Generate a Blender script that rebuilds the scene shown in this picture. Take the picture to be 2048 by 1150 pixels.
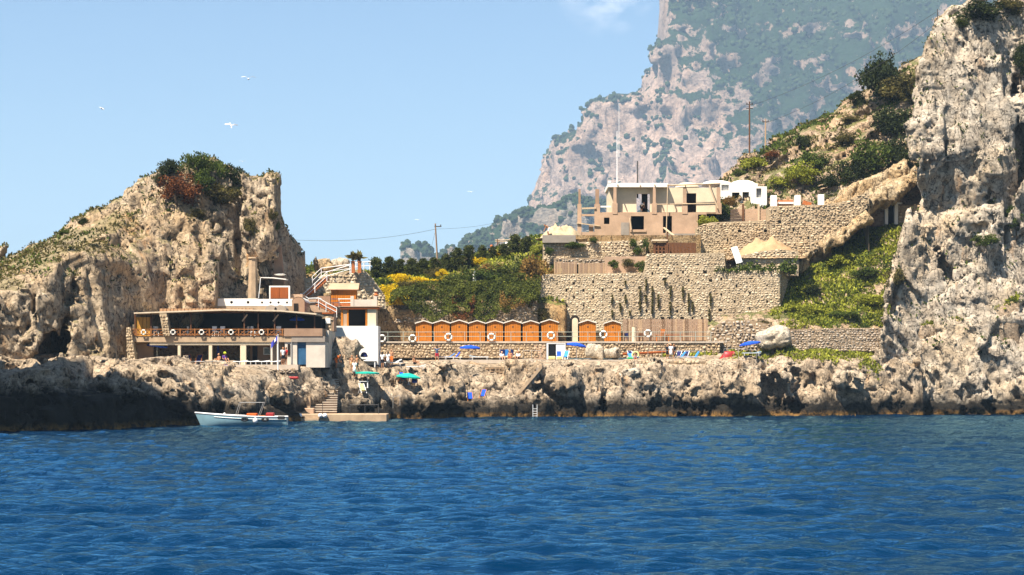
import bpy, math, random
import numpy as np
from mathutils import Vector, Matrix
R = math.radians
for _o in list(bpy.data.objects): bpy.data.objects.remove(_o)
scene = bpy.context.scene
COL = scene.collection
np.random.seed(7); random.seed(7)
F32 = np.float32

# ------------------------------------------------------------------ camera
EYE = 4.75            # metres above the water, on the deck of a boat
FOC = 4070.0          # focal length in photo pixels
HORZ = 745.0          # photo row of the horizon
cam_d = bpy.data.cameras.new('camera'); cam = bpy.data.objects.new('camera', cam_d); COL.objects.link(cam)
cam.location = (0, 0, EYE); cam.rotation_euler = (R(90), 0, 0)
cam_d.sensor_width = 36.0; cam_d.lens = FOC/2048*36.0
cam_d.shift_y = (HORZ-575)/2048.0
cam_d.clip_start = 1.0; cam_d.clip_end = 40000
scene.camera = cam

# ------------------------------------------------------------------ sky, sun, exposure
SUN_EL, SUN_AZ = 58.0, 40.0       # the sun stands behind the boat, to the left
sun_vec = Vector((-math.cos(R(SUN_EL))*math.sin(R(SUN_AZ)), -math.cos(R(SUN_EL))*math.cos(R(SUN_AZ)), math.sin(R(SUN_EL))))
world = bpy.data.worlds.new('World'); scene.world = world; world.use_nodes = True
wn, wl = world.node_tree.nodes, world.node_tree.links
bg = wn['Background']
sky = wn.new('ShaderNodeTexSky'); sky.sky_type = 'NISHITA'; sky.sun_disc = False
sky.sun_elevation = R(SUN_EL); sky.sun_rotation = math.atan2(sun_vec.x, sun_vec.y) % (2*math.pi)
sky.air_density = 1.0; sky.dust_density = 0.3; sky.ozone_density = 3.0
tint = wn.new('ShaderNodeMix'); tint.data_type = 'RGBA'; tint.blend_type = 'MULTIPLY'; tint.inputs[0].default_value = 1.0
tint.inputs[7].default_value = (0.90, 1.0, 1.09, 1)
wl.new(sky.outputs[0], tint.inputs[6])
# one thin white cloud beside the mountain top
wc = wn.new('ShaderNodeTexCoord'); wm = wn.new('ShaderNodeMapping'); wm.inputs['Scale'].default_value = (60, 60, 110); wl.new(wc.outputs['Generated'], wm.inputs[0])
wz = wn.new('ShaderNodeTexNoise'); wz.inputs['Scale'].default_value = 1.0; wz.inputs['Detail'].default_value = 6; wl.new(wm.outputs[0], wz.inputs['Vector'])
wd_ = wn.new('ShaderNodeVectorMath'); wd_.operation = 'DISTANCE'; wd_.inputs[1].default_value = (.0455, .981, .187); wl.new(wc.outputs['Generated'], wd_.inputs[0])
wr = wn.new('ShaderNodeMapRange'); wr.inputs['From Min'].default_value = .026; wr.inputs['From Max'].default_value = .004; wl.new(wd_.outputs['Value'], wr.inputs['Value'])
wk = wn.new('ShaderNodeMapRange'); wk.inputs['From Min'].default_value = .42; wk.inputs['From Max'].default_value = .75; wl.new(wz.outputs['Fac'], wk.inputs['Value'])
wp_ = wn.new('ShaderNodeMath'); wp_.operation = 'MULTIPLY'; wl.new(wr.outputs[0], wp_.inputs[0]); wl.new(wk.outputs[0], wp_.inputs[1])
wx_ = wn.new('ShaderNodeMix'); wx_.data_type = 'RGBA'; wx_.inputs[7].default_value = (11, 11, 11.5, 1); wl.new(wp_.outputs[0], wx_.inputs[0]); wl.new(tint.outputs[2], wx_.inputs[6]); wl.new(wx_.outputs[2], bg.inputs[0])
bg.inputs[1].default_value = 0.05
sun_d = bpy.data.lights.new('sun', 'SUN'); sun = bpy.data.objects.new('sun', sun_d); COL.objects.link(sun)
sun_d.energy = 5.0; sun_d.angle = R(0.5); sun_d.color = (1.0, 0.925, 0.82)
sun.rotation_euler = sun_vec.to_track_quat('Z', 'Y').to_euler(); sun.location = (-60, -80, 150)
vs = scene.view_settings; vs.view_transform = 'Standard'; vs.look = 'None'; vs.gamma = 1.0; vs.use_curve_mapping = False
vs.exposure = 1.35
cy = scene.cycles
cy.use_denoising = True; cy.max_bounces = 5; cy.diffuse_bounces = 1; cy.glossy_bounces = 2; cy.transmission_bounces = 2
cy.volume_bounces = 0; cy.transparent_max_bounces = 6; cy.caustics_reflective = False; cy.caustics_refractive = False

def W(px, py, Y):
    """world point seen at photo pixel (px, py) when it stands Y metres away"""
    return ((px-1024)*Y/FOC, Y, EYE-(py-HORZ)*Y/FOC)
def WX(px, Y): return (px-1024)*Y/FOC
def WZ(py, Y): return EYE-(py-HORZ)*Y/FOC

# ------------------------------------------------------------------ noise
_rng = np.random.RandomState(11)
_P = np.tile(_rng.permutation(256), 3).astype(np.int32)
_V = (_rng.rand(256)*2-1).astype(F32)
_W3 = _rng.rand(256, 3).astype(F32)
def _hash(i, j, k): return _P[_P[_P[i & 255]+(j & 255)]+(k & 255)]
def vnoise(p):
    i = np.floor(p).astype(np.int32); f = (p-i).astype(F32); f = f*f*f*(f*(f*6-15)+10)
    x, y, z = i[:, 0], i[:, 1], i[:, 2]; fx, fy, fz = f[:, 0], f[:, 1], f[:, 2]
    h = lambda a, b, c: _V[_hash(x+a, y+b, z+c)]
    x00 = h(0,0,0)*(1-fx)+h(1,0,0)*fx; x10 = h(0,1,0)*(1-fx)+h(1,1,0)*fx
    x01 = h(0,0,1)*(1-fx)+h(1,0,1)*fx; x11 = h(0,1,1)*(1-fx)+h(1,1,1)*fx
    y0 = x00*(1-fy)+x10*fy; y1 = x01*(1-fy)+x11*fy
    return y0*(1-fz)+y1*fz
def fbm(p, octaves=4, gain=.5, ridged=False):
    a, s, q = 1.0, 0.0, p
    for o in range(octaves):
        n = vnoise(q+o*17.3)
        s = s + a*((1-2*np.abs(n)) if ridged else n)
        q = q*2.03; a *= gain
    return s
def worley(p):
    """F1, F2, a random value per cell and the height of that cell's own tilted plane (2x2x2 nearest cells)"""
    b = np.floor(p-.5).astype(np.int32); n = len(p)
    f1 = np.full(n, 9., F32); f2 = np.full(n, 9., F32); cid = np.zeros(n, F32); tl = np.zeros(n, F32)
    for a in (0, 1):
        for c in (0, 1):
            for d in (0, 1):
                i, j, k = b[:, 0]+a, b[:, 1]+c, b[:, 2]+d
                h = _hash(i, j, k); q = _W3[h]; g = _W3[(h+71) & 255]*2-1
                x, y, z = p[:, 0]-i-q[:, 0], p[:, 1]-j-q[:, 1], p[:, 2]-k-q[:, 2]
                dd = np.sqrt(x*x+y*y+z*z).astype(F32); m = dd < f1
                f2 = np.where(m, f1, np.minimum(f2, dd)); cid = np.where(m, _V[h], cid); tl = np.where(m, x*g[:, 0]+y*g[:, 1]+z*g[:, 2], tl); f1 = np.where(m, dd, f1)
    return f1, f2, cid, tl.astype(F32)
def sstep(a, b, x):
    t = np.clip((x-a)/(b-a), 0, 1); return t*t*(3-2*t)
def smin(a, b, k):
    h = np.clip(.5+.5*(b-a)/k, 0, 1); return b*(1-h)+a*h-k*h*(1-h)

# ------------------------------------------------------------------ surface nets: one closed skin round a solid (f > 0 inside)
def surface_nets(f, org, h):
    f = f.copy()
    s = f > 0
    c8 = sum(s[a:s.shape[0]-1+a, b:s.shape[1]-1+b, c:s.shape[2]-1+c].astype(np.int8) for a in (0,1) for b in (0,1) for c in (0,1))
    act = (c8 > 0) & (c8 < 8)
    cells = np.argwhere(act); n = len(cells)
    ids = np.full(act.shape, -1, np.int32); ids[act] = np.arange(n)
    acc = np.zeros((n, 3), F32); cnt = np.zeros(n, F32)
    I, J, K = cells.T
    cor = [(0,0,0),(1,0,0),(0,1,0),(1,1,0),(0,0,1),(1,0,1),(0,1,1),(1,1,1)]
    for a in range(8):
        for b in range(a+1, 8):
            A, B = np.array(cor[a]), np.array(cor[b])
            if np.abs(A-B).sum() != 1: continue
            fa = f[I+A[0], J+A[1], K+A[2]]; fb = f[I+B[0], J+B[1], K+B[2]]
            m = (fa > 0) != (fb > 0)
            t = np.where(m, fa/np.where(m, fa-fb, 1), 0)
            pos = A[None]+(B-A)[None]*t[:, None]
            acc[m] += pos[m]; cnt[m] += 1
    v = (cells+acc/np.maximum(cnt, 1)[:, None])*h+np.array(org)
    quads = []
    for ax in range(3):
        o1, o2 = [(1, 2), (2, 0), (0, 1)][ax]
        sl0 = [slice(1, -1)]*3; sl1 = [slice(1, -1)]*3
        sl0[ax] = slice(0, -1); sl1[ax] = slice(1, None)
        a, b = s[tuple(sl0)], s[tuple(sl1)]
        e = np.argwhere(a != b); inside = a[tuple(e.T)]
        base = e.copy()
        for q in range(3):
            if q != ax: base[:, q] += 1
        def cid(d1, d2):
            c = base.copy(); c[:, o1] -= d1; c[:, o2] -= d2
            return ids[c[:, 0], c[:, 1], c[:, 2]]
        q = np.stack([cid(1,1), cid(0,1), cid(0,0), cid(1,0)], 1)
        q[~inside] = q[~inside][:, ::-1]
        quads.append(q)
    return v.astype(F32), np.concatenate(quads)
def sdf_grid(lo, hi, h):
    ax = [np.arange(lo[i], hi[i]+h*.5, h, dtype=F32) for i in range(3)]
    X, Y, Z = np.meshgrid(*ax, indexing='ij')
    return X, Y, Z
def one_piece(v, q):
    """keep only the largest connected skin"""
    p = list(range(len(v)))
    def fd(a):
        while p[a] != a: p[a] = p[p[a]]; a = p[a]
        return a
    for f in q.tolist():
        r = fd(f[0])
        for k in f[1:]: p[fd(k)] = r
    L = np.array([fd(a) for a in range(len(v))]); best = np.bincount(L).argmax(); q = q[L[q[:, 0]] == best]
    used = np.unique(q); mp = np.full(len(v), -1); mp[used] = np.arange(len(used)); return v[used], mp[q]
def solidify(lo, h, X, d, detail, band, zcut=None):
    """add the detail field to d near the surface only, close the box's sides, skin it"""
    m = np.abs(d) < band
    P = np.stack([X[0][m], X[1][m], X[2][m]], 1)
    d = d.copy(); d[m] += detail(P)
    for ax in range(3):
        for e in (0, -1):
            s = [slice(None)]*3; s[ax] = e; d[tuple(s)] = -1
    v, q = surface_nets(d, lo, h)
    if zcut is not None:
        q = q[(v[q][:, :, 2] > zcut).any(1)]
        used = np.unique(q); mp = np.full(len(v), -1); mp[used] = np.arange(len(used)); v = v[used]; q = mp[q]
    return v, q

# ------------------------------------------------------------------ objects
def raw_mesh(name, v, faces, smooth=False, tint=None):
    me = bpy.data.meshes.new(name)
    v = np.asarray(v, F32)
    if isinstance(faces, np.ndarray):
        n = faces.shape[1]
        me.vertices.add(len(v)); me.vertices.foreach_set('co', v.ravel())
        me.loops.add(faces.size); me.loops.foreach_set('vertex_index', faces.astype(np.int32).ravel())
        me.polygons.add(len(faces)); me.polygons.foreach_set('loop_start', np.arange(0, faces.size, n, dtype=np.int32))
        me.update(calc_edges=True)
    else:
        me.from_pydata(v.tolist(), [], faces)
    if smooth: me.polygons.foreach_set('use_smooth', np.ones(len(me.polygons), bool))
    if tint is not None:
        at = me.attributes.new('tint', 'FLOAT', 'POINT'); at.data.foreach_set('value', np.asarray(tint, F32))
    me.update()
    return me
def link(name, me, mat, parent=None):
    o = bpy.data.objects.new(name, me); COL.objects.link(o)
    if mat is not None and len(me.materials) == 0: me.materials.append(mat)
    if parent is not None: o.parent = parent
    return o
def tag(o, label=None, cat=None, group=None, kind=None):
    if label: o['label'] = label
    if cat: o['category'] = cat
    if group: o['group'] = group
    if kind: o['kind'] = kind
    return o
def thing(name, label, cat, loc=(0,0,0), rz=0.0, group=None):
    o = bpy.data.objects.new(name, None); COL.objects.link(o); o.location = loc; o.rotation_euler = (0, 0, rz)
    o.empty_display_size = .3
    return tag(o, label, cat, group)
KIDS = {}
def copy_tree(o, loc=None, rz=None, label=None, group=None, scale=None):
    kids = {}
    for q in bpy.data.objects:
        if q.parent: kids.setdefault(q.parent.name, []).append(q)
    def rec(s, parent):
        c = s.copy(); COL.objects.link(c)
        if parent is not None: c.parent = parent
        for ch in kids.get(s.name, []): rec(ch, c)
        return c
    c = rec(o, None)
    if loc is not None: c.location = loc
    if rz is not None: c.rotation_euler = (0, 0, rz)
    if scale is not None: c.scale = (scale,)*3 if not hasattr(scale, '__len__') else scale
    if label: c['label'] = label
    if group: c['group'] = group
    return c

class MB:
    """collects boxes, tubes and other shapes; build() links them as one mesh object"""
    def __init__(s, M=None): s.v = []; s.f = []; s.M = M
    def add(s, v, f):
        b = len(s.v)
        if s.M is not None: v = [tuple(s.M @ Vector(p)) for p in v]
        s.v += [tuple(p) for p in v]; s.f += [tuple(i+b for i in q) for q in f]; return s
    def box(s, x0, x1, y0, y1, z0, z1, top=None):
        v = [(x0,y0,z0),(x1,y0,z0),(x1,y1,z0),(x0,y1,z0),(x0,y0,z1),(x1,y0,z1),(x1,y1,z1),(x0,y1,z1)]
        if top: v[4:] = [(x+top[0], y+top[1], z) for x, y, z in v[4:]]
        return s.add(v, [(3,2,1,0),(4,5,6,7),(0,1,5,4),(1,2,6,5),(2,3,7,6),(3,0,4,7)])
    def bar(s, a, b, w, h=None, up=(0,0,1)):
        """square bar from a to b"""
        h = h or w; a, b = Vector(a), Vector(b); d = (b-a).normalized(); u = Vector(up)
        if abs(d.dot(u)) > .99: u = Vector((0,1,0))
        r = d.cross(u).normalized(); u = r.cross(d)
        v = []
        for p in (a, b):
            for sx, sz in ((-1,-1),(1,-1),(1,1),(-1,1)): v.append(p+r*sx*w/2+u*sz*h/2)
        return s.add(v, [(3,2,1,0),(4,5,6,7),(0,1,5,4),(1,2,6,5),(2,3,7,6),(3,0,4,7)])
    def tube(s, a, b, r0, r1=None, n=8, cap=True):
        r1 = r0 if r1 is None else r1; a, b = Vector(a), Vector(b); d = (b-a).normalized()
        u = d.orthogonal().normalized(); w = d.cross(u); v = []
        for p, r in ((a, r0), (b, r1)):
            for k in range(n):
                t = 2*math.pi*k/n; v.append(p+(u*math.cos(t)+w*math.sin(t))*r)
        f = [(k, (k+1) % n, n+(k+1) % n, n+k) for k in range(n)]
        if cap: f += [tuple(range(n))[::-1], tuple(range(n, 2*n))]
        return s.add(v, f)
    def path(s, pts, r, n=6):
        for a, b in zip(pts[:-1], pts[1:]): s.tube(a, b, r, n=n)
        return s
    def lathe(s, prof, n=12, c=(0,0,0)):
        v, f = [], []
        for r, z in prof:
            for k in range(n):
                t = 2*math.pi*k/n; v.append((c[0]+r*math.cos(t), c[1]+r*math.sin(t), c[2]+z))
        m = len(prof)
        for i in range(m-1):
            for k in range(n): f.append((i*n+k, i*n+(k+1) % n, (i+1)*n+(k+1) % n, (i+1)*n+k))
        f += [tuple(range(n))[::-1], tuple(range((m-1)*n, m*n))]
        return s.add(v, f)
    def prism(s, poly, y0, y1):
        """polygon in x,z pushed from y0 to y1"""
        n = len(poly); v = [(x, y0, z) for x, z in poly]+[(x, y1, z) for x, z in poly]
        f = [tuple(range(n)), tuple(range(n, 2*n))[::-1]]+[((k+1) % n, k, n+k, n+(k+1) % n) for k in range(n)]
        return s.add(v, f)
    def prism_x(s, poly, x0, x1):
        """polygon in y,z pushed from x0 to x1"""
        n = len(poly); v = [(x0, y, z) for y, z in poly]+[(x1, y, z) for y, z in poly]
        f = [tuple(range(n))[::-1], tuple(range(n, 2*n))]+[(k, (k+1) % n, n+(k+1) % n, n+k) for k in range(n)]
        return s.add(v, f)
    def torus(s, c, Rr, r, axis='y', n=20, m=8):
        v, f = [], []
        for i in range(n):
            a = 2*math.pi*i/n
            for j in range(m):
                b = 2*math.pi*j/m; q = Rr+r*math.cos(b); p = (q*math.cos(a), r*math.sin(b), q*math.sin(a))
                v.append((c[0]+p[0], c[1]+p[1], c[2]+p[2]))
        for i in range(n):
            for j in range(m): f.append((i*m+j, i*m+(j+1) % m, ((i+1) % n)*m+(j+1) % m, ((i+1) % n)*m+j))
        return s.add(v, f)
    def build(s, name, mat, parent=None, world=False, smooth=False, bevel=0):
        v = s.v
        if world and parent is not None:
            L = parent.location if parent.parent is None else parent.location+parent.parent.location
            v = [(x-L.x, y-L.y, z-L.z) for x, y, z in v]
        me = raw_mesh(name, v, s.f, smooth)
        o = link(name, me, mat, parent)
        if bevel:
            b = o.modifiers.new('bevel', 'BEVEL'); b.width = bevel; b.segments = 1; b.limit_method = 'ANGLE'
        return o

# ------------------------------------------------------------------ materials
class Nodes:
    def __init__(s, name):
        s.m = bpy.data.materials.new(name); s.m.use_nodes = True; s.t = s.m.node_tree; s.n = s.t.nodes; s.l = s.t.links
        s.b = s.n['Principled BSDF']; s.b.inputs['Specular IOR Level'].default_value = .15
        s.co = s.n.new('ShaderNodeTexCoord').outputs['Object']
    def map(s, sc=(1,1,1), rot=(0,0,0)):
        m = s.n.new('ShaderNodeMapping'); m.inputs['Scale'].default_value = sc; m.inputs['Rotation'].default_value = rot
        s.l.new(s.co, m.inputs['Vector']); return m.outputs[0]
    def noise(s, scale, detail=4, rough=.55, vec=None, dist=0):
        n = s.n.new('ShaderNodeTexNoise'); n.inputs['Scale'].default_value = scale; n.inputs['Detail'].default_value = detail
        n.inputs['Roughness'].default_value = rough; n.inputs['Distortion'].default_value = dist
        s.l.new(vec if vec is not None else s.co, n.inputs['Vector']); return n.outputs['Fac']
    def voro(s, scale, feature='F1', vec=None, out='Distance', rand=1.0):
        n = s.n.new('ShaderNodeTexVoronoi'); n.feature = feature; n.inputs['Scale'].default_value = scale
        n.inputs['Randomness'].default_value = rand
        s.l.new(vec if vec is not None else s.co, n.inputs['Vector']); return n.outputs[out]
    def ramp(s, fac, stops):
        r = s.n.new('ShaderNodeValToRGB'); e = r.color_ramp.elements
        while len(e) < len(stops): e.new(.5)
        for q, (p, c) in zip(e, stops):
            q.position = p; q.color = (c, c, c, 1) if not hasattr(c, '__len__') else (*c, 1)
        s.l.new(fac, r.inputs[0]); return r.outputs[0]
    def mix(s, fac, a, b, mode='MIX'):
        m = s.n.new('ShaderNodeMix'); m.data_type = 'RGBA'; m.blend_type = mode
        for v, i in ((fac, 0), (a, 6), (b, 7)):
            if hasattr(v, 'is_linked'): s.l.new(v, m.inputs[i])
            elif hasattr(v, '__len__'): m.inputs[i].default_value = (*v, 1)
            elif i: m.inputs[i].default_value = (v, v, v, 1)
            else: m.inputs[0].default_value = v
        return m.outputs[2]
    def math(s, op, a, b=0, clamp=False):
        m = s.n.new('ShaderNodeMath'); m.operation = op; m.use_clamp = clamp
        for v, i in ((a, 0), (b, 1)):
            if hasattr(v, 'is_linked'): s.l.new(v, m.inputs[i])
            else: m.inputs[i].default_value = v
        return m.outputs[0]
    def attr(s, name='tint'):
        a = s.n.new('ShaderNodeAttribute'); a.attribute_name = name; return a.outputs['Fac']
    def xyz(s, normal=False):
        x = s.n.new('ShaderNodeSeparateXYZ')
        if normal:
            g = s.n.new('ShaderNodeNewGeometry'); s.l.new(g.outputs['Normal'], x.inputs[0])
        else: s.l.new(s.co, x.inputs[0])
        return x.outputs
    def bump(s, h, strength=.5, dist=.1, prev=None):
        b = s.n.new('ShaderNodeBump'); b.inputs['Strength'].default_value = strength; b.inputs['Distance'].default_value = dist
        s.l.new(h, b.inputs['Height'])
        if prev is not None: s.l.new(prev, b.inputs['Normal'])
        return b.outputs[0]
    def out(s, color=None, rough=None, normal=None):
        if color is not None:
            if hasattr(color, 'is_linked'): s.l.new(color, s.b.inputs['Base Color'])
            else: s.b.inputs['Base Color'].default_value = (*color, 1)
        if rough is not None:
            if hasattr(rough, 'is_linked'): s.l.new(rough, s.b.inputs['Roughness'])
            else: s.b.inputs['Roughness'].default_value = rough
        if normal is not None: s.l.new(normal, s.b.inputs['Normal'])
        return s.m
def plain(name, col, rough=.7, var=.25, scale=3.0, bump=.15, grain=None, spec=.2):
    """one colour with wear: mottling, grain and fine relief"""
    N = Nodes(name); N.b.inputs['Specular IOR Level'].default_value = spec
    vec = N.map(grain) if grain else None
    n1 = N.noise(scale, 5, .6, vec); n2 = N.noise(scale*7, 3, .6, vec)
    lo = tuple(c*(1-var) for c in col); hi = tuple(min(1, c*(1+var*.7)) for c in col)
    c = N.mix(N.ramp(n1, [(.3, 0.), (.7, 1.)]), lo, hi)
    c = N.mix(.35, c, N.mix(n2, lo, hi))
    return N.out(c, rough, N.bump(N.mix(.5, n1, n2), bump, .05))
def tinted(name, lo, hi, rough=.85, scale=2.0, bump=.3):
    """colour picked per piece by the 'tint' attribute, plus mottling"""
    N = Nodes(name); t = N.attr()
    c = N.mix(t, lo, hi); n = N.noise(scale, 5, .6)
    c = N.mix(1.0, c, N.ramp(n, [(.25, .78), (.75, 1.18)]), 'MULTIPLY')
    c = N.mix(1.0, c, N.ramp(N.noise(.45, 5, .65, N.map((1, 1, .35))), [(.32, (.62, .55, .48)), (.5, 1.0), (.7, (1.1, 1.02, .9))]), 'MULTIPLY')   # damp stains and old repairs
    return N.out(c, rough, N.bump(N.noise(scale*4, 5, .65), bump, .06))
def leafy(name, lo, hi, trans=.25):
    N = Nodes(name); t = N.attr(); c = N.mix(t, lo, hi)
    N.out(c, .65); N.b.inputs['Specular IOR Level'].default_value = .12
    tr = N.n.new('ShaderNodeBsdfTranslucent'); N.l.new(c, tr.inputs[0])
    ms = N.n.new('ShaderNodeMixShader'); ms.inputs[0].default_value = trans
    N.l.new(N.b.outputs[0], ms.inputs[1]); N.l.new(tr.outputs[0], ms.inputs[2])
    N.l.new(ms.outputs[0], N.n['Material Output'].inputs['Surface'])
    return N.m
def rock_mat(name, pale, mid, warm, dark, scale=1.0, green=None, wet=False, streak=.5, stain=.5, relief=1.0, scrub=False, pits=.8):
    N = Nodes(name)
    big = N.noise(.13*scale, 4, .6); med = N.noise(.6*scale, 6, .65); fine = N.noise(3.0*scale, 5, .7)
    c = N.mix(N.ramp(med, [(.40, 0.), (.66, 1.)]), mid, pale)
    c = N.mix(N.ramp(big, [(.45, 0.), (.7, .55)]), c, warm)
    vs_ = N.map((.8*scale, .8*scale, .1*scale)); st = N.noise(1.0, 5, .65, vs_)
    c = N.mix(N.ramp(st, [(.52, 0.), (.72, streak)]), c, dark)               # grey weathering runs down the face
    os_ = N.map((.35*scale, .35*scale, .13*scale)); o = N.noise(1.3, 4, .6, os_)
    c = N.mix(N.ramp(o, [(.60, 0.), (.72, stain)]), c, (.50, .24, .08))       # rust stains
    c = N.mix(1.0, c, N.ramp(fine, [(.28, .45), (.5, .95), (.7, 1.18)]), 'MULTIPLY')
    spots = N.voro(1.7*scale); lich = N.math('MULTIPLY', N.ramp(spots, [(.10, 1.), (.24, 0.)]), N.ramp(N.noise(.8*scale, 3), [(.48, 0.), (.6, .85)]))
    c = N.mix(lich, c, tuple(q*.35 for q in dark))                           # black lichen spots
    if green is not None:
        nz = N.xyz(True)[2]; gs = N.math('ADD', nz, N.math('MULTIPLY', N.math('SUBTRACT', med, .5), 1.6))
        if scrub:        # macchia: thick on the upper slopes to the right, thin on the bare face in the middle
            X_, _, Z_ = N.xyz(); X_ = N.math('MULTIPLY', X_, 1/2.4828); Z_ = N.math('MULTIPLY', Z_, 1/2.4828)
            k = N.math('ADD', N.math('MULTIPLY', N.math('SUBTRACT', X_, 150), .0045), N.math('MULTIPLY', N.math('SUBTRACT', Z_, 150), .0065))
            bare = N.ramp(N.math('MULTIPLY', N.math('ABSOLUTE', N.math('SUBTRACT', N.math('ADD', X_, N.math('MULTIPLY', Z_, .25)), 160)), .01), [(.25, .30), (.50, 0.)])
            gs = N.math('SUBTRACT', N.math('ADD', gs, N.math('MINIMUM', N.math('MAXIMUM', k, -.08), .42)), bare)
            gs = N.math('ADD', gs, N.math('ADD', N.math('MULTIPLY', N.math('SUBTRACT', big, .5), 1.0), N.math('MULTIPLY', N.math('SUBTRACT', fine, .5), 1.5)))
        g = N.ramp(gs, [(green[0], 0.), (green[0]+.12, green[2])])
        c = N.mix(g, c, N.mix(fine, green[1], tuple(q*1.9 for q in green[1])))
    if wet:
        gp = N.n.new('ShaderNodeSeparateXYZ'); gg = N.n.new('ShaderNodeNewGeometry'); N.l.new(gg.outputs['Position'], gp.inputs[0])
        z = N.math('SUBTRACT', gp.outputs[2], N.math('MINIMUM', N.math('MULTIPLY', N.math('MAXIMUM', N.math('SUBTRACT', -24.0, gp.outputs[0]), 0), .16), 1.7))   # dark zone raised on the left, painting extra shade over the low rocks
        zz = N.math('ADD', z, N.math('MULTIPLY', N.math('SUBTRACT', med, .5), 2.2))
        c = N.mix(N.ramp(N.math('MULTIPLY', zz, .2), [(.26, 1.), (.50, 0.)]), c, (.022, .018, .013))   # black tide-zone lichen, plus the painted shade on the left
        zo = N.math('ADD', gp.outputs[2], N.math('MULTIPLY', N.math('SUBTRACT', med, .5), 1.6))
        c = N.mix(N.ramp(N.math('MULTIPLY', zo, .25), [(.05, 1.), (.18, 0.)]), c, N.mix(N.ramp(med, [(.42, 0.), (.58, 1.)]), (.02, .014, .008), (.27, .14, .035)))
    cn = N.math('ABSOLUTE', N.math('SUBTRACT', N.noise(.75*scale, 5, .6, N.map((1, 1, .42), (.2, .15, 0)), .6), .5))
    crack = N.ramp(cn, [(0, pits), (.016, .0)])
    holes = N.ramp(N.noise(1.55*scale, 6, .72), [(.59, 0.), (.645, pits)])
    c = N.mix(N.math('MAXIMUM', crack, holes), c, tuple(q*.20 for q in dark))     # dark cracks and holes painted into the colour
    h = N.mix(.5, fine, N.noise(1.2*scale, 8, .72))
    b = N.bump(h, 1.0, .45*relief/scale)
    b = N.bump(N.math('SUBTRACT', 1.0, N.math('MAXIMUM', crack, holes)), .8, .18*relief/scale, b)
    return N.out(c, .95, b)
# ================================================================== THE SETTING
M = {}
M['rock'] = rock_mat('limestone', (.57,.45,.31), (.38,.28,.175), (.49,.31,.145), (.13,.10,.075), 1.0, green=(.62,(.10,.085,.03),.6), streak=.55, stain=.75)
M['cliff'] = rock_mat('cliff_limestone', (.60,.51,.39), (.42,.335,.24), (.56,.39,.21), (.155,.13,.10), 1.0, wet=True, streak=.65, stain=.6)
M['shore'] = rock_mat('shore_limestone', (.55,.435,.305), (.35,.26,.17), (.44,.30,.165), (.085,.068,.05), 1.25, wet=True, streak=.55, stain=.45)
M['slab'] = rock_mat('ledge_limestone', (.56,.44,.28), (.40,.28,.15), (.46,.28,.12), (.12,.09,.06), 1.4, streak=.4, stain=.5)
M['mount'] = rock_mat('mountain_limestone', (.52,.37,.28), (.34,.24,.18), (.52,.32,.20), (.14,.12,.11), .045, green=(.44,(.012,.024,.007),1.0), streak=.6, stain=.3, scrub=True, pits=.3)
M['ridge'] = rock_mat('ridge_limestone', (.45,.38,.30), (.30,.25,.19), (.36,.26,.18), (.14,.13,.12), .06, green=(.20,(.018,.034,.012),1.0), streak=.5, stain=.2, pits=.3)
M['pale'] = rock_mat('pale_boulder_rock', (.66,.58,.46), (.54,.45,.33), (.56,.43,.27), (.25,.20,.15), 1.2, streak=.2, stain=.2, pits=.35)
M['earth'] = rock_mat('earth', (.42,.29,.15), (.30,.19,.09), (.40,.24,.09), (.14,.10,.06), 1.5, green=(.75,(.09,.10,.02),.8), streak=.3, stain=.5)
M['concrete'] = plain('pale_concrete', (.50,.41,.31), .85, .25, 1.2, .2)

SHORE = np.array([(-75,150),(-50,156),(-40,160),(-33,170),(-27,186),(-20,198),(-10,208.5),(0,213.5),(10,218),(22,219.5),(30,221),(45,226),(60,232)], float)
def shore_y(x): return np.interp(x, SHORE[:, 0], SHORE[:, 1])
PROF = [(-60, [(0,-.6),(4,1.8),(12,3.2),(25,4.3),(40,5.4),(60,6)]),
        (-40, [(0,-.6),(4,1.7),(12,3.0),(25,4.2),(36,5.3),(60,6)]),
        (-35, [(0,-.6),(3,1.5),(9,2.9),(18,4.2),(27,5.1),(60,5.5)]),
        (-31, [(0,-.6),(2,1.4),(7,2.7),(14,4.2),(19,5.1),(60,5.5)]),
        (-25.5, [(0,-.6),(1.5,1.2),(3.5,2.2),(7,4.1),(11,5.1),(60,5.5)]),
        (-20, [(0,-.6),(.5,.5),(2.6,.7),(4.2,2.4),(6,4.1),(8,5.1),(12,5.4),(60,5.6)]),
        (-14, [(0,-.6),(.7,.8),(3,1.9),(6,3.7),(9,4.7),(14,5.4),(18,6.0),(60,6.2)]),
        (-9, [(0,-.6),(.7,1.0),(2.5,1.9),(5,3.4),(7.5,4.7),(10,5.7),(15,6.1),(60,6.3)]),
        (-5, [(0,-.6),(.5,.8),(1.4,1.45),(5.4,1.55),(6.4,3.0),(8,5.6),(10,6.05),(60,6.3)]),
        (1, [(0,-.6),(.4,1.0),(1.2,1.45),(3.2,1.6),(4.6,3.6),(6.0,5.6),(8,6.05),(60,6.3)]),
        (5, [(0,-.6),(.5,1.3),(2,3.2),(3.6,5.2),(5,6.05),(60,6.3)]),
        (12, [(0,-.6),(.3,1.5),(1.2,3.8),(2.2,5.4),(3.6,6.05),(60,6.3)]),
        (24, [(0,-.6),(.3,1.6),(1.0,4.0),(2.0,5.6),(3.6,6.2),(8,6.8),(60,7)]),
        (34, [(0,-.6),(.3,1.6),(1.2,4.0),(2.4,5.8),(5,6.6),(9,7.4),(60,8)]),
        (60, [(0,-.6),(.5,1.6),(2,4),(4,5.8),(8,6.8),(60,8)])]
_dg = np.concatenate([np.arange(-6, 12, .2), np.arange(12, 80, 1.0)])
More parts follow.
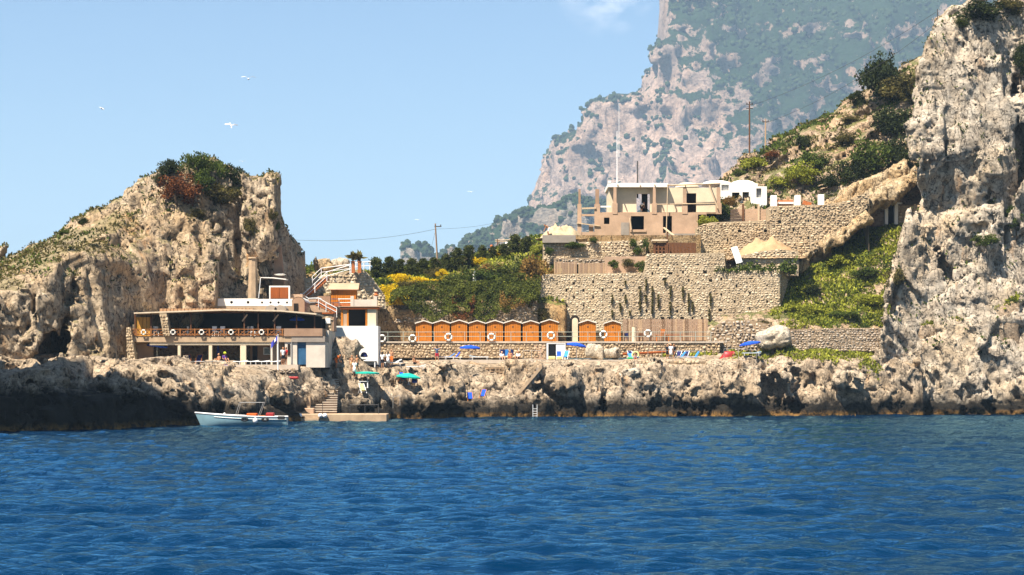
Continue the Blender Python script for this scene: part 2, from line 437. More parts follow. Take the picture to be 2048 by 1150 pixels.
_pt = np.stack([np.interp(_dg, [q[0] for q in p], [q[1] for q in p], left=-4) for _, p in PROF])
_px = np.array([x for x, _ in PROF])
def shore_h(x, y):
    d = y-shore_y(x); sh = x.shape; x = x.ravel(); d = d.ravel()
    i = np.clip(np.searchsorted(_px, x)-1, 0, len(_px)-2); t = np.clip((x-_px[i])/(_px[i+1]-_px[i]), 0, 1)
    j = np.clip(np.searchsorted(_dg, d)-1, 0, len(_dg)-2); u = np.clip((d-_dg[j])/(_dg[j+1]-_dg[j]), 0, 1)
    a = _pt[i, j]*(1-u)+_pt[i, j+1]*u; b = _pt[i+1, j]*(1-u)+_pt[i+1, j+1]*u
    o = a*(1-t)+b*t
    o = o+3.1*np.exp(-((x+17.2)/3.1)**4-((d+shore_y(x)-211.8)/1.7)**2)*(o > 1.5)
    return o.reshape(sh)

def karst(P, amp=1.0, size=1.0, flute=.5, block=.5):
    s = 1.0/size
    wp = P*s+np.stack([vnoise(P*s*.45+2), vnoise(P*s*.45+41), vnoise(P*s*.45+77)], 1)*.9
    a = fbm(P*s*.15, 3)*1.5*size
    q = wp*np.array([1, 1, .30], F32)
    f1, f2, c, tl = worley(P*s*np.array([.15, .15, .10], F32)+5.1); a = a*.7+tl*2.3*size+np.minimum(f2-f1, .05)*8*size-.3
    fl = fbm(q*.55+9, 4, .55, True)*flute*1.1*size
    f1, f2, c, tl = worley(wp*np.array([.36, .36, .22], F32))
    bl = (np.minimum(f2-f1, .08)*4.5-.35+c*.55+tl*1.25)*block*size
    f1, f2, c, tl = worley(wp*np.array([.95, .95, .62], F32)+3.3); bl2 = (np.minimum(f2-f1, .09)*3.0-.25+c*.35+tl*1.3)*block*.44*size
    f1, f2, c, tl = worley(wp*np.array([2.2, 2.2, 1.6], F32)+8.3); bl3 = (c*.6+tl*1.3)*block*.19*size
    fine = fbm(P*s*1.3+31, 2, .6, True)*.08*size - np.maximum(0, .24-f1)*.5*size*block
    cr = -np.maximum(0, 1-np.abs(vnoise(q*.62+21))/.055)*.95*size - np.maximum(0, 1-np.abs(vnoise(wp*np.array([.30, .30, .52], F32)+61))/.04)*.75*size
    pit = -np.maximum(0, vnoise(P*s*.8+31)-.55)*1.4*size
    return ((a+fl+bl+bl2+bl3+fine+pit+cr)*amp).astype(F32)

# ---- shore rocks: low karst shelf along the water
lo, hi, h = (-57, 153, -1.4), (46, 232, 8.6), .235
_X = sdf_grid(lo, hi, h)
_H2 = shore_h(_X[0][:, :, 0], _X[1][:, :, 0]).astype(F32)
_d = (_H2[:, :, None]-_X[2])*.6
for (cx, cy_, cz, rx, ry, rz_) in ((28.6,220.8,2.3,2.3,3.2,2.4),(33,222.3,3.3,1.7,2.6,1.6),(25.0,220.4,2.6,1.4,1.8,.9),(20.2,219.6,3.2,1.6,1.5,.6),(30.6,222,1.2,2.4,2.6,1.2),(26.2,220.6,1.0,1.6,2.0,1.0),(9.8,218,1.0,1.4,2.0,.8),(17,219.3,1.2,2.6,2.0,.8),
                                   (22,220,1.6,1.6,2.0,1.1),(13.5,219.2,2.3,1.6,1.8,.8),(-11,209,.9,1.6,2.,.9),(-27.5,187.5,1.3,1.2,2,.8),(-19.4,201.5,3.4,.7,1,.5),(31,223,4.7,1.3,1.4,.7)):
    e = np.sqrt(((_X[0]-cx)/rx)**2+((_X[1]-cy_)/ry)**2+((_X[2]-cz)/rz_)**2)
    _d = np.minimum(_d, (e-1)*min(rx, rz_))
def _shore_detail(P):
    dd = P[:, 1]-shore_y(P[:, 0]); hh = shore_h(P[:, 0], P[:, 1])
    flat = sstep(4.6, 5.5, hh)*np.where(P[:, 0] > -37.5, 1, 0)*np.where(P[:, 0] < 23, 1, .5)
    flat = np.maximum(flat, .9*((P[:, 0] > -7) & (P[:, 0] < 1.5) & (dd > 1.6) & (dd < 4.8)))
    flat = np.maximum(flat, .9*((P[:, 0] > -24) & (P[:, 0] < -15.5) & (dd < 2.8)))
    knoll = (np.abs(P[:, 0]+17.2) < 3.8) & (np.abs(P[:, 1]-211.5) < 3.2)
    flat = np.where(knoll, .55, flat)
    am = np.where(P[:, 0] < -29, .95, 1.0)*.85
    a = karst(P, 1.0, .95, .2, 1.45)
    o = a*am*(1-.93*flat)
    cap = np.maximum(hh, shore_h(P[:, 0], P[:, 1]+2.2))*np.where(dd > -1.8, 1, 0)+np.where(dd > -1.8, 0, -4)
    cap = np.where((hh > 4.9) & ~knoll, hh, cap+.5*knoll)
    return np.minimum(o, cap+np.where(P[:, 0] < -27, 1.0+.9*vnoise(P*.22), .30)-P[:, 2]-(hh-P[:, 2])*.6).astype(F32)
v, q = solidify(lo, h, _X, _d, _shore_detail, 2.6, -.7)
c = v[q].mean(1); q = q[~((c[:, 0] < -22) & (c[:, 1] > 213)) & (c[:, 1] < 231.2) & ~((c[:, 0] < -47) & (c[:, 1] < 175))]   # ground that lies under the headland, the walkway and the stack
used = np.unique(q); mp = np.full(len(v), -1); mp[used] = np.arange(len(used)); v = v[used]; q = mp[q]
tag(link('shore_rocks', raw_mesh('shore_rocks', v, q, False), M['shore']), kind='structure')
SHORE_V, SHORE_Q = v, q

# ---- the headland rock on the left, with its cave
lo, hi, h = (-64, 186, 3.0), (-20, 238, 31), .28
_X = sdf_grid(lo, hi, h)
sil = np.array([(-300,560),(0,528),(50,507),(120,465),(170,438),(220,413),(260,387),(300,366),(318,350),(345,342),(400,340),(440,352),(480,371),(500,366),(520,360),(535,372),(541,432),(555,472),(570,502),(585,538),(592,700)], float)
YR = 216.0
sx = (sil[:, 0]-1024)*YR/FOC; sz = EYE-(sil[:, 1]-HORZ)*YR/FOC
y0p = np.array([(-400,186),(0,191),(100,194.5),(200,198),(260,203.5),(330,210.5),(400,212),(480,213.5),(540,219),(600,232)], float)
y0x = (y0p[:, 0]-1024)*YR/FOC*.97
Hs = np.interp(_X[0][:, 0, 0], sx, sz).astype(F32)
Y0 = np.interp(_X[0][:, 0, 0], y0x, y0p[:, 1]).astype(F32)
rel = np.clip((_X[2]-5)/(Hs[:, None, None]-5), 0, 1.3)
YF = Y0[:, None, None]+.16*(_X[2]-5)+np.maximum(YR-Y0-.16*(Hs-5), 2)[:, None, None]*sstep(.5, 1.08, rel)
back = 233+0*Y0[:, None, None]-.3*(_X[2]-5)
_d = np.minimum(np.minimum((_X[1]-YF)*.75, (Hs[:, None, None]-_X[2])*.7), (back-_X[1])*.8)
xr = np.interp(_X[2][0, 0], [3, 16, 20, 25, 30], [-21.8, -23.2, -25.0, -26.4, -26.8]).astype(F32)
_d = np.minimum(_d, (xr[None, None, :]-_X[0])*.85)
# the square tower of rock at the right end of the crest
tw = np.maximum(np.maximum(np.abs(_X[0]-WX(517, 217))-1.15, np.abs(_X[1]-217.5)-2.0), np.maximum(_X[2]-WZ(360, 217), 18-_X[2]))
_d = np.maximum(_d, -tw)
def _cut(cx, cy_, cz, rx, ry, rz_, rot=0):
    global _d
    a, b = _X[0]-cx, _X[2]-cz; c, s = math.cos(rot), math.sin(rot); a, b = a*c+b*s, -a*s+b*c
    e = np.sqrt((a/rx)**2+((_X[1]-cy_)/ry)**2+(b/rz_)**2); _d = np.minimum(_d, (e-1)*min(rx, ry, rz_))
cx, cy_, cz = W(105, 697, 196); _cut(cx, 200, cz, 2.2, 14, 2.5)
cx, cy_, cz = W(118, 668, 196); _cut(cx, cy_, cz, 1.0, 4.5, 2.6, -.1)
cx, cy_, cz = W(128, 625, 197); _cut(cx, cy_, cz, .6, 3.0, 2.8, -.12)
cx, cy_, cz = W(85, 720, 195); _cut(cx, cy_, cz, 1.4, 4, 1.1)
for a in ((235,486,205,1.9,2.2,.55,-.15),(325,503,210,1.6,2.2,.6,.1),(222,676,199,1.7,1.8,.45,.0),(190,615,199,.8,1.2,1.0,.7),(28,745,190,1.9,3.0,1.3,.1),(470,500,215,.5,1.4,2.0,.15),(435,560,213,.35,1.2,3.,.05),(350,560,211,.3,1.2,3.,-.1),(500,470,216,.5,1.4,2.2,.2),(75,590,196,.5,1.2,2.4,-.3),(262,690,203,1.4,2.0,.6,.0)):
    cx, cy_, cz = W(a[0], a[1], a[2]); _cut(cx, cy_, cz, *a[3:])
def _head_detail(P):
    rz_ = P[:, 2]/np.interp(P[:, 0], sx, sz)
    am = np.where(rz_ > .8, np.where(P[:, 0] < -40, .5, .75), 1.0)
    right = sstep(-37, -33, P[:, 0])
    return karst(P, .8, 1.0, .32, .52)*am + right*fbm(P*np.array([1.0, 1.0, .13], F32)*.9, 3, .5, True)*.35
v, q = solidify(lo, h, _X, _d, _head_detail, 3.2)
q = q[v[q].mean(1)[:, 1] < 230]; HEAD_V, HEAD_Q = v, q
tag(link('headland_rock', raw_mesh('headland_rock', v, q, False), M['rock']), kind='structure')

# ---- the tall cliff on the right
lo, hi, h = (33, 219, -1.5), (80, 255, 51), .31
_X = sdf_grid(lo, hi, h)
ed = np.array([(1560,880),(1640,830),(1722,742),(1762,652),(1782,600),(1792,520),(1812,450),(1824,400),(1827,300),(1818,225),(1822,205),(1843,130),(1862,62)], float)
YC = 233.0
ex = (ed[:, 0]-1024)*YC/FOC; ez = EYE-(ed[:, 1]-HORZ)*YC/FOC
XL = np.interp(_X[2][0, 0], ez, ex).astype(F32)
tp = np.array([(1600,75),(1855,66),(1880,52),(1905,44),(1915,32),(1950,26),(1975,12),(2000,6),(2048,-4),(2200,-60)], float)
HT = np.interp(_X[0][:, 0, 0], (tp[:, 0]-1024)*YC/FOC, EYE-(tp[:, 1]-HORZ)*YC/FOC).astype(F32)
yb = np.interp(_X[0][:, 0, 0], [33, 38, 45, 57, 70, 82], [225.5, 226.5, 228.5, 229.5, 231, 236]).astype(F32)
YF = yb[:, None, None]+np.interp(_X[2][0, 0], [-2, 6, 14, 24, 30, 45, 56], [0, .6, 2.2, 4.0, 3.4, 6.5, 10]).astype(F32)[None, None, :]
_d = np.minimum(np.minimum((_X[1]-YF)*.85, (_X[0]-XL[None, None, :]-np.maximum(_X[1]-231, 0)*.34-.35)*.85), (HT[:, None, None]-_X[2])*.75)
def arch(px, py, Y, rx, ry, rz_, rot=0): 
    x, y, z = W(px, py, Y); _cut(x, y, z, rx, ry, rz_, rot)
arch(1895, 432, 231, 3.6, 1.7, 2.1, .1); arch(1950, 455, 231, 3.0, 1.5, 2.2); arch(1870, 452, 231, 2.2, 1.4, 2.6, -.2)
arch(1835, 360, 234, .6, 3, 1.8, -.35); arch(1985, 380, 232, .5, 2, 2.6, .3); arch(1560, 800, 224, 1.8, 3, 1.8)
arch(1930, 770, 228, 2.4, 1.3, .8, -.4); arch(1850, 665, 229, .5, 1.4, 2.0, .7); arch(2010, 640, 230, 2.4, 1.0, .5, -.3); arch(1700, 790, 226, .6, 1.0, 1.4, .7)
arch(1900, 550, 231, .4, 1.2, 3.4, .4); arch(1975, 540, 231, 2.0, 1.0, .45, .6); arch(1905, 170, 237, 2.0, 1.2, .5, .1); arch(2035, 250, 236, .7, 2.0, 4.0, .05); arch(1870, 250, 236, .5, 1.4, 2.0, .5)
def _cliff_detail(P):
    zz = P[:, 2]
    pitted = sstep(10, 2, zz)
    lean = P.copy(); lean[:, 2] = P[:, 2]+P[:, 0]*.9
    dip = fbm(lean*np.array([.5, .5, 1.3], F32)*.55, 3, .55, True)*.35*sstep(18, 6, zz)
    return karst(P, .66, .9, .26, .50)+dip+pitted*(-np.maximum(0, vnoise(P*1.6)-.15))*.6
v, q = solidify(lo, h, _X, _d, _cliff_detail, 3.0, -1.0)
q = q[v[q].mean(1)[:, 1] < 251]; CLIFF_V, CLIFF_Q = v, q
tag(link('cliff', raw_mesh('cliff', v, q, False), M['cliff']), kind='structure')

# ---- a rock stack beyond the left edge of the picture; its shadow lies over the low rocks
lo, hi, h = (-74, 136, -1.5), (-36, 182, 56), .8
_X = sdf_grid(lo, hi, h)
rr = np.sqrt(((_X[0]+55.3)/(11.0-.07*_X[2]))**2+((_X[1]-158)/(14-.10*_X[2]))**2)
_d = np.minimum((1-rr)*8, (49-_X[2]))
v, q = solidify(lo, h, _X, _d, lambda P: karst(P, .6, 1.5, .4, .6)-.6, 4.0, -1.0)
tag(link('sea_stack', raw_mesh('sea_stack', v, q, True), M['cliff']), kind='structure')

# ---- hill slopes: smooth sheets through surveyed points, roughened
def tps(pts, gx, gy, smooth=.05):
    P = np.array(pts, float); x, y, z = P.T
    def U(r2): return np.where(r2 > 1e-9, r2*np.log(np.maximum(r2, 1e-9)), 0)
    n = len(P); s = 10.0
    K = U(((x[:, None]-x)/s)**2+((y[:, None]-y)/s)**2)+np.eye(n)*smooth
    A = np.zeros((n+3, n+3)); A[:n, :n] = K; A[:n, n] = 1; A[:n, n+1] = x/s; A[:n, n+2] = y/s; A[n:, :n] = A[:n, n:].T
    w = np.linalg.solve(A, np.concatenate([z, [0, 0, 0]]))
    X, Y = gx.ravel(), gy.ravel(); o = w[n]+w[n+1]*X/s+w[n+2]*Y/s
    for i in range(n): o = o+w[i]*U(((X-x[i])/s)**2+((Y-y[i])/s)**2)
    return o.reshape(gx.shape)
def hill_solid(pts, lo, hi, h, detail, band, clip=None):
    X = sdf_grid(lo, hi, h)
    H = tps(pts, X[0][:, :, 0], X[1][:, :, 0]).astype(F32)
    d = (H[:, :, None]-X[2])*.75
    if clip: d = np.minimum(d, (X[1]-np.interp(X[0], *clip).astype(F32))*.8)
    return solidify(lo, h, X, d, detail, band), H
PT = lambda L: [W(*p) for p in L]
hill_pts = PT([(1540,652,231),(1560,650,231),(1650,652,231),(1760,652,231),(1840,652,231),
    (1570,625,235),(1640,612,236),(1720,600,236),(1800,590,236),
    (1610,560,241),(1680,545,241),(1750,530,241),(1820,520,241),
    (1640,510,246),(1700,490,247),(1760,460,247),(1830,450,247),
    (1720,452,250.5),(1830,446,250.5),
    (1480,470,249),(1560,470,250),(1640,470,251),
    (1390,480,256),(1440,410,256),(1520,392,256),(1590,388,256),(1650,382,256),(1700,365,256),(1760,345,256),(1830,330,256),
    (1390,470,264),(1440,385,264),(1520,350,264),(1600,318,264),(1700,288,264),(1830,235,264),
    (1390,470,274),(1420,400,274),(1450,360,274),(1500,326,274),(1560,299,274),(1620,263,274),(1700,226,274),(1760,186,274),(1830,142,274),(1900,110,274),
    (1450,390,296),(1560,350,296),(1700,280,296),(1830,200,296),(1900,170,296)])
lo, hi, h = (22, 230, 5.5), (58, 297, 52), .5
def _hill_detail(P):
    t = P.copy(); t[:, 2] = P[:, 2]-P[:, 0]*.55                      # beds dipping down to the left
    beds = fbm(t*np.array([.10, .10, .9], F32), 3, .6, True)*.65
    rocky = sstep(248, 254, P[:, 1])
    return fbm(P*.5, 3)*.35*(1-rocky)+rocky*(beds+fbm(P*.6+4, 4, .55)*.5)
(v, q), _ = hill_solid(hill_pts, lo, hi, h, _hill_detail, 2.0, ([22, 29.5, 31, 58], [233.5, 233, 230.6, 230.6]))
HILL_V, HILL_Q = v, q
M['hill'] = rock_mat('hill_limestone', (.54,.41,.28), (.34,.24,.15), (.46,.28,.13), (.10,.075,.05), 1.3, green=(.74,(.07,.075,.018),.85), streak=.4, stain=.5)
tag(link('hillside', raw_mesh('hillside', v, q, True), M['hill']), kind='structure')

garden_pts = PT([(560,600,226),(620,600,227),(700,600,229),(560,560,234),(620,552,236),(690,540,238),
    (740,642,232),(800,642,232),(880,642,232),(960,642,232),(1040,642,232),(1110,642,232),
    (750,610,234.5),(800,606,234.5),(880,604,234.5),(960,602,234.5),(1040,600,234.5),(1110,600,234.5),
    (720,572,238),(780,578,238),(860,570,238),(940,575,238),(1020,572,238),(1090,560,238),
    (640,548,246),(740,550,246),(820,546,246),(900,540,246),(980,530,246),(1060,515,246),(1110,505,246),
    (640,552,258),(740,548,258),(820,538,258),(900,524,258),(980,506,258),(1060,482,258),(1110,475,258),
    (580,556,270),(740,556,270),(900,536,270),(1060,500,270),(1110,490,270)])
lo, hi, h = (-27.5, 226.5, 6), (6.5, 271, 25), .42
(v, q), _ = hill_solid(garden_pts, lo, hi, h, lambda P: karst(P, .35, .8, .1, 1.2)*sstep(246, 238, P[:, 1])+fbm(P*.5, 3)*.2, 1.6, ([-28, -17.5, -15.5, 7], [227, 229, 233.2, 233.2]))
GARDEN_V, GARDEN_Q = v, q
tag(link('garden_slope', raw_mesh('garden_slope', v, q, True), M['earth']), kind='structure')

# ---- the great limestone ledge that hangs over the green slope, in three broken lengths
def rock_block(name, pts, w, t, h=.22, amp=.5, y=None):
    """solid bar of rock along pts (world), w deep in y, t thick"""
    P = np.array(pts, float); lo = P.min(0)-[2, w/2+1.5, t+1.2]; hi = P.max(0)+[2, w/2+1.5, t+1.2]
    X = sdf_grid(lo, hi, h); best = None
    for a, b in zip(P[:-1], P[1:]):
        d = b-a; L2 = d @ d
        u = np.clip(((X[0]-a[0])*d[0]+(X[1]-a[1])*d[1]+(X[2]-a[2])*d[2])/L2, 0, 1)
        rx, ry, rz_ = X[0]-a[0]-u*d[0], X[1]-a[1]-u*d[1], X[2]-a[2]-u*d[2]
        nx, nz = -d[2], d[0]; nl = math.hypot(nx, nz); nx, nz = nx/nl, nz/nl
        n_ = np.abs(rx*nx+rz_*nz)-t/2; al = np.abs(rx*nz-rz_*nx)-t/2; e = np.maximum(np.maximum(n_, np.abs(ry)-w/2), al)
        best = -e if best is None else np.maximum(best, -e)
    v, q = solidify(lo, h, X, best.astype(F32), lambda Q: karst(Q, amp, .7, .1, .9), 1.4); v, q = one_piece(v, q)
    return raw_mesh(name, v, q, False)
ledges = [([W(1600,530,243), W(1650,492,244), W(1722,440,245)], 5.5, 1.1, 'long pale limestone ledge slanting down beside the stepped stone walls'),
          ([W(1700,437,247), W(1750,400,248), W(1835,352,249)], 8.0, 1.0, 'dark limestone overhang above the white cave doorway'),
          ([W(1640,425,252), W(1700,392,252), W(1800,345,252)], 4.0, 1.5, 'upper broken rock band between the stone wall and the bushes')]
for pts, w, t, lab in ledges:
    tag(link('rock_ledge', rock_block('rock_ledge', pts, w, t), M['slab']), lab, 'rock', 'limestone ledges on the hill')

# ---- the mountain behind, the green ridge at its foot and the far islets
YM = 3600.0; S = YM/1450.0
sil = np.array([(1040,760),(1056,470),(1072,432),(1078,400),(1092,372),(1112,343),(1140,328),(1170,312),(1196,292),(1215,276),(1234,262),(1250,240),(1268,212),(1284,184),(1300,150),(1322,118),(1334,86),(1345,58),(1347,0),(1360,-90),(1500,-190),(2300,-260)], float)
lo, hi, h = (5*S, 1380*S, -20*S), (420*S, 1620*S, 345*S), 2.7*S
_X = sdf_grid(lo, hi, h)
Hs = np.interp(_X[0][:, 0, 0], (sil[:, 0]-1024)*YM/FOC, EYE-(sil[:, 1]-HORZ)*YM/FOC).astype(F32)
kx = (np.array([1040,1120,1220,1300,1325,1420,1560,1700,2048,2300])-1024)*YM/FOC
Y0 = np.interp(_X[0][:, 0, 0], kx, np.array([1505,1482,1456,1436,1402,1406,1420,1430,1400,1390])*S).astype(F32)
lean = np.interp(_X[2][0, 0], np.array([-20, 60, 130, 200, 260, 345.])*S, np.array([0, 8, 26, 62, 105, 190])*S).astype(F32)
_d = np.minimum((_X[1]-Y0[:, None, None]-lean[None, None, :])*.75, (Hs[:, None, None]-_X[2])*.6)
def _mt_detail(P):
    P = P/S; g = P*np.array([1, 1, .33], F32)
    a = fbm(P*.016, 3)*14+fbm(g*.045+7, 5, .55, True)*6.5
    f1, f2, c, tl = worley(P*.055+fbm(P*.05, 2)[:, None]*.5); return ((a+(np.minimum(f2-f1, .2)*2-.3+c*.6+tl*.9)*4.5+fbm(P*.17, 3)*2.2)*S).astype(F32)
v, q = solidify(lo, h, _X, _d, _mt_detail, 30*S, -8)
MOUNT_V, MOUNT_Q = v, q
tag(link('mountain', raw_mesh('mountain', v, q, True), M['mount']), kind='structure')
sil = np.array([(760,790),(798,760),(800,512),(806,497),(824,500),(842,506),(850,499),(862,512),(880,517),(905,502),(925,478),(938,463),(960,462),(985,452),(1003,446),(1030,436),(1042,428),(1062,430),(1100,424),(1140,412),(1180,402),(1240,398),(1320,420),(1400,800)], float)
YL = 2500.0; S2 = YL/1150.0
lo, hi, h = (-76*S2, 1100*S2, -15*S2), (120*S2, 1200*S2, 112*S2), 1.7*S2
_X = sdf_grid(lo, hi, h)
Hs = np.interp(_X[0][:, 0, 0], (sil[:, 0]-1024)*YL/FOC, EYE-(sil[:, 1]-HORZ)*YL/FOC).astype(F32)
_d = np.minimum((_X[1]-1112*S2-.42*_X[2])*.75, (Hs[:, None, None]-_X[2])*.6)
_d = np.minimum(_d, (1196*S2-_X[1])*.7)
v, q = solidify(lo, h, _X, _d, lambda P: ((fbm(P/S2*.03, 3)*3+fbm(P/S2*np.array([1, 1, .4], F32)*.09+7, 3, .55, True)*2+fbm(P/S2*.3, 2)*1.2-2.4)*S2).astype(F32), 16*S2, -5)
RIDGE_V, RIDGE_Q = v, q
tag(link('ridge_hill', raw_mesh('ridge_hill', v, q, True), M['ridge']), kind='structure')
del _X, _d, YF, rel

# ---- the sea
def sea():
    r = [36.0]
    while r[-1] < 300: r.append(r[-1]*1.0038+.012)
    r = np.array(r); r = np.concatenate([r, np.geomspace(320, 12000, 24)])
    n = 440; s = np.linspace(-1, 1, n); s = s*(.58+.42*s*s)
    hw = np.where(r < 310, r*.34+20, r*2.2)
    X = (s[None, :]*hw[:, None]).astype(F32); Y = np.repeat(r[:, None], n, 1).astype(F32)
    P = np.stack([X.ravel(), Y.ravel(), 0*X.ravel()], 1)
    rg = np.random.RandomState(3); z = np.zeros(len(P), F32)
    warp = vnoise(P*.05)*6
    for k in range(24):
        lam = 1.1*1.14**k*.55; th = R(90)+rg.normal(0, .45)+.25; kx_, ky_ = math.cos(th)*2*math.pi/lam, math.sin(th)*2*math.pi/lam
        env = .55+.45*vnoise(P*(.35/lam)+k*7.7)
        ph = kx_*(P[:, 0]+warp*.3)+ky_*P[:, 1]+rg.rand()*7
        z += (env*np.sin(ph)*lam*.028*min(1, (1.35/lam)**1.1)*min(1, lam/.8)).astype(F32)
    z += fbm(P*np.array([.8, 1.3, 1], F32), 2)*.035
    Z = z.reshape(X.shape)*np.where(r < 300, 1, 0)[:, None]
    i, j = np.meshgrid(np.arange(len(r)-1), np.arange(n-1), indexing='ij'); b = (i*n+j).ravel()
    return np.stack([P[:, 0], P[:, 1], Z.ravel()], 1), np.stack([b, b+1, b+n+1, b+n], 1)
v, q = sea()
N = Nodes('sea_water'); N.n.remove(N.b)
w1 = N.map((1.0, 1.5, 1)); n1 = N.noise(2.6, 5, .65, w1, .5); n2 = N.noise(.8, 3, .6, w1, .4)
bn = N.bump(n1, .9, .075, N.bump(n2, .7, .13))
df = N.n.new('ShaderNodeBsdfDiffuse'); N.l.new(N.mix(N.ramp(N.noise(.05, 3), [(.35, 0.), (.65, 1.)]), (.0003, .0125, .038), (.0004, .017, .048)), df.inputs[0])
gl = N.n.new('ShaderNodeBsdfGlossy'); gl.inputs['Color'].default_value = (.34, .71, .93, 1); gl.inputs['Roughness'].default_value = .06
fr = N.n.new('ShaderNodeFresnel'); fr.inputs['IOR'].default_value = 1.33
for nd in (gl, fr): N.l.new(bn, nd.inputs['Normal'])
mx = N.n.new('ShaderNodeMixShader'); N.l.new(fr.outputs[0], mx.inputs[0]); N.l.new(df.outputs[0], mx.inputs[1]); N.l.new(gl.outputs[0], mx.inputs[2]); N.l.new(mx.outputs[0], N.n['Material Output'].inputs['Surface'])
M['sea'] = N.m
tag(link('sea', raw_mesh('sea', v, q, True), M['sea']), kind='structure')
# ================================================================== WALLS AND BUILDINGS
M['stone'] = tinted('wall_stone', (.34,.24,.14), (.60,.47,.31), .9, 1.5, .5)
M['stone_grey'] = tinted('wall_stone_grey', (.26,.20,.14), (.55,.46,.36), .9, 1.5, .5)
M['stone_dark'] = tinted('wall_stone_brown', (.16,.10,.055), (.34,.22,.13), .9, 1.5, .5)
M['stone_pale'] = tinted('wall_stone_pale', (.42,.32,.20), (.66,.55,.39), .9, 1.5, .5)
M['mortar'] = plain('mortar', (.30,.21,.125), .95, .4, 1.5, .4)
M['mortar_pale'] = plain('mortar_pale', (.42,.32,.20), .95, .35, 1.5, .4)
M['white'] = plain('white_wash', (.80,.75,.66), .8, .12, .8, .1)
M['cream'] = plain('cream_plaster', (.68,.55,.37), .85, .2, .9, .15)
M['offwhite'] = plain('weathered_off_white', (.60,.52,.42), .85, .25, .9, .15)
M['tan'] = plain('raw_tan_plaster', (.46,.30,.19), .9, .3, .7, .2)
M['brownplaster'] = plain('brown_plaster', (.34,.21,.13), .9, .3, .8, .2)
M['grey'] = plain('grey_cement', (.30,.25,.20), .9, .3, 1.0, .2)
M['slabedge'] = plain('weathered_slab', (.44,.31,.19), .9, .35, 1.2, .2)
M['wood'] = plain('orange_timber', (.52,.165,.014), .6, .42, 1.6, .25, grain=(9, 9, .5))
M['rail_wood'] = plain('brown_rail_timber', (.27,.105,.028), .65, .35, 1.5, .25, grain=(8, 8, .6))
M['wood_dark'] = plain('dark_timber', (.13,.055,.022), .7, .4, 1.5, .25, grain=(6, 6, .8))
M['wood_pale'] = plain('bleached_timber', (.55,.40,.25), .75, .3, 1.5, .2, grain=(6, 6, .8))
M['wood_rust'] = plain('rust_boards', (.30,.075,.014), .7, .35, 1.5, .2, grain=(8, 8, .6))
M['gold'] = plain('golden_screen', (.62,.30,.045), .6, .25, 1.5, .15, grain=(8, 8, .5))
M['roofing'] = plain('bleached_roof_edge', (.62,.50,.35), .85, .25, 2.0, .2)
M['reed'] = plain('reed_matting', (.40,.23,.12), .9, .45, 4.0, .5, grain=(3, 3, 3))
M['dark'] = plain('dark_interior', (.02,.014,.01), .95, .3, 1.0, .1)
M['bluedoor'] = plain('blue_door_paint', (.03,.10,.19), .5, .3, 1.5, .1)
M['metal_white'] = plain('white_painted_metal', (.78,.76,.72), .4, .1, 3.0, .05, spec=.4)
M['metal_grey'] = plain('grey_metal', (.30,.29,.27), .45, .3, 3.0, .1, spec=.4)
M['metal_dark'] = plain('dark_metal', (.06,.055,.05), .5, .3, 3.0, .1, spec=.4)
M['brick'] = plain('orange_brickwork', (.44,.14,.045), .85, .35, 4.0, .35)
M['glass'] = plain('window_glass', (.03,.035,.04), .1, .2, 1.0, .02, spec=.5)

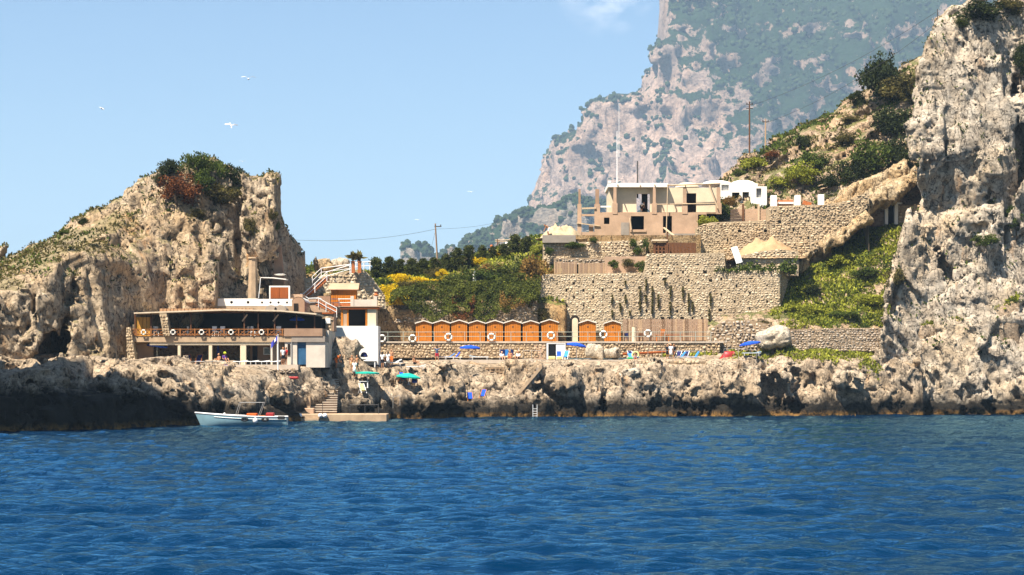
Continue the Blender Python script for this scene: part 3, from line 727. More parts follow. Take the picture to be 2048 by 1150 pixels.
def stones(u0, u1, z0, z1, ztop, size, seed, gap=.03, holes=(), proud=.08, n=6, zbot=None):
    """irregular laid stones on a (u, z) face; each stone its own rounded block. Returns verts (u, out, z), faces, tint"""
    rg = np.random.RandomState(seed); cs = []
    z = z0
    while z < z1:
        h = size[1]*rg.uniform(.65, 1.4); u = u0-rg.rand()*size[0]
        while u < u1:
            w = size[0]*rg.uniform(.45, 1.7); cs.append((u+w/2, z+h/2+rg.normal(0, size[1]*.17), w*rg.uniform(.9, 1.05), h*rg.uniform(.7, 1.3))); u += w
        z += h*.97
    C = np.array(cs)
    top = np.array([ztop(c) for c in C[:, 0]])
    k = (C[:, 0] > u0+size[0]*.1) & (C[:, 0] < u1-size[0]*.1) & (C[:, 1]+C[:, 3]*.3 < top)
    if zbot is not None: k &= C[:, 1] > np.array([zbot(c) for c in C[:, 0]])
    for hu, hz, hw, hh in holes: k &= ~((np.abs(C[:, 0]-hu) < hw/2+C[:, 2]*.3) & (np.abs(C[:, 1]-hz) < hh/2+C[:, 3]*.3))
    C = C[k]; m = len(C)
    a = 2*np.pi*np.arange(n)/n; a = a[None]+rg.uniform(-.25, .25, (m, n))
    ca, sa = np.cos(a), np.sin(a); e = .55
    rx = np.sign(ca)*np.abs(ca)**e*rg.uniform(.86, 1.08, (m, n)); rz_ = np.sign(sa)*np.abs(sa)**e*rg.uniform(.86, 1.08, (m, n))
    W_ = np.maximum(C[:, 2:3]-gap, .05)/2; H_ = np.maximum(C[:, 3:4]-gap, .05)/2
    p = proud*rg.uniform(.4, 1.5, m)[:, None]; tilt = rg.normal(0, .2, (m, 2)); rot = rg.normal(0, .13, (m, 1))
    V = []
    for sc, dep in ((1.0, -.09), (.96, .45), (.66, 1.0)):
        x0_ = rx*W_*sc; z0r = rz_*H_*sc; x = x0_*np.cos(rot)-z0r*np.sin(rot); zz = x0_*np.sin(rot)+z0r*np.cos(rot); d = (dep*p if dep > 0 else dep+0*p)+(x*tilt[:, :1]+zz*tilt[:, 1:])*(dep > 0)*.6
        V.append(np.stack([C[:, :1]+x, d, C[:, 1:2]+zz], 2))
    V.append(np.stack([C[:, 0], p[:, 0]*1.08, C[:, 1]], 1)[:, None])
    V = np.concatenate(V, 1); per = 3*n+1
    f4, b = [], np.arange(m)*per
    F = []
    for r in (0, 1):
        for j in range(n):
            q = [r*n+j, r*n+(j+1) % n, (r+1)*n+(j+1) % n, (r+1)*n+j]
            F.append(np.stack([b+q[0], b+q[1], b+q[2]], 1)); F.append(np.stack([b+q[0], b+q[2], b+q[3]], 1))
    for j in range(n): F.append(np.stack([b+2*n+j, b+2*n+(j+1) % n, b+3*n], 1))
    return V.reshape(-1, 3), np.concatenate(F), np.repeat(rg.rand(m), per)
SEED = [100]
def stone_wall(root, A, B, z0, z1, ztop=None, size=(.36,.24), mat='stone', mortar='mortar', holes=(), thick=1.0, batter=0.0, proud=.08, gap=.035, zbot=None, core=True, names=('mortar', 'stones')):
    """a wall face from A to B (x, y) with laid stones and open drain holes, its body behind it; parts of root"""
    A, B = Vector((*A, 0)), Vector((*B, 0)); L = (B-A).length; d = (B-A)/L; nrm = Vector((d.y, -d.x, 0))
    T = ztop or (lambda u: z1); SEED[0] += 1
    o = root.location
    def place(P):
        P = np.asarray(P, float); off = P[:, 1]-batter*(P[:, 2]-z0)
        return np.stack([A.x+d.x*P[:, 0]+nrm.x*off-o.x, A.y+d.y*P[:, 0]+nrm.y*off-o.y, P[:, 2]-o.z], 1)
    v, f, t = stones(0, L, z0, z1, T, size, SEED[0], gap, holes, proud, zbot=zbot)
    st = link(names[1], raw_mesh(names[1], place(v), f, False, t), M[mat], root); tag(st, kind='stuff')
    nu = max(2, int(L/.22)); us = np.linspace(0, L, nu+1); rows = max(2, int((z1-z0)/.16)); V, Fc = [], []
    for u in us:
        tz = min(T(u)-.03, z1)
        for r in range(rows+1): V.append((u, proud*.35, min(z0+(z1-z0)*r/rows, tz)))
    R1 = rows+1
    for i in range(nu):
        for r in range(rows):
            cu, cz = (us[i]+us[i+1])/2, z0+(z1-z0)*(r+.5)/rows
            if V[i*R1+r+1][2]-V[i*R1+r][2] < 1e-4 and V[(i+1)*R1+r+1][2]-V[(i+1)*R1+r][2] < 1e-4: continue
            if zbot is not None and cz < zbot(cu)-.2: continue
            if any(abs(cu-h[0]) < h[2]/2 and abs(cz-h[1]) < h[3]/2 for h in holes): continue
            Fc.append((i*R1+r, (i+1)*R1+r, (i+1)*R1+r+1, i*R1+r+1))
    b = len(V)                                            # body: back, top and ends
    for u in us:
        tz = min(T(u)-.03, z1); zb = z0 if zbot is None else max(z0, min(zbot(u), tz)); V += [(u, -thick, zb), (u, -thick, tz)]
    for i in range(nu):
        Fc.append((b+2*i+2, b+2*i, b+2*i+1, b+2*i+3)); Fc.append((i*R1+rows, (i+1)*R1+rows, b+2*i+3, b+2*i+1))
    Fc.append((0, rows, b+1, b)); e = nu*R1; Fc.append((e+rows, e, b+2*nu, b+2*nu+1))
    if holes:
        b2 = len(V)
        for hu, hz, hw, hh in holes:
            k = len(V); V += [(hu-hw*.8, -.55, hz-hh*.8), (hu+hw*.8, -.55, hz-hh*.8), (hu+hw*.8, -.55, hz+hh*.8), (hu-hw*.8, -.55, hz+hh*.8)]; Fc.append((k, k+1, k+2, k+3))
    mo = link(names[0], raw_mesh(names[0], place(V), Fc), M[mortar], root)
    return st
def lin(pts):
    a = np.array(pts, float); return lambda u: float(np.interp(u, a[:, 0], a[:, 1]))
def wall_px(name, label, x0, x1, pb, pt, Y, top=None, bot=None, holes=(), Y1=None, group=None, hole=(.30,.30), cat='stone wall', **kw):
    """stone wall between photo columns, given in metres through W(); top: (column, row) list"""
    Y1 = Y1 or Y; A, B = (WX(x0, Y), Y), (WX(x1, Y1), Y1); L = math.hypot(B[0]-A[0], B[1]-A[1]); sc = L/(x1-x0)
    root = thing(name, label, cat, (A[0], Y, WZ(pb, Y)), group=group)
    yy = lambda px: Y+(Y1-Y)*(px-x0)/(x1-x0)
    ztop = lin([((p-x0)*sc, WZ(r, yy(p))) for p, r in top]) if top else None
    zb = lin([((p-x0)*sc, WZ(r, yy(p))) for p, r in bot]) if bot else None
    z1 = max(WZ(r, yy(p)) for p, r in top) if top else WZ(pt, Y)
    hs = [((p-x0)*sc, WZ(r, yy(p)), *hole) for p, r in holes]
    stone_wall(root, A, B, WZ(pb, Y), z1, ztop, holes=hs, zbot=zb, **kw)
    return root

# ---- 1. the retaining wall under the bathing cabins, and the walkway on it
WALK_Y, WALK_Z = 229.6, WZ(683, 229.6)
wx0, wx1 = WX(742, WALK_Y), WX(1430, WALK_Y)
rw = wall_px('retaining_wall', 'long rubble retaining wall below the row of orange bathing cabins', 700, 1092, 716, 683, WALK_Y, size=(.33,.25), mat='stone', proud=.10, thick=1.2)
A2, B2 = (WX(1130, WALK_Y), WALK_Y), (WX(1440, WALK_Y), WALK_Y)
stone_wall(rw, A2, B2, WZ(716, WALK_Y), WALK_Z, size=(.33,.25), proud=.10, thick=1.2)
mb = MB(); mb.box(WX(1068, WALK_Y), WX(1091, WALK_Y), WALK_Y-.05, WALK_Y+1.1, 5.6, WALK_Z-.02); mb.box(WX(1091, WALK_Y), WX(1131, WALK_Y), WALK_Y-.02, WALK_Y+1.1, WZ(685, WALK_Y), WALK_Z-.03)
mb.build('plaster_pier', M['tan'], rw, True)
w_ = MB().box(wx0-1.5, wx1+1.0, WALK_Y-.16, 236.5, WALK_Z-.16, WALK_Z+.02).build('walkway', M['concrete']); tag(w_, kind='structure')
# door opening in the wall
dr = thing('doorway', 'white framed doorway in the retaining wall with half of it open', 'doorway', (WX(1110, WALK_Y), WALK_Y, 6.1))
X0, X1 = WX(1093, WALK_Y), WX(1131, WALK_Y); zt = WZ(686, WALK_Y)
f = MB(); f.box(X0, X0+.2, WALK_Y-.14, WALK_Y+.1, 5.9, zt); f.box(X1-.08, X1, WALK_Y-.14, WALK_Y+.1, 5.9, zt); f.box(X0+.2, X1-.08, WALK_Y-.14, WALK_Y+.1, zt-.1, zt); f.build('frame', M['metal_white'], dr, True)
MB().box(WX(1112, WALK_Y), X1-.09, WALK_Y-.09, WALK_Y-.03, 5.95, zt-.12).build('door_leaf', M['metal_white'], dr, True)
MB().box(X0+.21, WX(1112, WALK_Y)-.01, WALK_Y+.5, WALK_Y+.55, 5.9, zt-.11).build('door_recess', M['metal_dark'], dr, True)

# ---- 2. the tall retaining wall with drain holes
TW_Y = 235.5
HOLES = [(1317,530.5),(1355.7,529),(1397,529),(1304.5,546),(1340.7,546),(1366,545),(1410,544.5),(1113.5,568),(1149,567),(1185.6,565),(1224,564.6),(1250.5,563),(1292,560),(1329.6,559),(1378.6,561),(1421.5,561),(1441,558.6),(1501.7,557),
 (1132.6,580),(1167.6,581),(1205,580),(1242,580),(1280,576),(1304.5,576),(1340.7,575),(1365.6,575),(1408.5,576.4),(1472,573),(1533,571),
 (1113.5,596),(1148.7,595.6),(1185.7,595),(1224,592),(1251,592),(1291.7,592),(1316.6,591),(1377,589),(1420.6,588),(1441,588.5),(1501,587),
 (1131.8,611),(1167.6,610.6),(1204,610),(1240.7,608),(1280,606),(1304,605.5),(1340.7,605),(1385,605),(1470,604),(1532.7,602),
 (1113,625),(1187,624),(1224,622),(1260,624),(1292.5,623.5),(1354.8,622.7),(1418,620),(1440.6,620.6),(1499,618),(1469.5,634),(1280,638),(1304,638),(1326,637),(1340,637),(1364,636),(1384,636),(1405,636)]
tall = wall_px('retaining_wall', 'tall pale stone retaining wall dotted with square drain holes', 1062, 1559, 662, 500, TW_Y,
    top=[(1062,575),(1075,562),(1086,548),(1200,546),(1291,545),(1292,507),(1449,505),(1450,541),(1559,539)], holes=HOLES, size=(.31,.18), mat='stone_pale', mortar='mortar_pale', proud=.07, thick=4.5, hole=(.27,.30))
k0, k1 = (WX(1559, TW_Y), TW_Y), (WX(1559, TW_Y)+2.1, TW_Y+6.0)
stone_wall(tall, k0, k1, WZ(662, TW_Y), WZ(539, TW_Y), size=(.31,.18), mat='stone_pale', mortar='mortar_pale', proud=.07, thick=.8)
# plants growing out of the drain holes
M['trail'] = leafy('trailing_leaves', (.055,.050,.012), (.16,.13,.035), .15)
def trail_mesh(L, w, seed):
    rg = np.random.RandomState(seed); n = int(200*L); t = rg.rand(n)**.8; prof = np.where(t < .2, .55+t*2.2, 1-.85*(t-.2)/.8)
    c = np.stack([rg.normal(0, .45, n)*w*prof, -rg.rand(n)*.22*prof-.06, -t*L+.1], 1)
    return leaves(c, .13, rg, down=.5)
def leaves(c, size, rg, down=0.0, up=0.0, elong=1.0):
    """one small leaf-shaped triangle pair at each point"""
    n = len(c); d = rg.normal(size=(n, 3)); d[:, 2] += up-down; d /= np.linalg.norm(d, axis=1)[:, None]
    s = rg.normal(size=(n, 3)); s -= d*(s*d).sum(1)[:, None]; s /= np.linalg.norm(s, axis=1)[:, None]
    L = size*rg.uniform(.6, 1.4, n)[:, None]*elong; w = L*.36/elong
    V = np.stack([c, c+d*L*.5+s*w, c+d*L, c+d*L*.5-s*w], 1).reshape(-1, 3); b = np.arange(n)*4
    return V, np.stack([b, b+1, b+2, b+3], 1), np.repeat(np.clip(rg.normal(.5, .27, n), 0, 1), 4)
ORD = ['first','second','third','fourth','fifth','sixth','seventh','eighth','ninth','tenth','eleventh','twelfth']
HANG = [[(1250.5,563,.5),(1292,560,1.25),(1329.6,559,.7)], [(1280,576,1.6),(1304.5,576,1.8),(1340.7,575,1.25),(1365.6,575,1.4)],
        [(1224,592,1.0),(1251,592,1.0),(1291.7,592,.95),(1316.6,591,1.5),(1377,589,2.1),(1420.6,588,1.5)], [(1240.7,608,1.0),(1280,606,1.15),(1304,605.5,1.35),(1340.7,605,1.6),(1385,605,1.1)], [(1224,622,.8),(1418,620,1.6),(1260,624,.5)]]
for r, row in enumerate(HANG):
    for i, (px, py, L) in enumerate(row):
        x, y, z = W(px, py, TW_Y); v, f, t = trail_mesh(L, .15 if L > 1.3 else .12, r*10+i)
        y = y+0.0*L
        o = link('hanging_plant', raw_mesh('hanging_plant', v+np.array([0, -.12, 0]), f, False, t), M['trail']); o.location = (x, y, z)
        adj = 'long' if L > 1.3 else ('short' if L < .9 else 'middling')
        tag(o, '%s plant hanging from a drain hole, %s from left in the %s planted row' % (adj, ORD[i], ORD[r]), 'hanging plant', 'plants hanging from the drain holes')

# ---- 3. the upper terraces
wall_px('terrace_wall', 'pale dry stone wall with green shrubs below the unfinished house', 1086, 1292, 545, 480, 241, top=[(1086,487),(1150,484),(1230,481),(1292,481)], size=(.36,.25), mat='stone_pale', mortar='mortar_pale', proud=.13, thick=3.0)
wall_px('terrace_wall', 'low brown stone wall under the unfinished tan house', 1150, 1392, 486, 470, 245, top=[(1150,471),(1392,470)], size=(.40,.22), mat='stone_dark', proud=.1, thick=1.5)
MB().box(WX(1085, 240.9), WX(1151, 240.9), 240.2, 241.6, WZ(486, 240.9), WZ(471, 240.9)).build('parapet', M['grey']); o = bpy.data.objects['parapet']; tag(o, 'grey concrete parapet under the rubble heap', 'parapet')
wall_px('terrace_wall', 'narrow strip of rough stones above the reed fence', 1108, 1215, 528, 515, 239.5, size=(.40,.26), mat='stone_grey', proud=.13, thick=1.4)
u1w = wall_px('terrace_wall', 'curved pale stone wall in front of the timber board fence', 1394, 1546, 522, 443, 243.4, top=[(1394,455),(1405,448),(1425,444),(1460,443),(1546,440)], holes=[(1479.6,463),(1531,461),(1454,480)], size=(.33,.20), mat='stone', mortar='mortar_pale', proud=.1, thick=2.6)
u2w = wall_px('terrace_wall', 'highest stone wall, topped by square white pillars', 1540, 1738, 528, 408, 243, top=[(1540,412),(1600,410),(1650,409),(1690,402),(1715,392),(1738,382)],
    bot=[(1540,528),(1600,526),(1622,508),(1655,478),(1690,448),(1738,408)], holes=[(1585.6,425),(1558.5,443.5),(1616.6,442),(1586,460),(1616.6,476.4)], size=(.36,.23), mat='stone', mortar='mortar_pale', proud=.12, thick=7)
wall_px('terrace_wall', 'stone wall between the sand heap and the strip of weeds', 1478, 1597, 552, 500, 238.6, top=[(1478,512),(1520,502),(1560,498),(1597,502)], size=(.40,.22), mat='stone_pale', mortar='mortar_pale', proud=.09, thick=3.0)
# deck slabs that carry the terraces
tr = MB(); tr.box(WX(1086, 238), WX(1292, 238), 236, 241.5, 8.0, WZ(547, 236)); tr.box(WX(1292, 238)+.05, WX(1450, 238), 236.2, 243.6, 8.0, WZ(508, 236)); tr.box(WX(1450, 238)+.02, WX(1560, 238), 236.2, 239.4, 8.0, WZ(543, 236))
tr.box(WX(1100, 243), WX(1400, 243), 242, 262, 8.0, WZ(472, 244.9)-.1); tr.box(WX(1400, 245), WX(1548, 245), 243.8, 262, 8.0, WZ(446, 243.4)-.2); tr.box(WX(1548, 245), WX(1660, 245), 244, 258, 8.0, WZ(413, 243)-.1)
tag(tr.build('terrace', M['earth']), kind='structure')
# sand heap: a soft mound in front of the curved wall
def mound(name, cx, cy_, z0, rx, ry, hgt, mat, seed, rough=.12, n=42, flat=1.0):
    a = np.linspace(-1.15, 1.15, n); X, Y = np.meshgrid(a, a, indexing='ij'); r = np.sqrt(X**2+Y**2)
    P = np.stack([X.ravel()*rx+cx, Y.ravel()*ry+cy_, 0*X.ravel()+seed], 1)
    Z = z0-.35+(hgt+.35)*np.clip(1-np.maximum(r, 1e-6)**flat, -.05, 1)+(fbm(P*1.1, 4)*rough*np.clip(1.15-r.ravel(), .1, 1)).reshape(X.shape)
    V = np.stack([X*rx+cx, Y*ry+cy_, Z], 2).reshape(-1, 3); i, j = np.meshgrid(np.arange(n-1), np.arange(n-1), indexing='ij'); b = (i*n+j).ravel()
    return raw_mesh(name, V, np.stack([b, b+n, b+n+1, b+1], 1), True)
M['sand'] = plain('builders_sand', (.42,.27,.14), .95, .25, 1.2, .4)
o = link('sand_heap', mound('sand_heap', WX(1535, 241), 241.2, WZ(510, 240), 3.9, 2.6, 1.7, M['sand'], 3, .6, flat=2.6), M['sand']); tag(o, 'heap of yellow building sand piled against the stone walls', 'sand heap')
# wall strip at the foot of the green slope, with the red earth bank
wall_px('terrace_wall', 'low stone wall at the foot of the green slope beside the boulder', 1570, 1768, 702, 655, 229.5, top=[(1570,659),(1650,656),(1768,655)], size=(.30,.20), mat='stone_grey', proud=.09, thick=1.6)
wall_px('terrace_wall', 'rough dark rubble wall at the end of the fence', 1412, 1572, 712, 640, 231.2, Y1=229.8, top=[(1412,672),(1430,650),(1455,640),(1500,640),(1540,648),(1572,660)], size=(.42,.30), mat='stone_grey', proud=.16, thick=2.5, gap=.07)
# lower sea wall set into the rock
wall_px('sea_wall', 'cobble sea wall under the sun terrace, set into the natural rock', 1278, 1412, 800, 722, 221.3, Y1=221.9, bot=[(1278,770),(1300,792),(1350,800),(1395,770),(1412,748)], size=(.36,.28), mat='stone', proud=.1, thick=2.0)
wall_px('sea_wall', 'dark dry stone wall above the ledge with two deck chairs', 902, 1046, 772, 733, 219.4, Y1=220.4, bot=[(902,760),(960,766),(1046,760)], size=(.42,.34), mat='stone_dark', proud=.14, thick=2.0, gap=.06)
wall_px('sea_wall', 'low stone kerb wall beside the flagpole', 470, 590, 746, 738, 200.2, Y1=201, size=(.40,.26), mat='stone_grey', proud=.1, thick=.7)
wall_px('bank_wall', 'rubble bank wall behind the small orange shed', 572, 772, 615, 546, 226.5, Y1=231, top=[(572,556),(600,553),(640,556),(660,547),(700,541),(735,540),(752,560),(772,592)], size=(.42,.30), mat='stone_pale', mortar='mortar_pale', proud=.16, thick=3.0, batter=.22, gap=.06)
wall_px('bank_wall', 'broken stone bank under the yellow broom bushes', 752, 1075, 646, 598, 233.2, top=[(752,640),(775,618),(800,606),(850,600),(900,604),(980,612),(1040,608),(1075,600)], size=(.46,.32), mat='stone_grey', proud=.22, thick=1.0, batter=.35, gap=.1)

# ---- 4. the restaurant
RY = 203.0; rk = RY/FOC; rx = lambda p: WX(p, RY); rz = lambda p: WZ(p, RY)
GZ = 5.55                                                      # forecourt level
rest = thing('restaurant_building', 'two storey seaside restaurant with a long wooden balcony rail and dark flat roof', 'building', (rx(450), RY+4, GZ))
SZ0, SZ1 = rz(684), rz(672)
MB().box(rx(258), rx(583), RY, RY+8.2, SZ0, SZ1).build('balcony_slab', M['slabedge'], rest, True)
MB().box(rx(299), rx(541), RY+.12, RY+.5, rz(690), SZ0-.003).build('beam', M['cream'], rest, True)
for a, b in ((355,361),(417,424),(480,492)): MB().box(rx(a), rx(b), RY+.14, RY+.5, GZ-.3, rz(690)-.003).build('pillar', M['cream'], rest, True, bevel=.03)
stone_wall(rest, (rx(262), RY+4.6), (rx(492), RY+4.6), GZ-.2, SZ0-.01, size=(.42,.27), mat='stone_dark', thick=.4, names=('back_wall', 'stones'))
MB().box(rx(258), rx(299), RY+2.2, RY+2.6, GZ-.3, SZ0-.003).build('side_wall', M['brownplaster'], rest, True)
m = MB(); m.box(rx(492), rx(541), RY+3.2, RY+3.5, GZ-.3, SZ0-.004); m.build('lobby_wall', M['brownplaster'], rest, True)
fr = MB(); fr.box(rx(519), rx(534), RY+3.12, RY+3.19, rz(709), rz(694)); w1 = fr.build('window', M['metal_white'], rest, True); 
p_ = MB(); L = w1.parent.location; p_.box(rx(521), rx(532), RY+3.07, RY+3.115, rz(707), rz(696)); p_.build('pane', M['glass'], w1)
for v_ in p_.v: pass
w1.children[0].data.transform(Matrix.Translation(-L))
MB().box(rx(497), rx(507), RY+3.1, RY+3.19, GZ, rz(692)).build('door', M['dark'], rest, True)
# white block on the right with arches and a blue door
m = MB()
def arch_wall(mb, x0, x1, z0, z1, y0, y1, arches):
    """wall with round-topped openings: (centre, half width, spring height)"""
    xs = x0
    for c, hw, sp in arches:
        mb.box(xs, c-hw, y0, y1, z0, z1); xs = c+hw; n = 8; top = sp+hw
        for k in range(n):
            a0, a1 = math.pi*(1-k/n), math.pi*(1-(k+1)/n)
            xa, xb = c+hw*math.cos(a0), c+hw*math.cos(a1); za, zb = sp+hw*math.sin(a0), sp+hw*math.sin(a1)
            mb.prism([(xa, za), (xb, zb), (xb, z1), (xa, z1)], y0, y1)
    mb.box(xs, x1, y0, y1, z0, z1)
arch_wall(m, rx(541), rx(585), GZ-.3, SZ0-.005, RY+.1, RY+.4, [(rx(549), .22, rz(684)), (rx(563), .33, rz(688))])
m.box(rx(585), rx(594), RY+.1, RY+.4, GZ-.3, SZ0-.005); m.box(rx(594), rx(612), RY+.1, RY+.4, rz(681), SZ0-.005); m.box(rx(612), rx(650), RY+.1, RY+.4, GZ-.3, SZ0-.005)
m.box(rx(648), rx(650), RY+.41, RY+6, GZ-.3, SZ0-.005); m.build('wall', M['offwhite'], rest, True)
MB().box(rx(541), rx(585), RY+1.4, RY+1.6, GZ-.3, SZ0-.01).build('porch_wall', M['grey'], rest, True)
MB().box(rx(594)+.01, rx(612)-.01, RY+.25, RY+.36, GZ, rz(681)-.01).build('door', M['bluedoor'], rest, True)
MB().box(rx(575), rx(580), RY+.03, RY+.099, rz(711), rz(688)).build('window', M['dark'], rest, True)
MB().tube((rx(583), RY+.04, GZ), (rx(583), RY+.04, rz(681)), .05).build('downpipe', M['metal_grey'], rest, True)
m = MB(); m.box(rx(583)+.003, rx(650), RY-.05, RY+8.2, SZ0, SZ1-.02); m.build('balcony_slab', M['grey'], rest, True)
m = MB(); m.box(rx(568), rx(645), RY-.12, RY+.1, SZ1-.02, rz(657)); m.box(rx(645)-.2, rx(645), RY+.1, RY+6, SZ1-.02, rz(657)); m.build('parapet', M['brownplaster'], rest, True)
# upper floor
UZ = SZ1
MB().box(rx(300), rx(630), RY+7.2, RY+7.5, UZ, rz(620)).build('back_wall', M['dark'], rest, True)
MB().prism([(rx(268), rz(627.5)), (rx(450), rz(621)), (rx(560), rz(623)), (rx(633), rz(629.5)), (rx(633), rz(626.5)), (rx(560), rz(620)), (rx(450), rz(618)), (rx(268), rz(625))], RY-.1, RY+7.8).build('roof', M['roofing'], rest, True)
rf = MB()
for i in range(26): rf.prism([(rx(318)+i*.36, rz(623)), (rx(318)+i*.36+.3, rz(623)), (rx(318)+i*.36+.3, rz(616.5)), (rx(318)+i*.36, rz(617))], RY+.4, RY+7)
rf.build('roof_matting', M['reed'], rest, True)
for px in (268,300,380,487,515,548,592,628): MB().box(rx(px)-.06, rx(px)+.06, RY+.5, RY+.62, UZ, rz(626)+.1).build('roof_post', M['wood_dark'], rest, True)
for px in (483, 545): MB().bar((rx(px), RY+.56, rz(642)), (rx(px)+.55, RY+.2, rz(629)), .1).build('roof_brace', M['wood_pale'], rest, True)
for i, (a, b) in enumerate(((267,274.5),(275.5,282.5),(283.5,290.5),(291.5,297.5))):
    MB().box(rx(a), rx(b), RY+.7, RY+.76, UZ, rz(634)).build('screen_panel', M['gold'], rest, True)
for (pa, pb, qa, qb, nm) in (((320,334),(328,341),(627,672),(0,0),'buttress'),((255,263),(257,275),(655,734),(0,0),'buttress')):
    z1_, z0_ = rz(qa[0]), rz(qa[1]); yA = RY-.35 if pa[0] > 300 else RY-.6
    sv, sf, stt = stones(0, 1, z0_, z1_, lambda u: z1_, (.3,.24), int(pa[0]), .03, proud=.07)
    m = MB(); m.add([(rx(pb[0]), yA, z0_), (rx(pb[1]), yA, z0_), (rx(pa[1]), yA, z1_), (rx(pa[0]), yA, z1_), (rx(pb[0]), yA+1.2, z0_), (rx(pb[1]), yA+1.2, z0_), (rx(pa[1]), yA+1.2, z1_), (rx(pa[0]), yA+1.2, z1_)], [(0,1,2,3),(1,5,6,2),(4,0,3,7),(3,2,6,7)])
    bt = m.build('buttress', M['mortar_pale'], rest, True)
    tt = (sv[:, 2]-z0_)/(z1_-z0_); xl = rx(pb[0])+(rx(pa[0])-rx(pb[0]))*tt; xr_ = rx(pb[1])+(rx(pa[1])-rx(pb[1]))*tt
    sv2 = np.stack([xl+(xr_-xl)*sv[:, 0]-rest.location.x, yA-sv[:, 1]-rest.location.y, sv[:, 2]-rest.location.z], 1)
    tag(link('stones', raw_mesh('stones', sv2, sf, False, stt), M['stone'], bt), kind='stuff')
# balcony rail: posts, two rails and crossed laths in every bay
rail = bpy.data.objects.new('railing', None); COL.objects.link(rail); rail.parent = rest; rail.location = (rx(262)-rest.location.x, RY-.04-rest.location.y, UZ-rest.location.z)
bays = [262]+[273+29.2*i for i in range(11)]; bays = [b for b in bays if b < 582]+[582]
zt_, zb_ = rz(658)-UZ, .12
pm = MB().box(-.07, .07, -.07, .07, 0, zt_+.04); pme = raw_mesh('post', pm.v, pm.f)
for b in bays:
    o = link('post', pme, M['rail_wood'], rail); o.location = (rx(b)-rx(262), 0, 0)
wL = rx(582)-rx(262)
MB().box(0, wL, -.06, .06, zt_-.06, zt_+.02).build('rail', M['rail_wood'], rail); MB().box(0, wL, -.05, .05, zb_-.05, zb_+.05).build('rail', M['rail_wood'], rail)
for a, b in zip(bays[:-1], bays[1:]):
    xa, xb = rx(a)-rx(262)+.07, rx(b)-rx(262)-.07; m = MB(); nx = 2 if xb-xa > .9 else 1
    for k in range(nx):
        u0, u1 = xa+(xb-xa)*k/nx, xa+(xb-xa)*(k+1)/nx
        m.bar((u0, 0, zb_), (u1, 0, zt_-.06), .07, .03, (0,1,0)); m.bar((u0, .035, zt_-.06), (u1, .035, zb_), .07, .03, (0,1,0))
    m.build('cross_lath', M['rail_wood'], rail)

# ---- 5. white vaulted annex behind the restaurant
AY = 211.5; ax = lambda p: WX(p, AY); az = lambda p: WZ(p, AY)
an = thing('vaulted_annex', 'low whitewashed annex with round port holes and a vaulted end behind the restaurant roof', 'building', (ax(515), AY+2, az(625)))
def port_wall(mb, x0, x1, z0, z1, y0, y1, cs, r):
    """parapet with square-cut round holes"""
    xs = x0; zc = (z0+z1)/2
    for c in cs:
        mb.box(xs, c-r, y0, y1, z0, z1); n = 6
        for s in (-1, 1):
            for k in range(n):
                a0, a1 = math.pi*k/n, math.pi*(k+1)/n
                mb.prism([(c-r*math.cos(a0), zc+s*r*math.sin(a0)), (c-r*math.cos(a1), zc+s*r*math.sin(a1)), (c-r*math.cos(a1), z1 if s > 0 else z0), (c-r*math.cos(a0), z1 if s > 0 else z0)], y0, y1)
        xs = c+r
    mb.box(xs, x1, y0, y1, z0, z1)
m = MB(); port_wall(m, ax(418), ax(515), az(612), az(597), AY, AY+.25, [ax(430), ax(463), ax(496)], .15); port_wall(m, ax(515)+.003, ax(585), az(612), az(598), AY+.003, AY+.25, [ax(524), ax(541), ax(557), ax(574)], .12)
m.build('parapet', M['white'], an, True)
MB().box(ax(420), ax(585), AY+.3, AY+5, az(616), az(604)).build('roof_terrace', M['dark'], an, True)
m = MB(); n = 10; c, r0 = ax(597), (ax(610)-ax(585))/2; poly = [(c-r0, az(625)), (c+r0, az(625))]+[(c+r0*math.cos(math.pi*k/n), az(604)+r0*.75*math.sin(math.pi*k/n)) for k in range(n+1)]
m.prism(poly, AY-.2, AY+5); m.build('vault', M['brownplaster'], an, True)
m = MB(); m.add([(c+(r0+.06)*math.cos(math.pi*k/n), y, az(604)+(r0*.75+.06)*math.sin(math.pi*k/n)) for k in range(n+1) for y in (AY-.1, AY+5)], [(2*k, 2*k+1, 2*k+3, 2*k+2) for k in range(n)]); m.build('vault_coping', M['white'], an, True)
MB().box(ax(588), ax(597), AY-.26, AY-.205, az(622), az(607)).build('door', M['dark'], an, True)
m = MB()
for px in (548, 566):
    c2 = ax(px); r2 = .62; m.add([(c2+r2*math.cos(math.pi*k/8), y, az(622)+r2*.85*math.sin(math.pi*k/8)) for k in range(9) for y in (AY-2.6, AY-.05)], [(2*k, 2*k+1, 2*k+3, 2*k+2) for k in range(8)]+[tuple(range(0, 18, 2))])
m.build('skylight_vaults', M['grey'], an, True)
MB().box(ax(420), ax(610), AY+.02, AY+5.5, GZ+2.8, az(612)-.003).build('lower_wall', M['slabedge'], an, True)
MB().box(ax(428), ax(437), AY+.3, AY+1.0, az(596), az(593)).build('box', M['gold']); tag(bpy.data.objects['box'], 'small yellow box lying on the white annex roof', 'box')
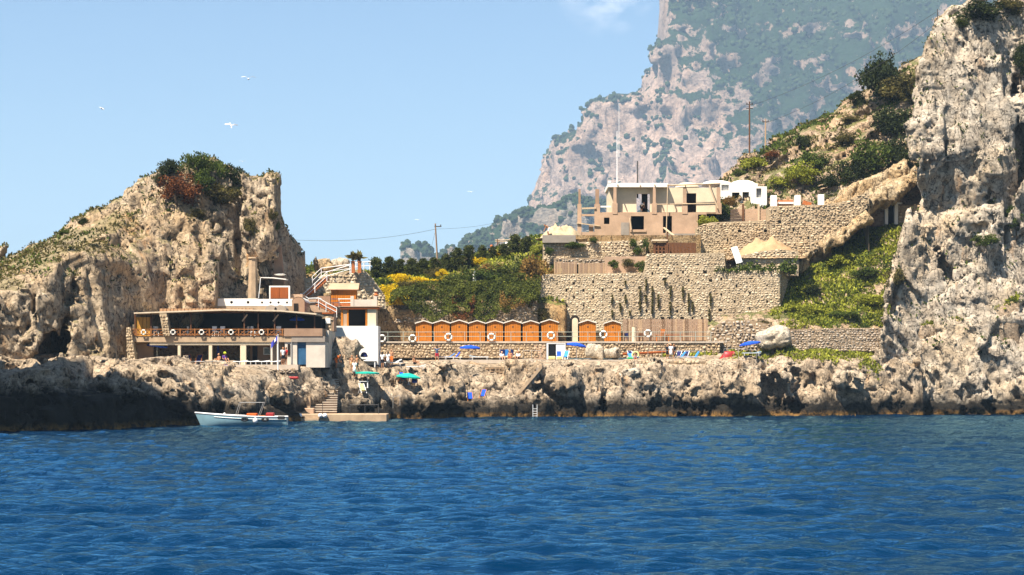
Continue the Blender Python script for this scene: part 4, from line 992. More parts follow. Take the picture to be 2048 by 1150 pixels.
# pillars against the rock
MB().lathe([(.55,0),(.5,2.0),(.42,4.2),(.55,4.25),(.52,4.4)], 7, (WX(506, 214), 214, WZ(598, 214))).build('stone_pillar', M['stone_dark'] if 0 else M['slabedge']); tag(bpy.data.objects['stone_pillar'], 'slim tapered stone pillar standing against the headland rock', 'pillar')
ch = MB(); cx0 = WX(557, 217); ch.add([(cx0-.62, 216.5, WZ(590,217)), (cx0+.75, 216.5, WZ(590,217)), (cx0+.75, 217.6, WZ(590,217)), (cx0-.62, 217.6, WZ(590,217)), (cx0-.30, 216.7, WZ(490,217)), (cx0+.28, 216.7, WZ(490,217)), (cx0+.28, 217.4, WZ(490,217)), (cx0-.30, 217.4, WZ(490,217))], [(0,1,5,4),(1,2,6,5),(2,3,7,6),(3,0,4,7),(4,5,6,7),(3,2,1,0)])
o = thing('chimney', 'tall tapered brown chimney at the right end of the headland rock', 'chimney', (cx0, 217, WZ(590, 217))); ch.build('shaft', M['brownplaster'], o, True); MB().lathe([(.33,0),(.2,.25),(.06,.55)], 8, (cx0, 217.05, WZ(490,217))).build('cap', M['slabedge'], o, True)
# rust board panel in a white frame and its awning
bd = thing('rust_hoarding', 'rust brown board panel in a white frame above the annex roof', 'panel', (WX(560, 213), 213, WZ(598, 213)))
MB().box(WX(541,213), WX(577,213), 213, 213.12, WZ(597,213), WZ(574.5,213)).build('boards', M['wood_rust'], bd, True)
f = MB(); 
for a, b, c_, d_ in ((538.5,541,599,571.5),(577,580,599,571.5)): f.box(WX(a,213), WX(b,213), 212.95, 213.15, WZ(c_,213), WZ(d_,213))
f.box(WX(541,213), WX(577,213), 212.95, 213.15, WZ(574.5,213), WZ(571.5,213)); f.build('frame', M['white'], bd, True)
for k in range(2): MB().box(WX(541.3+18*k,213), WX(558.6+18*k,213), 212.93, 212.995, WZ(597,213), WZ(575,213)).build('board', M['wood_rust'], bd, True)
aw = thing('awning', 'thin white awning over the rust board panel', 'awning', (WX(545,214), 214, WZ(556,214)))
MB().prism([(WX(522,214), WZ(556,214)), (WX(548,214), WZ(557,214)), (WX(573,214), WZ(560,214)), (WX(573,214), WZ(558,214)), (WX(548,214), WZ(555,214)), (WX(522,214), WZ(554.5,214))], 213.6, 215.5).build('canopy', M['white'], aw, True)
MB().tube((WX(522,214), 213.7, WZ(556,214)), (WX(518,214), 213.7, WZ(597,214)), .04).build('pole', M['metal_white'], aw, True)
MB().box(WX(580,214), WX(604,214), 214.5, 218, WZ(605,214), WZ(588,214)).build('roof_house', M['tan']); tag(bpy.data.objects['roof_house'], 'small tan plaster cube beside the rust board panel', 'hut')
MB().lathe([(.05,-.1),(.62,0),(.65,.08),(.3,.14)], 14, (WX(559.5, 215.5), 215.5, WZ(550,215.5))).build('parasol_roof', M['white']); tag(bpy.data.objects['parasol_roof'], 'small white disc shade at the foot of the brown chimney', 'shade')

# ---- 6. the brick stair with white rails
SY = 219.0; sxx = lambda p: WX(p, SY); szz = lambda p: WZ(p, SY)
stt = thing('staircase', 'orange brick staircase with white tubular rails climbing beside the shed', 'staircase', (sxx(625), SY, szz(615)))
def flight(pa, pb, n, y0, y1, mat, nm='step'):
    (xa, za), (xb, zb) = pa, pb
    for k in range(n):
        u0, u1 = xa+(xb-xa)*k/n, xa+(xb-xa)*(k+1)/n; zt = za+(zb-za)*(k+1)/n
        MB().box(min(u0, u1), max(u0, u1), y0, y1, zt-.55, zt).build(nm, mat, stt, True)
flight((sxx(607), szz(592)), (sxx(655), szz(551)), 13, SY, SY+1.4, M['brick'])
flight((sxx(676), szz(621)), (sxx(634), szz(601)), 8, SY-1.6, SY-.3, M['brick'])
MB().box(sxx(604), sxx(636), SY-1.7, SY+1.2, szz(605), szz(600)).build('landing', M['tan'], stt, True)
MB().prism([(sxx(604), szz(605)), (sxx(604), szz(610)), (sxx(640), szz(630)), (sxx(664), szz(632)), (sxx(664), szz(622)), (sxx(636), szz(604))], SY-1.55, SY-1.0).build('ramp_wall', M['tan'], stt, True)
MB().box(sxx(612), sxx(660), SY+.2, SY+1.2, szz(625), szz(592)).build('stair_core', M['brownplaster'], stt, True)
def hand(pts, y, nm='handrail', r=.045, drop=.45, post=True):
    m = MB(); P = [(sxx(a), y, szz(b)) for a, b in pts]; m.path(P, r); m.path([(x, y, z-drop) for x, _, z in P], r*.8)
    m.build(nm, M['metal_white'], stt, True)
    if post:
        for x, _, z in P: MB().tube((x, y, z), (x, y, z-1.0), r*.9).build('rail_post', M['metal_white'], stt, True)
hand([(606,588),(630,567),(654,544),(700,530)], SY-.05); hand([(622,552),(640,535),(700,527)], SY+1.5)
hand([(604,588),(620,598),(640,597),(655,606),(676,617)], SY-1.65); hand([(618,598),(643,597)], SY-.25, post=False)
# balustrade of the upper path, brick piers and urns
ub = thing('white_rail', 'white double pipe rail on the upper path between the brick piers and the pines', 'railing', (WX(730,231), 231, WZ(535,231)))
m = MB(); m.tube(W(706,526,231), W(742,523,231), .05); m.tube(W(706,534,231), W(742,531,231), .045); m.build('rails', M['metal_white'], ub, True)
for p_ in (712, 728, 740): MB().tube(W(p_,525,231), W(p_,541,231), .05).build('post', M['metal_white'], ub, True)
for i, px in enumerate((706, 719)):
    o = thing('brick_pier', ('left' if i == 0 else 'right')+' of two orange brick piers carrying dark agave urns on the upper path', 'pier', (WX(px,229.5), 229.5, WZ(546,229.5)), group='brick piers with urns')
    MB().box(-.2, .2, -.2, .2, 0, 1.25).build('shaft', M['brick'], o); MB().box(-.25, .25, -.25, .25, 1.253, 1.33).build('cap', M['brick'], o)
    u = thing('urn', ('left' if i == 0 else 'right')+' dark urn with a spiky plant standing on a brick pier', 'urn', (WX(px,229.5), 229.5, WZ(546,229.5)+1.335), group='urns on the brick piers')
    MB().lathe([(.14,0),(.08,.08),(.2,.3),(.22,.38)], 10).build('bowl', M['metal_dark'], u)
    rg = np.random.RandomState(i); v, f, t = leaves(np.tile([[0, 0, .36]], (26, 1)), .5, rg, up=.9, elong=1.6); link('leaves', raw_mesh('leaves', v, f, False, t), M['trail'], u)
for i, (p0, p1, r_, lab) in enumerate(((634,662,1.0,'brown topped boulder on the skyline beside the stair head'),(662,690,.95,'white domed boulder on the skyline beside the brick piers'))): pass

# ---- 7. the orange shed
sh = thing('shed', 'small orange plank shed with a gabled brown roof beside the staircase', 'shed', (WX(690,222.5), 222.5, WZ(607,222.5)))
xa, xb = WX(662,222.5), WX(712,222.5); z0_, z1_ = WZ(607,222.5), WZ(577,222.5)
pl = MB(); n = 11
for k in range(n): pl.box(xa+(xb-xa)*k/n+.012, xa+(xb-xa)*(k+1)/n-.012, 222.4, 222.46, z0_, z1_)
tag(pl.build('planks', M['wood'], sh, True), kind='stuff')
m = MB(); m.box(xa, xb, 222.47, 224.4, z0_, z1_); yb_, yf_ = 224.4, 222.47; m.prism_x([(yf_, z1_), (yb_, z1_), ((yf_+yb_)/2, WZ(568,222.5))], xa, xb); m.build('wall', M['wood'], sh, True)
for s in (0, 1):
    m = MB(); ym, zm = (yf_+yb_)/2, WZ(567,222.5); ye = (yf_-.35) if s == 0 else (yb_+.35)
    m.add([(xa-.25, ye, z1_-.16), (xb+.3, ye, z1_-.16), (xb+.3, ym, zm), (xa-.25, ym, zm), (xa-.25, ye, z1_-.08), (xb+.3, ye, z1_-.08), (xb+.3, ym, zm+.08), (xa-.25, ym, zm+.08)], [(0,1,2,3),(4,5,6,7),(0,1,5,4),(1,2,6,5),(2,3,7,6),(3,0,4,7)]); m.build('roof', M['tan'], sh, True)
MB().box(WX(663,222), WX(702,222), 221.9, 222.3, WZ(613,222), WZ(607,222)).build('base', M['brick'], sh, True)
# rail in front of the shed and the planter terrace
rl = thing('white_rail', 'short white rail in front of the orange shed', 'railing', (WX(675,221), 221, WZ(605,221)))
m = MB(); m.tube(W(652,598,221), W(703,598,221), .045); m.tube(W(652,606,221), W(703,605,221), .04); m.build('rails', M['metal_white'], rl, True)
for p_ in (653,678,702): MB().tube(W(p_,597,221), W(p_,613,221), .045).build('post', M['metal_white'], rl, True)
MB().box(WX(640,221.3), WX(703,221.3), 220.9, 224.5, WZ(625,221.3), WZ(613,221.3)).build('terrace_plinth', M['slabedge']); tag(bpy.data.objects['terrace_plinth'], 'tan plinth under the orange shed', 'plinth')
pn = thing('planter_terrace', 'pale plaster planter terrace with corner posts beside the orange shed', 'planter', (WX(728,219.5), 219.5, WZ(612,219.5)))
py_ = 219.5; MB().box(WX(702,py_), WX(752,py_), py_, py_+2.2, WZ(616,py_), WZ(599,py_)).build('wall', M['offwhite'], pn, True)
MB().box(WX(704,py_), WX(750,py_), py_+.05, py_+2.1, WZ(632,py_), WZ(616,py_)-.003).build('base', M['slabedge'], pn, True)
for p_ in (702.5, 749): MB().box(WX(p_,py_)-.08, WX(p_+5,py_), py_-.06, py_+.3, WZ(616,py_), WZ(592,py_)).build('corner_post', M['offwhite'], pn, True)
MB().lathe([(.2,0),(.26,.1),(.16,.3),(.24,.42)], 10, (WX(752,py_), py_+.12, WZ(592,py_))).build('pot', M['brick']); tag(bpy.data.objects['pot'], 'terracotta pot on the corner post of the planter terrace', 'pot')
o = link('planter_greens', None, None) if False else None

# ---- 8. kiosk with timber porch and the white wall below it
KY = 215.5; kx = lambda p: WX(p, KY); kz = lambda p: WZ(p, KY)
kk = thing('kiosk', 'timber fronted kiosk with a flat tiled roof and one cream end wall', 'kiosk', (kx(718), KY+1, kz(652)))
MB().box(kx(680), kx(757), KY-.2, KY+3, kz(618), kz(614)).build('roof', M['wood_rust'], kk, True)
MB().box(kx(676), kx(760), KY-.28, KY+3.1, kz(614)+.003, kz(612.5)).build('roof_tiles', M['tan'], kk, True)
MB().box(kx(735), kx(752), KY, KY+2.8, kz(652), kz(618)-.003).build('end_wall', M['cream'], kk, True)
for a, b in ((682,686),(694,697),(731,734)): MB().box(kx(a), kx(b), KY, KY+.2, kz(652), kz(618)-.003).build('post', M['wood'], kk, True)
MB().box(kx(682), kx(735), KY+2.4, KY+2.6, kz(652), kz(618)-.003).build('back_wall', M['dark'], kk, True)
MB().box(kx(686)+.01, kx(694)-.01, KY+.05, KY+.12, kz(652), kz(620)).build('shutter', M['tan'], kk, True)
ww = MB(); ww.box(kx(652), kx(757), KY-.6, KY+3.2, GZ, kz(652)-.003); ww.box(kx(716), kx(757), KY-.61, KY-.6, GZ, kz(652)-.003)
o = ww.build('white_wall', M['white']); tag(o, 'bright whitewashed wall below the timber kiosk', 'wall')
sr = thing('stone_hut', 'stone built store with dark doorway and white panel right of the restaurant terrace', 'hut', (WX(655,211), 211, WZ(660,211)))
ky2 = 211.0; q = lambda p: WX(p, ky2); r_ = lambda p: WZ(p, ky2)
stone_wall(sr, (q(600), ky2), (q(664), ky2), r_(662), r_(628), holes=[(q(637.5)-q(600), (r_(662)+r_(638))/2, q(651)-q(625), r_(638)-r_(662)), (q(611)-q(600), (r_(662)+r_(641))/2, .7, r_(641)-r_(660))], size=(.34,.22), mat='stone', thick=1.5)
MB().box(q(598), q(667), ky2-.15, ky2+3.2, r_(628)+.003, r_(625)).build('roof', M['wood_rust'], sr, True)
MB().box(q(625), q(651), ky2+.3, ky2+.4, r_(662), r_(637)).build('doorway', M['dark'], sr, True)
MB().box(q(651), q(661), ky2-.14, ky2-.1, r_(647), r_(636)).build('panel', M['white'], sr, True)
MB().box(q(664), q(668), ky2, ky2+3, r_(662), r_(627)).build('side_wall', M['brownplaster'], sr, True)
MB().box(WX(640,209), WX(668,213), 207, 215, GZ, WZ(662,210)).build('white_block', M['offwhite']); tag(bpy.data.objects['white_block'], 'off white base block under the stone store', 'wall')
# ---- 9. the unfinished house on the upper terrace
HY = 249.0; hx = lambda p: WX(p, HY); hz_ = lambda p: WZ(p, HY)
hs = thing('unfinished_house', 'unfinished two storey house with raw tan plaster below and cream wall above', 'house', (hx(1300), HY+4, hz_(471)))
def wall_open(mb, x0, x1, z0, z1, y0, y1, ops):
    """wall pierced by openings (xa, xb, za, zb) that do not overlap in x"""
    xs = x0
    for a, b, c, d in sorted(ops):
        if a > xs: mb.box(xs, a, y0, y1, z0, z1)
        if c > z0: mb.box(a, b, y0, y1, z0, c)
        if d < z1: mb.box(a, b, y0, y1, d, z1)
        xs = b
    if x1 > xs: mb.box(xs, x1, y0, y1, z0, z1)
def op(a, b, c, d): return (hx(a), hx(b), hz_(d), hz_(c))
m = MB(); wall_open(m, hx(1199), hx(1413), hz_(472), hz_(425), HY, HY+.35, [op(1208,1219,435,448), op(1262,1288,432,459), op(1326,1344,432,466), op(1396,1412.5,429,455)])
m.box(hx(1413)-.3, hx(1413), HY+.36, HY+6, hz_(472), hz_(425)); m.build('lower_wall', M['tan'], hs, True)
m = MB(); m.box(hx(1199), hx(1443), HY+.36, HY+9, hz_(426.5), hz_(424)); m.build('floor_slab', M['tan'], hs, True)
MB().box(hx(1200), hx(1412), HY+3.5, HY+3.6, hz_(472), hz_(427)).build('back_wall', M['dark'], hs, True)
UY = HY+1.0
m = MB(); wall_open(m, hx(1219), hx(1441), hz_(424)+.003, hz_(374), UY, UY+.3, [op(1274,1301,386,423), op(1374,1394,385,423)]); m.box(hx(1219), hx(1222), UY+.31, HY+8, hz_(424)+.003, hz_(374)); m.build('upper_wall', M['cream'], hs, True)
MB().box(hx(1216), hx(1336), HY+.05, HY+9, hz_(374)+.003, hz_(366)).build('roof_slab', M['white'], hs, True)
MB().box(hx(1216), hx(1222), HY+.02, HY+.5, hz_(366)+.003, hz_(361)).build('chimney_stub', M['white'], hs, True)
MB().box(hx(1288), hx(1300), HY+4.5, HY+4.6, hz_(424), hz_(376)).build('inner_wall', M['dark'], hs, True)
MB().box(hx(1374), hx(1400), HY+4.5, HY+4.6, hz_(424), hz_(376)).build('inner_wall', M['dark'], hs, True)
for a, b in ((1227,1233),(1306,1311.5),(1366.5,1373),(1434,1441)):                           # raw columns before the cream wall
    MB().box(hx(a), hx(b), HY+.02, HY+.42, hz_(424)+.003, hz_(374)).build('house_column', M['tan'], hs, True)
    MB().box(hx(a)-.12, hx(b)+.12, HY-.06, HY+.5, hz_(428), hz_(406)).build('column_base', M['tan'], hs, True)
MB().tube((hx(1336), HY-.1, hz_(371)), (hx(1441), HY-.1, hz_(367)), .09).build('roof_pole', M['wood_pale'], hs, True)
MB().tube((hx(1314), HY-.1, hz_(409)), (hx(1432), HY-.1, hz_(407)), .06).build('scaffold_pole', M['wood_pale'], hs, True)
for i, (a, b) in enumerate(((1235,372),(1280,373),(1309,372),(1335,372),(1370,372),(1420,370))): MB().bar((hx(a), HY-.5, hz_(b-2)), (hx(a)+.15, UY, hz_(b+1)), .12).build('rafter', M['wood_pale'], hs, True)
MB().bar((hx(1418), HY-.2, hz_(371)), (hx(1435), HY-.25, hz_(417)), .14).build('prop', M['wood_pale'], hs, True)
MB().tube((hx(1332), HY-.4, hz_(472)), (hx(1335), HY-.4, hz_(370)), .06).build('prop', M['wood_pale'], hs, True)
m = MB(); m.bar((hx(1326), HY-1.4, hz_(457)), (hx(1358), HY-5, hz_(490)), .28, .1); m.build('plank', M['wood_pale'], hs, True)
MB().box(hx(1330), hx(1394), HY-.9, HY-.02, hz_(474), hz_(468)).build('ledge', M['grey'], hs, True)
MB().box(hx(1242), hx(1258), HY-.06, HY-.004, hz_(470), hz_(445)).build('plaster_patch', M['grey'], hs, True)
MB().bar((hx(1259.5), HY-.1, hz_(436)), (hx(1262.5), HY-.3, hz_(460)), .12).build('batten', M['wood_pale'], hs, True)
MB().box(hx(1260), hx(1292), HY-.12, HY-.004, hz_(464), hz_(460)).build('sill', M['tan'], hs, True)
# skeleton frame at the left corner
for a, b in ((1155,1163),(1189,1200)):
    MB().box(hx(a), hx(b), HY+.03, HY+.6, hz_(471), hz_(408)).build('house_column', M['tan'], hs, True)
    MB().box(hx(a)+.12, hx(b)-.1, HY+.1, HY+.5, hz_(408)+.003, hz_(378)).build('house_column', M['brownplaster'], hs, True)
for c_ in (1200.5,): pass
MB().box(hx(1163), hx(1189), HY+.1, HY+.45, hz_(432), hz_(428)).build('beam', M['tan'], hs, True)
MB().box(hx(1163), hx(1189), HY+.1, HY+.45, hz_(471), hz_(464)).build('beam', M['tan'], hs, True)
MB().box(hx(1178), hx(1187), HY+.2, HY+.4, hz_(464), hz_(450)).build('block_pier', M['brownplaster'], hs, True)
MB().bar((hx(1153), HY-.05, hz_(446)), (hx(1200), HY-.05, hz_(452)), .2, .12).build('plank', M['wood_pale'], hs, True)
MB().bar((hx(1164), HY-.02, hz_(417)), (hx(1192), HY-.02, hz_(416)), .2, .2).build('plank', M['wood_pale'], hs, True)
MB().bar((hx(1200), HY+.2, hz_(413)), (hx(1222), HY+.2, hz_(413)), .16, .2).build('beam', M['white'], hs, True)
# ---- 10. white domed house
DY = 254.0; dx = lambda p: WX(p, DY); dz = lambda p: WZ(p, DY)
dh = thing('domed_house', 'small whitewashed house with two low domes and dark openings', 'house', (dx(1480), DY+3, dz(415)))
def opd(a, b, c, d): return (dx(a), dx(b), dz(d), dz(c))
m = MB(); wall_open(m, dx(1440), dx(1515), dz(415), dz(367), DY, DY+.35, [opd(1443,1457.5,369.5,381), opd(1464,1479,385,406), opd(1485,1498,384,409)]); m.box(dx(1440), dx(1515), DY+.36, DY+6, dz(383), dz(367)); m.build('wall', M['white'], dh, True)
m = MB(); wall_open(m, dx(1500), dx(1532), dz(415), dz(374), DY-.9, DY-.05, [opd(1511,1521,378,396)]); m.build('porch_wall', M['white'], dh, True)
MB().box(dx(1511)+.01, dx(1521)-.01, DY-.5, DY-.45, dz(396), dz(378)).build('window', M['metal_grey'], dh, True)
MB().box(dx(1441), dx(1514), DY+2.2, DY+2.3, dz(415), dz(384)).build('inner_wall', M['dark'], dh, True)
for a, b, t, nm, mt in ((1404,1470,357,'dome','white'),(1462,1516,357,'dome','white')):
    c = (dx(a)+dx(b))/2; rr_ = (dx(b)-dx(a))/2; h_ = dz(t)-dz(368); MB().lathe([(rr_*math.cos(k*math.pi/16), h_*math.sin(k*math.pi/16)-.05) for k in range(8)], 22, (c, DY+rr_, dz(368))).build(nm, M[mt], dh, True, smooth=True)
c = hx(1380); rr_ = hx(1405)-hx(1380); MB().lathe([(rr_*math.cos(k*math.pi/16), 0.75*math.sin(k*math.pi/16)) for k in range(8)], 22, (c, HY+4, hz_(371))).build('dome', M['cream'], hs, True, smooth=True)
# timber board fence before the domed house
bf = thing('board_fence', 'tan fence of wide horizontal boards with two posts beside the domed house', 'fence', (WX(1500,247), 247, WZ(443,247)))
FYb = 247.0
for i in range(4):
    MB().box(WX(1461,FYb), WX(1545,FYb), FYb, FYb+.08, WZ(443-i*6.2,FYb)+.015, WZ(443-(i+1)*6.2,FYb)-.015).build('board', M['tan'], bf, True)
for p_, mt in ((1486,'wood_dark'),(1517,'wood_pale')): MB().box(WX(p_,FYb)-.12, WX(p_,FYb)+.12, FYb-.16, FYb-.01, WZ(446,FYb), WZ(408,FYb)).build('post', M[mt], bf, True)
# white square pillars on the highest wall
for i, (a, b, t, bt_) in enumerate(((1541,1553.5,391,413),(1589,1601,391,411),(1636,1648,389,410))):
    m = MB().box(WX(a,243.6), WX(b,243.6), 243.3, 244.0, WZ(bt_,243.6)-.3, WZ(t,243.6)); o = m.build('pillar', M['white'], bevel=.03); tag(o, '%s of three square white pillars on top of the highest stone wall' % ('leftmost','middle','rightmost')[i], 'pillar', 'white pillars on the wall')
bn = thing('bench', 'low white bench between two white pillars on the highest wall', 'bench', (WX(1571,244.5), 244.5, WZ(411,244.5)))
MB().box(WX(1556,244.5), WX(1587,244.5), 244.3, 244.8, WZ(408,244.5), WZ(404,244.5)).build('seat', M['white'], bn, True)
MB().box(WX(1556,244.5), WX(1587,244.5), 244.81, 244.9, WZ(411,244.5), WZ(400,244.5)).build('backrest', M['brick'], bn, True)
cr = thing('crate', 'tilted brown crate between the middle and right white pillars', 'crate', (WX(1614,244.6), 244.6, WZ(407,244.6)))
m = MB(Matrix.Rotation(R(18), 4, 'Y')); m.box(-.5, .5, -.3, .3, -.25, .25); m.build('box', M['brick'], cr); m = MB(Matrix.Rotation(R(18), 4, 'Y')); m.box(-.53, .53, -.33, .33, .25, .31); m.build('lid', M['wood_pale'], cr)
# shed of dark planks and scaffold timber at the wall head
wp = thing('lean_to', 'dark open lean-to of old planks beside the tall retaining wall head', 'shed', (WX(1350,240), 240, WZ(508,240)))
LY = 239.6; lx = lambda p: WX(p, LY); lz = lambda p: WZ(p, LY)
MB().box(lx(1308), lx(1394), LY+1.2, LY+1.3, lz(507), lz(484)).build('back_wall', M['wood_dark'], wp, True)
MB().box(lx(1304), lx(1335), LY-.2, LY+1.4, lz(482), lz(479)).build('roof', M['roofing'], wp, True)
for i in range(12): MB().box(lx(1308+i*7.2), lx(1308+i*7.2+3.2), LY+.02, LY+.08, lz(507), lz(489+(i*37 % 5))).build('slat', M['wood_dark'], wp, True)
for b in (493, 500): MB().box(lx(1308), lx(1392), LY+.081, LY+.16, lz(b+2), lz(b)).build('rail', M['wood_dark'], wp, True)
MB().box(lx(1333), lx(1336), LY-.1, LY+.015, lz(507), lz(466)).build('post', M['wood_dark'], wp, True)
# reed fence on the middle terrace
def slat_fence(name, label, xa, xb, Y, zb, zt, nsl, mats, cat='fence', jit=.05, gap=.15, Y1=None):
    root = thing(name, label, cat, (WX((xa+xb)/2, Y), Y, WZ(zb, Y))); rg = np.random.RandomState(int(xa)); Y1 = Y1 or Y
    for k in range(nsl):
        p0 = xa+(xb-xa)*k/nsl; p1 = xa+(xb-xa)*(k+1-gap)/nsl; yy = Y+(Y1-Y)*k/nsl
        MB().box(WX(p0, yy), WX(p1, yy), yy+rg.uniform(-.03, .03), yy+.06, WZ(zb, yy), WZ(zt, yy)+rg.uniform(-jit, jit)).build('slat', M[mats[rg.randint(len(mats))]], root, True)
    for t in (.2, .8): MB().box(WX(xa, Y), WX(xb, Y), Y+.09, Y+.15, WZ(zb, Y)+(WZ(zt, Y)-WZ(zb, Y))*t, WZ(zb, Y)+(WZ(zt, Y)-WZ(zb, Y))*t+.1).build('rail', M['wood_dark'], root, True)
    return root
M['reed_a'] = plain('reed_grey_brown', (.34,.22,.14), .9, .3, 3, .3, grain=(8,8,.6)); M['reed_b'] = plain('reed_tan', (.44,.29,.17), .9, .3, 3, .3, grain=(8,8,.6)); M['reed_c'] = plain('reed_dark', (.20,.12,.07), .9, .3, 3, .3, grain=(8,8,.6))
slat_fence('reed_fence', 'brown reed screen fence on the terrace above the tall retaining wall', 1108, 1154, 237.2, 548, 524, 15, ('reed_a','reed_b'))
slat_fence('reed_fence', 'paler reed screen fence right of the dark gap on the middle terrace', 1157, 1212, 237.2, 548, 526, 18, ('reed_b','reed_a'))
MB().box(WX(1210,238.4), WX(1292,238.4), 238.3, 240, WZ(548,238.4), WZ(513,238.4)).build('terrace_block', M['tan']); tag(bpy.data.objects['terrace_block'], 'tan earth block behind green shrubs on the middle terrace', 'wall')
# leaning white board and long planks
b = MB(); b.bar(W(1468,494,237.6), W(1479,526,237.2), .75, .12, (0,1,0)); o = b.build('leaning_board', M['metal_white']); tag(o, 'white board leaning against the wall behind the strip of weeds', 'board')
for i, (a, c_, lab) in enumerate((((1580,470,239.5),(1602,484,239.5),'short white plank lying on top of the sand heap'),)):
    b = MB(); b.bar(W(*a), W(*c_), .2, .1); o = b.build('plank', M['wood_pale']); tag(o, lab, 'plank')
# rubble heap beside the house
v_ = mound('rubble_heap', WX(1122,243.5), 243.6, WZ(472,243.5), 2.6, 1.6, 1.0, None, 8, .7, 40, flat=3.2); o = link('rubble_heap', v_, plain('pale_rubble', (.48,.36,.22), .95, .35, 3.5, .8)); tag(o, 'pale heap of broken rubble beside the unfinished house', 'rubble heap')
# ---- 11. cave doorway on the right
cd = thing('cave_doorway', 'white framed dark doorway under the rock overhang on the right', 'doorway', (WX(1783,247), 247, WZ(446,247)))
cz = lambda p: WZ(p, 247); cx_ = lambda p: WX(p, 247)
f = MB(); f.box(cx_(1769), cx_(1775), 246.6, 247.2, cz(449), cz(408)); f.box(cx_(1788), cx_(1795), 246.6, 247.2, cz(449), cz(408)); f.box(cx_(1769), cx_(1803), 246.55, 247.3, cz(408)+.003, cz(405.5)); f.build('frame', M['white'], cd, True)
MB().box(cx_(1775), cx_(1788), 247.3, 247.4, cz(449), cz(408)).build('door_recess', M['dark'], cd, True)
stone_wall(cd, (cx_(1735), 247.4), (cx_(1769), 247.1), cz(452), cz(408), size=(.4,.26), mat='stone_dark', thick=.8); stone_wall(cd, (cx_(1795), 247.1), (cx_(1840), 246.4), cz(455), cz(410), size=(.4,.26), mat='stone', thick=.8)
# ================================================================== VEGETATION
M['lf_dark'] = leafy('dark_leaves', (.010,.017,.004), (.050,.060,.014))
M['lf_green'] = leafy('green_leaves', (.022,.040,.006), (.12,.15,.022))
M['lf_pine'] = leafy('pine_needles', (.014,.024,.005), (.10,.105,.022))
M['lf_bright'] = leafy('bright_leaves', (.095,.110,.010), (.40,.40,.045))
M['lf_olive'] = leafy('olive_leaves', (.040,.036,.010), (.16,.13,.035))
M['lf_rust'] = leafy('rust_leaves', (.055,.018,.006), (.25,.085,.022))
M['lf_brown'] = leafy('brown_leaves', (.10,.055,.012), (.33,.19,.045))
M['lf_grey'] = leafy('grey_twigs', (.12,.10,.065), (.32,.28,.20))
M['lf_yellow'] = leafy('yellow_broom', (.50,.32,.006), (.92,.64,.012))
M['lf_ivy'] = leafy('ivy_leaves', (.020,.034,.006), (.155,.165,.024))
M['bark'] = plain('bark', (.11,.075,.045), .9, .4, 3, .6)
def crown(seed, n=1400, lumps=20, size=.118, flat=.8, shape='round', up=.25, elong=1.0):
    """leaf faces on uneven clumps inside a unit crown, base at z = 0"""
    rg = np.random.RandomState(seed); C = []
    while len(C) < lumps:
        p = rg.uniform(-1, 1, 3)
        if np.linalg.norm(p) > .86: continue
        if shape == 'umbrella' and p[2] < -.1: continue
        C.append(p)
    C = np.array(C); C[:, 2] = C[:, 2]*flat+flat
    if shape == 'pine':
        C[:, 2] = rg.uniform(.15, 1.9, lumps); k = np.clip(1.1-C[:, 2]*.42, .15, 1); C[:, 0] *= k; C[:, 1] *= k
    rr = rg.uniform(.26, .52, lumps)*(.8 if shape == 'pine' else 1); lt = rg.normal(0, .16, lumps)
    i = rg.randint(0, lumps, n); d = rg.normal(size=(n, 3)); d /= np.linalg.norm(d, axis=1)[:, None]
    P = C[i]+d*(rr[i]*rg.uniform(.55, 1.08, n))[:, None]*np.array([1, 1, .8])
    P[:, 2] = np.maximum(P[:, 2], .02)
    v, f, t = leaves(P, size, rg, up=up, elong=elong)
    t = np.clip(t+np.repeat(lt[i], 4), 0, 1)
    return v, f, t
CR = {}
def crown_mesh(kind, seed, mat, **kw):
    key = (kind, seed, mat)
    if key not in CR:
        v, f, t = crown(seed, **kw); me = raw_mesh('crown', v, f, False, t); me.materials.append(M[mat]); CR[key] = me
    return CR[key]
def trunk_mesh(seed, lean=.15):
    key = ('trunk', seed)
    if key not in CR:
        rg = np.random.RandomState(seed); m = MB(); a = Vector((0, 0, -.25)); b = Vector((rg.normal(0, lean), rg.normal(0, lean), .75))
        m.tube(a, b, .075, .05, 6)
        for k in range(5):
            e = b*rg.uniform(.5, 1)+Vector((rg.normal(0, .45), rg.normal(0, .45), rg.uniform(.25, .6))); m.tube(b*rg.uniform(.45, .95), e, .035, .012, 5)
        me = raw_mesh('trunk', m.v, m.f); me.materials.append(M['bark']); CR[key] = me
    return CR[key]
KIND = {'dark': dict(mat='lf_dark', n=3200), 'green': dict(mat='lf_green', n=3200), 'olive': dict(mat='lf_olive', n=3200), 'rust': dict(mat='lf_rust', n=3200, size=.10),
        'bright': dict(mat='lf_bright', n=3200), 'brown': dict(mat='lf_brown', n=3200, up=.9, elong=1.4), 'grey': dict(mat='lf_grey', n=900, size=.09), 'yellow': dict(mat='lf_yellow', n=3400, size=.10),
        'pine': dict(mat='lf_pine', n=3200, lumps=24, shape='pine', up=.5, elong=1.3), 'umbrella': dict(mat='lf_green', n=1900, lumps=12, shape='umbrella', flat=.62), 'ivy': dict(mat='lf_ivy', n=1800)}
from mathutils.bvhtree import BVHTree
_lv, _lq, _n = [], [], 0
for _v, _q in ((HEAD_V, HEAD_Q), (HILL_V, HILL_Q), (GARDEN_V, GARDEN_Q), (CLIFF_V, CLIFF_Q)): _lv.append(_v); _lq.append(_q+_n); _n += len(_v)
LAND = BVHTree.FromPolygons(np.concatenate(_lv).tolist(), np.concatenate(_lq).tolist())
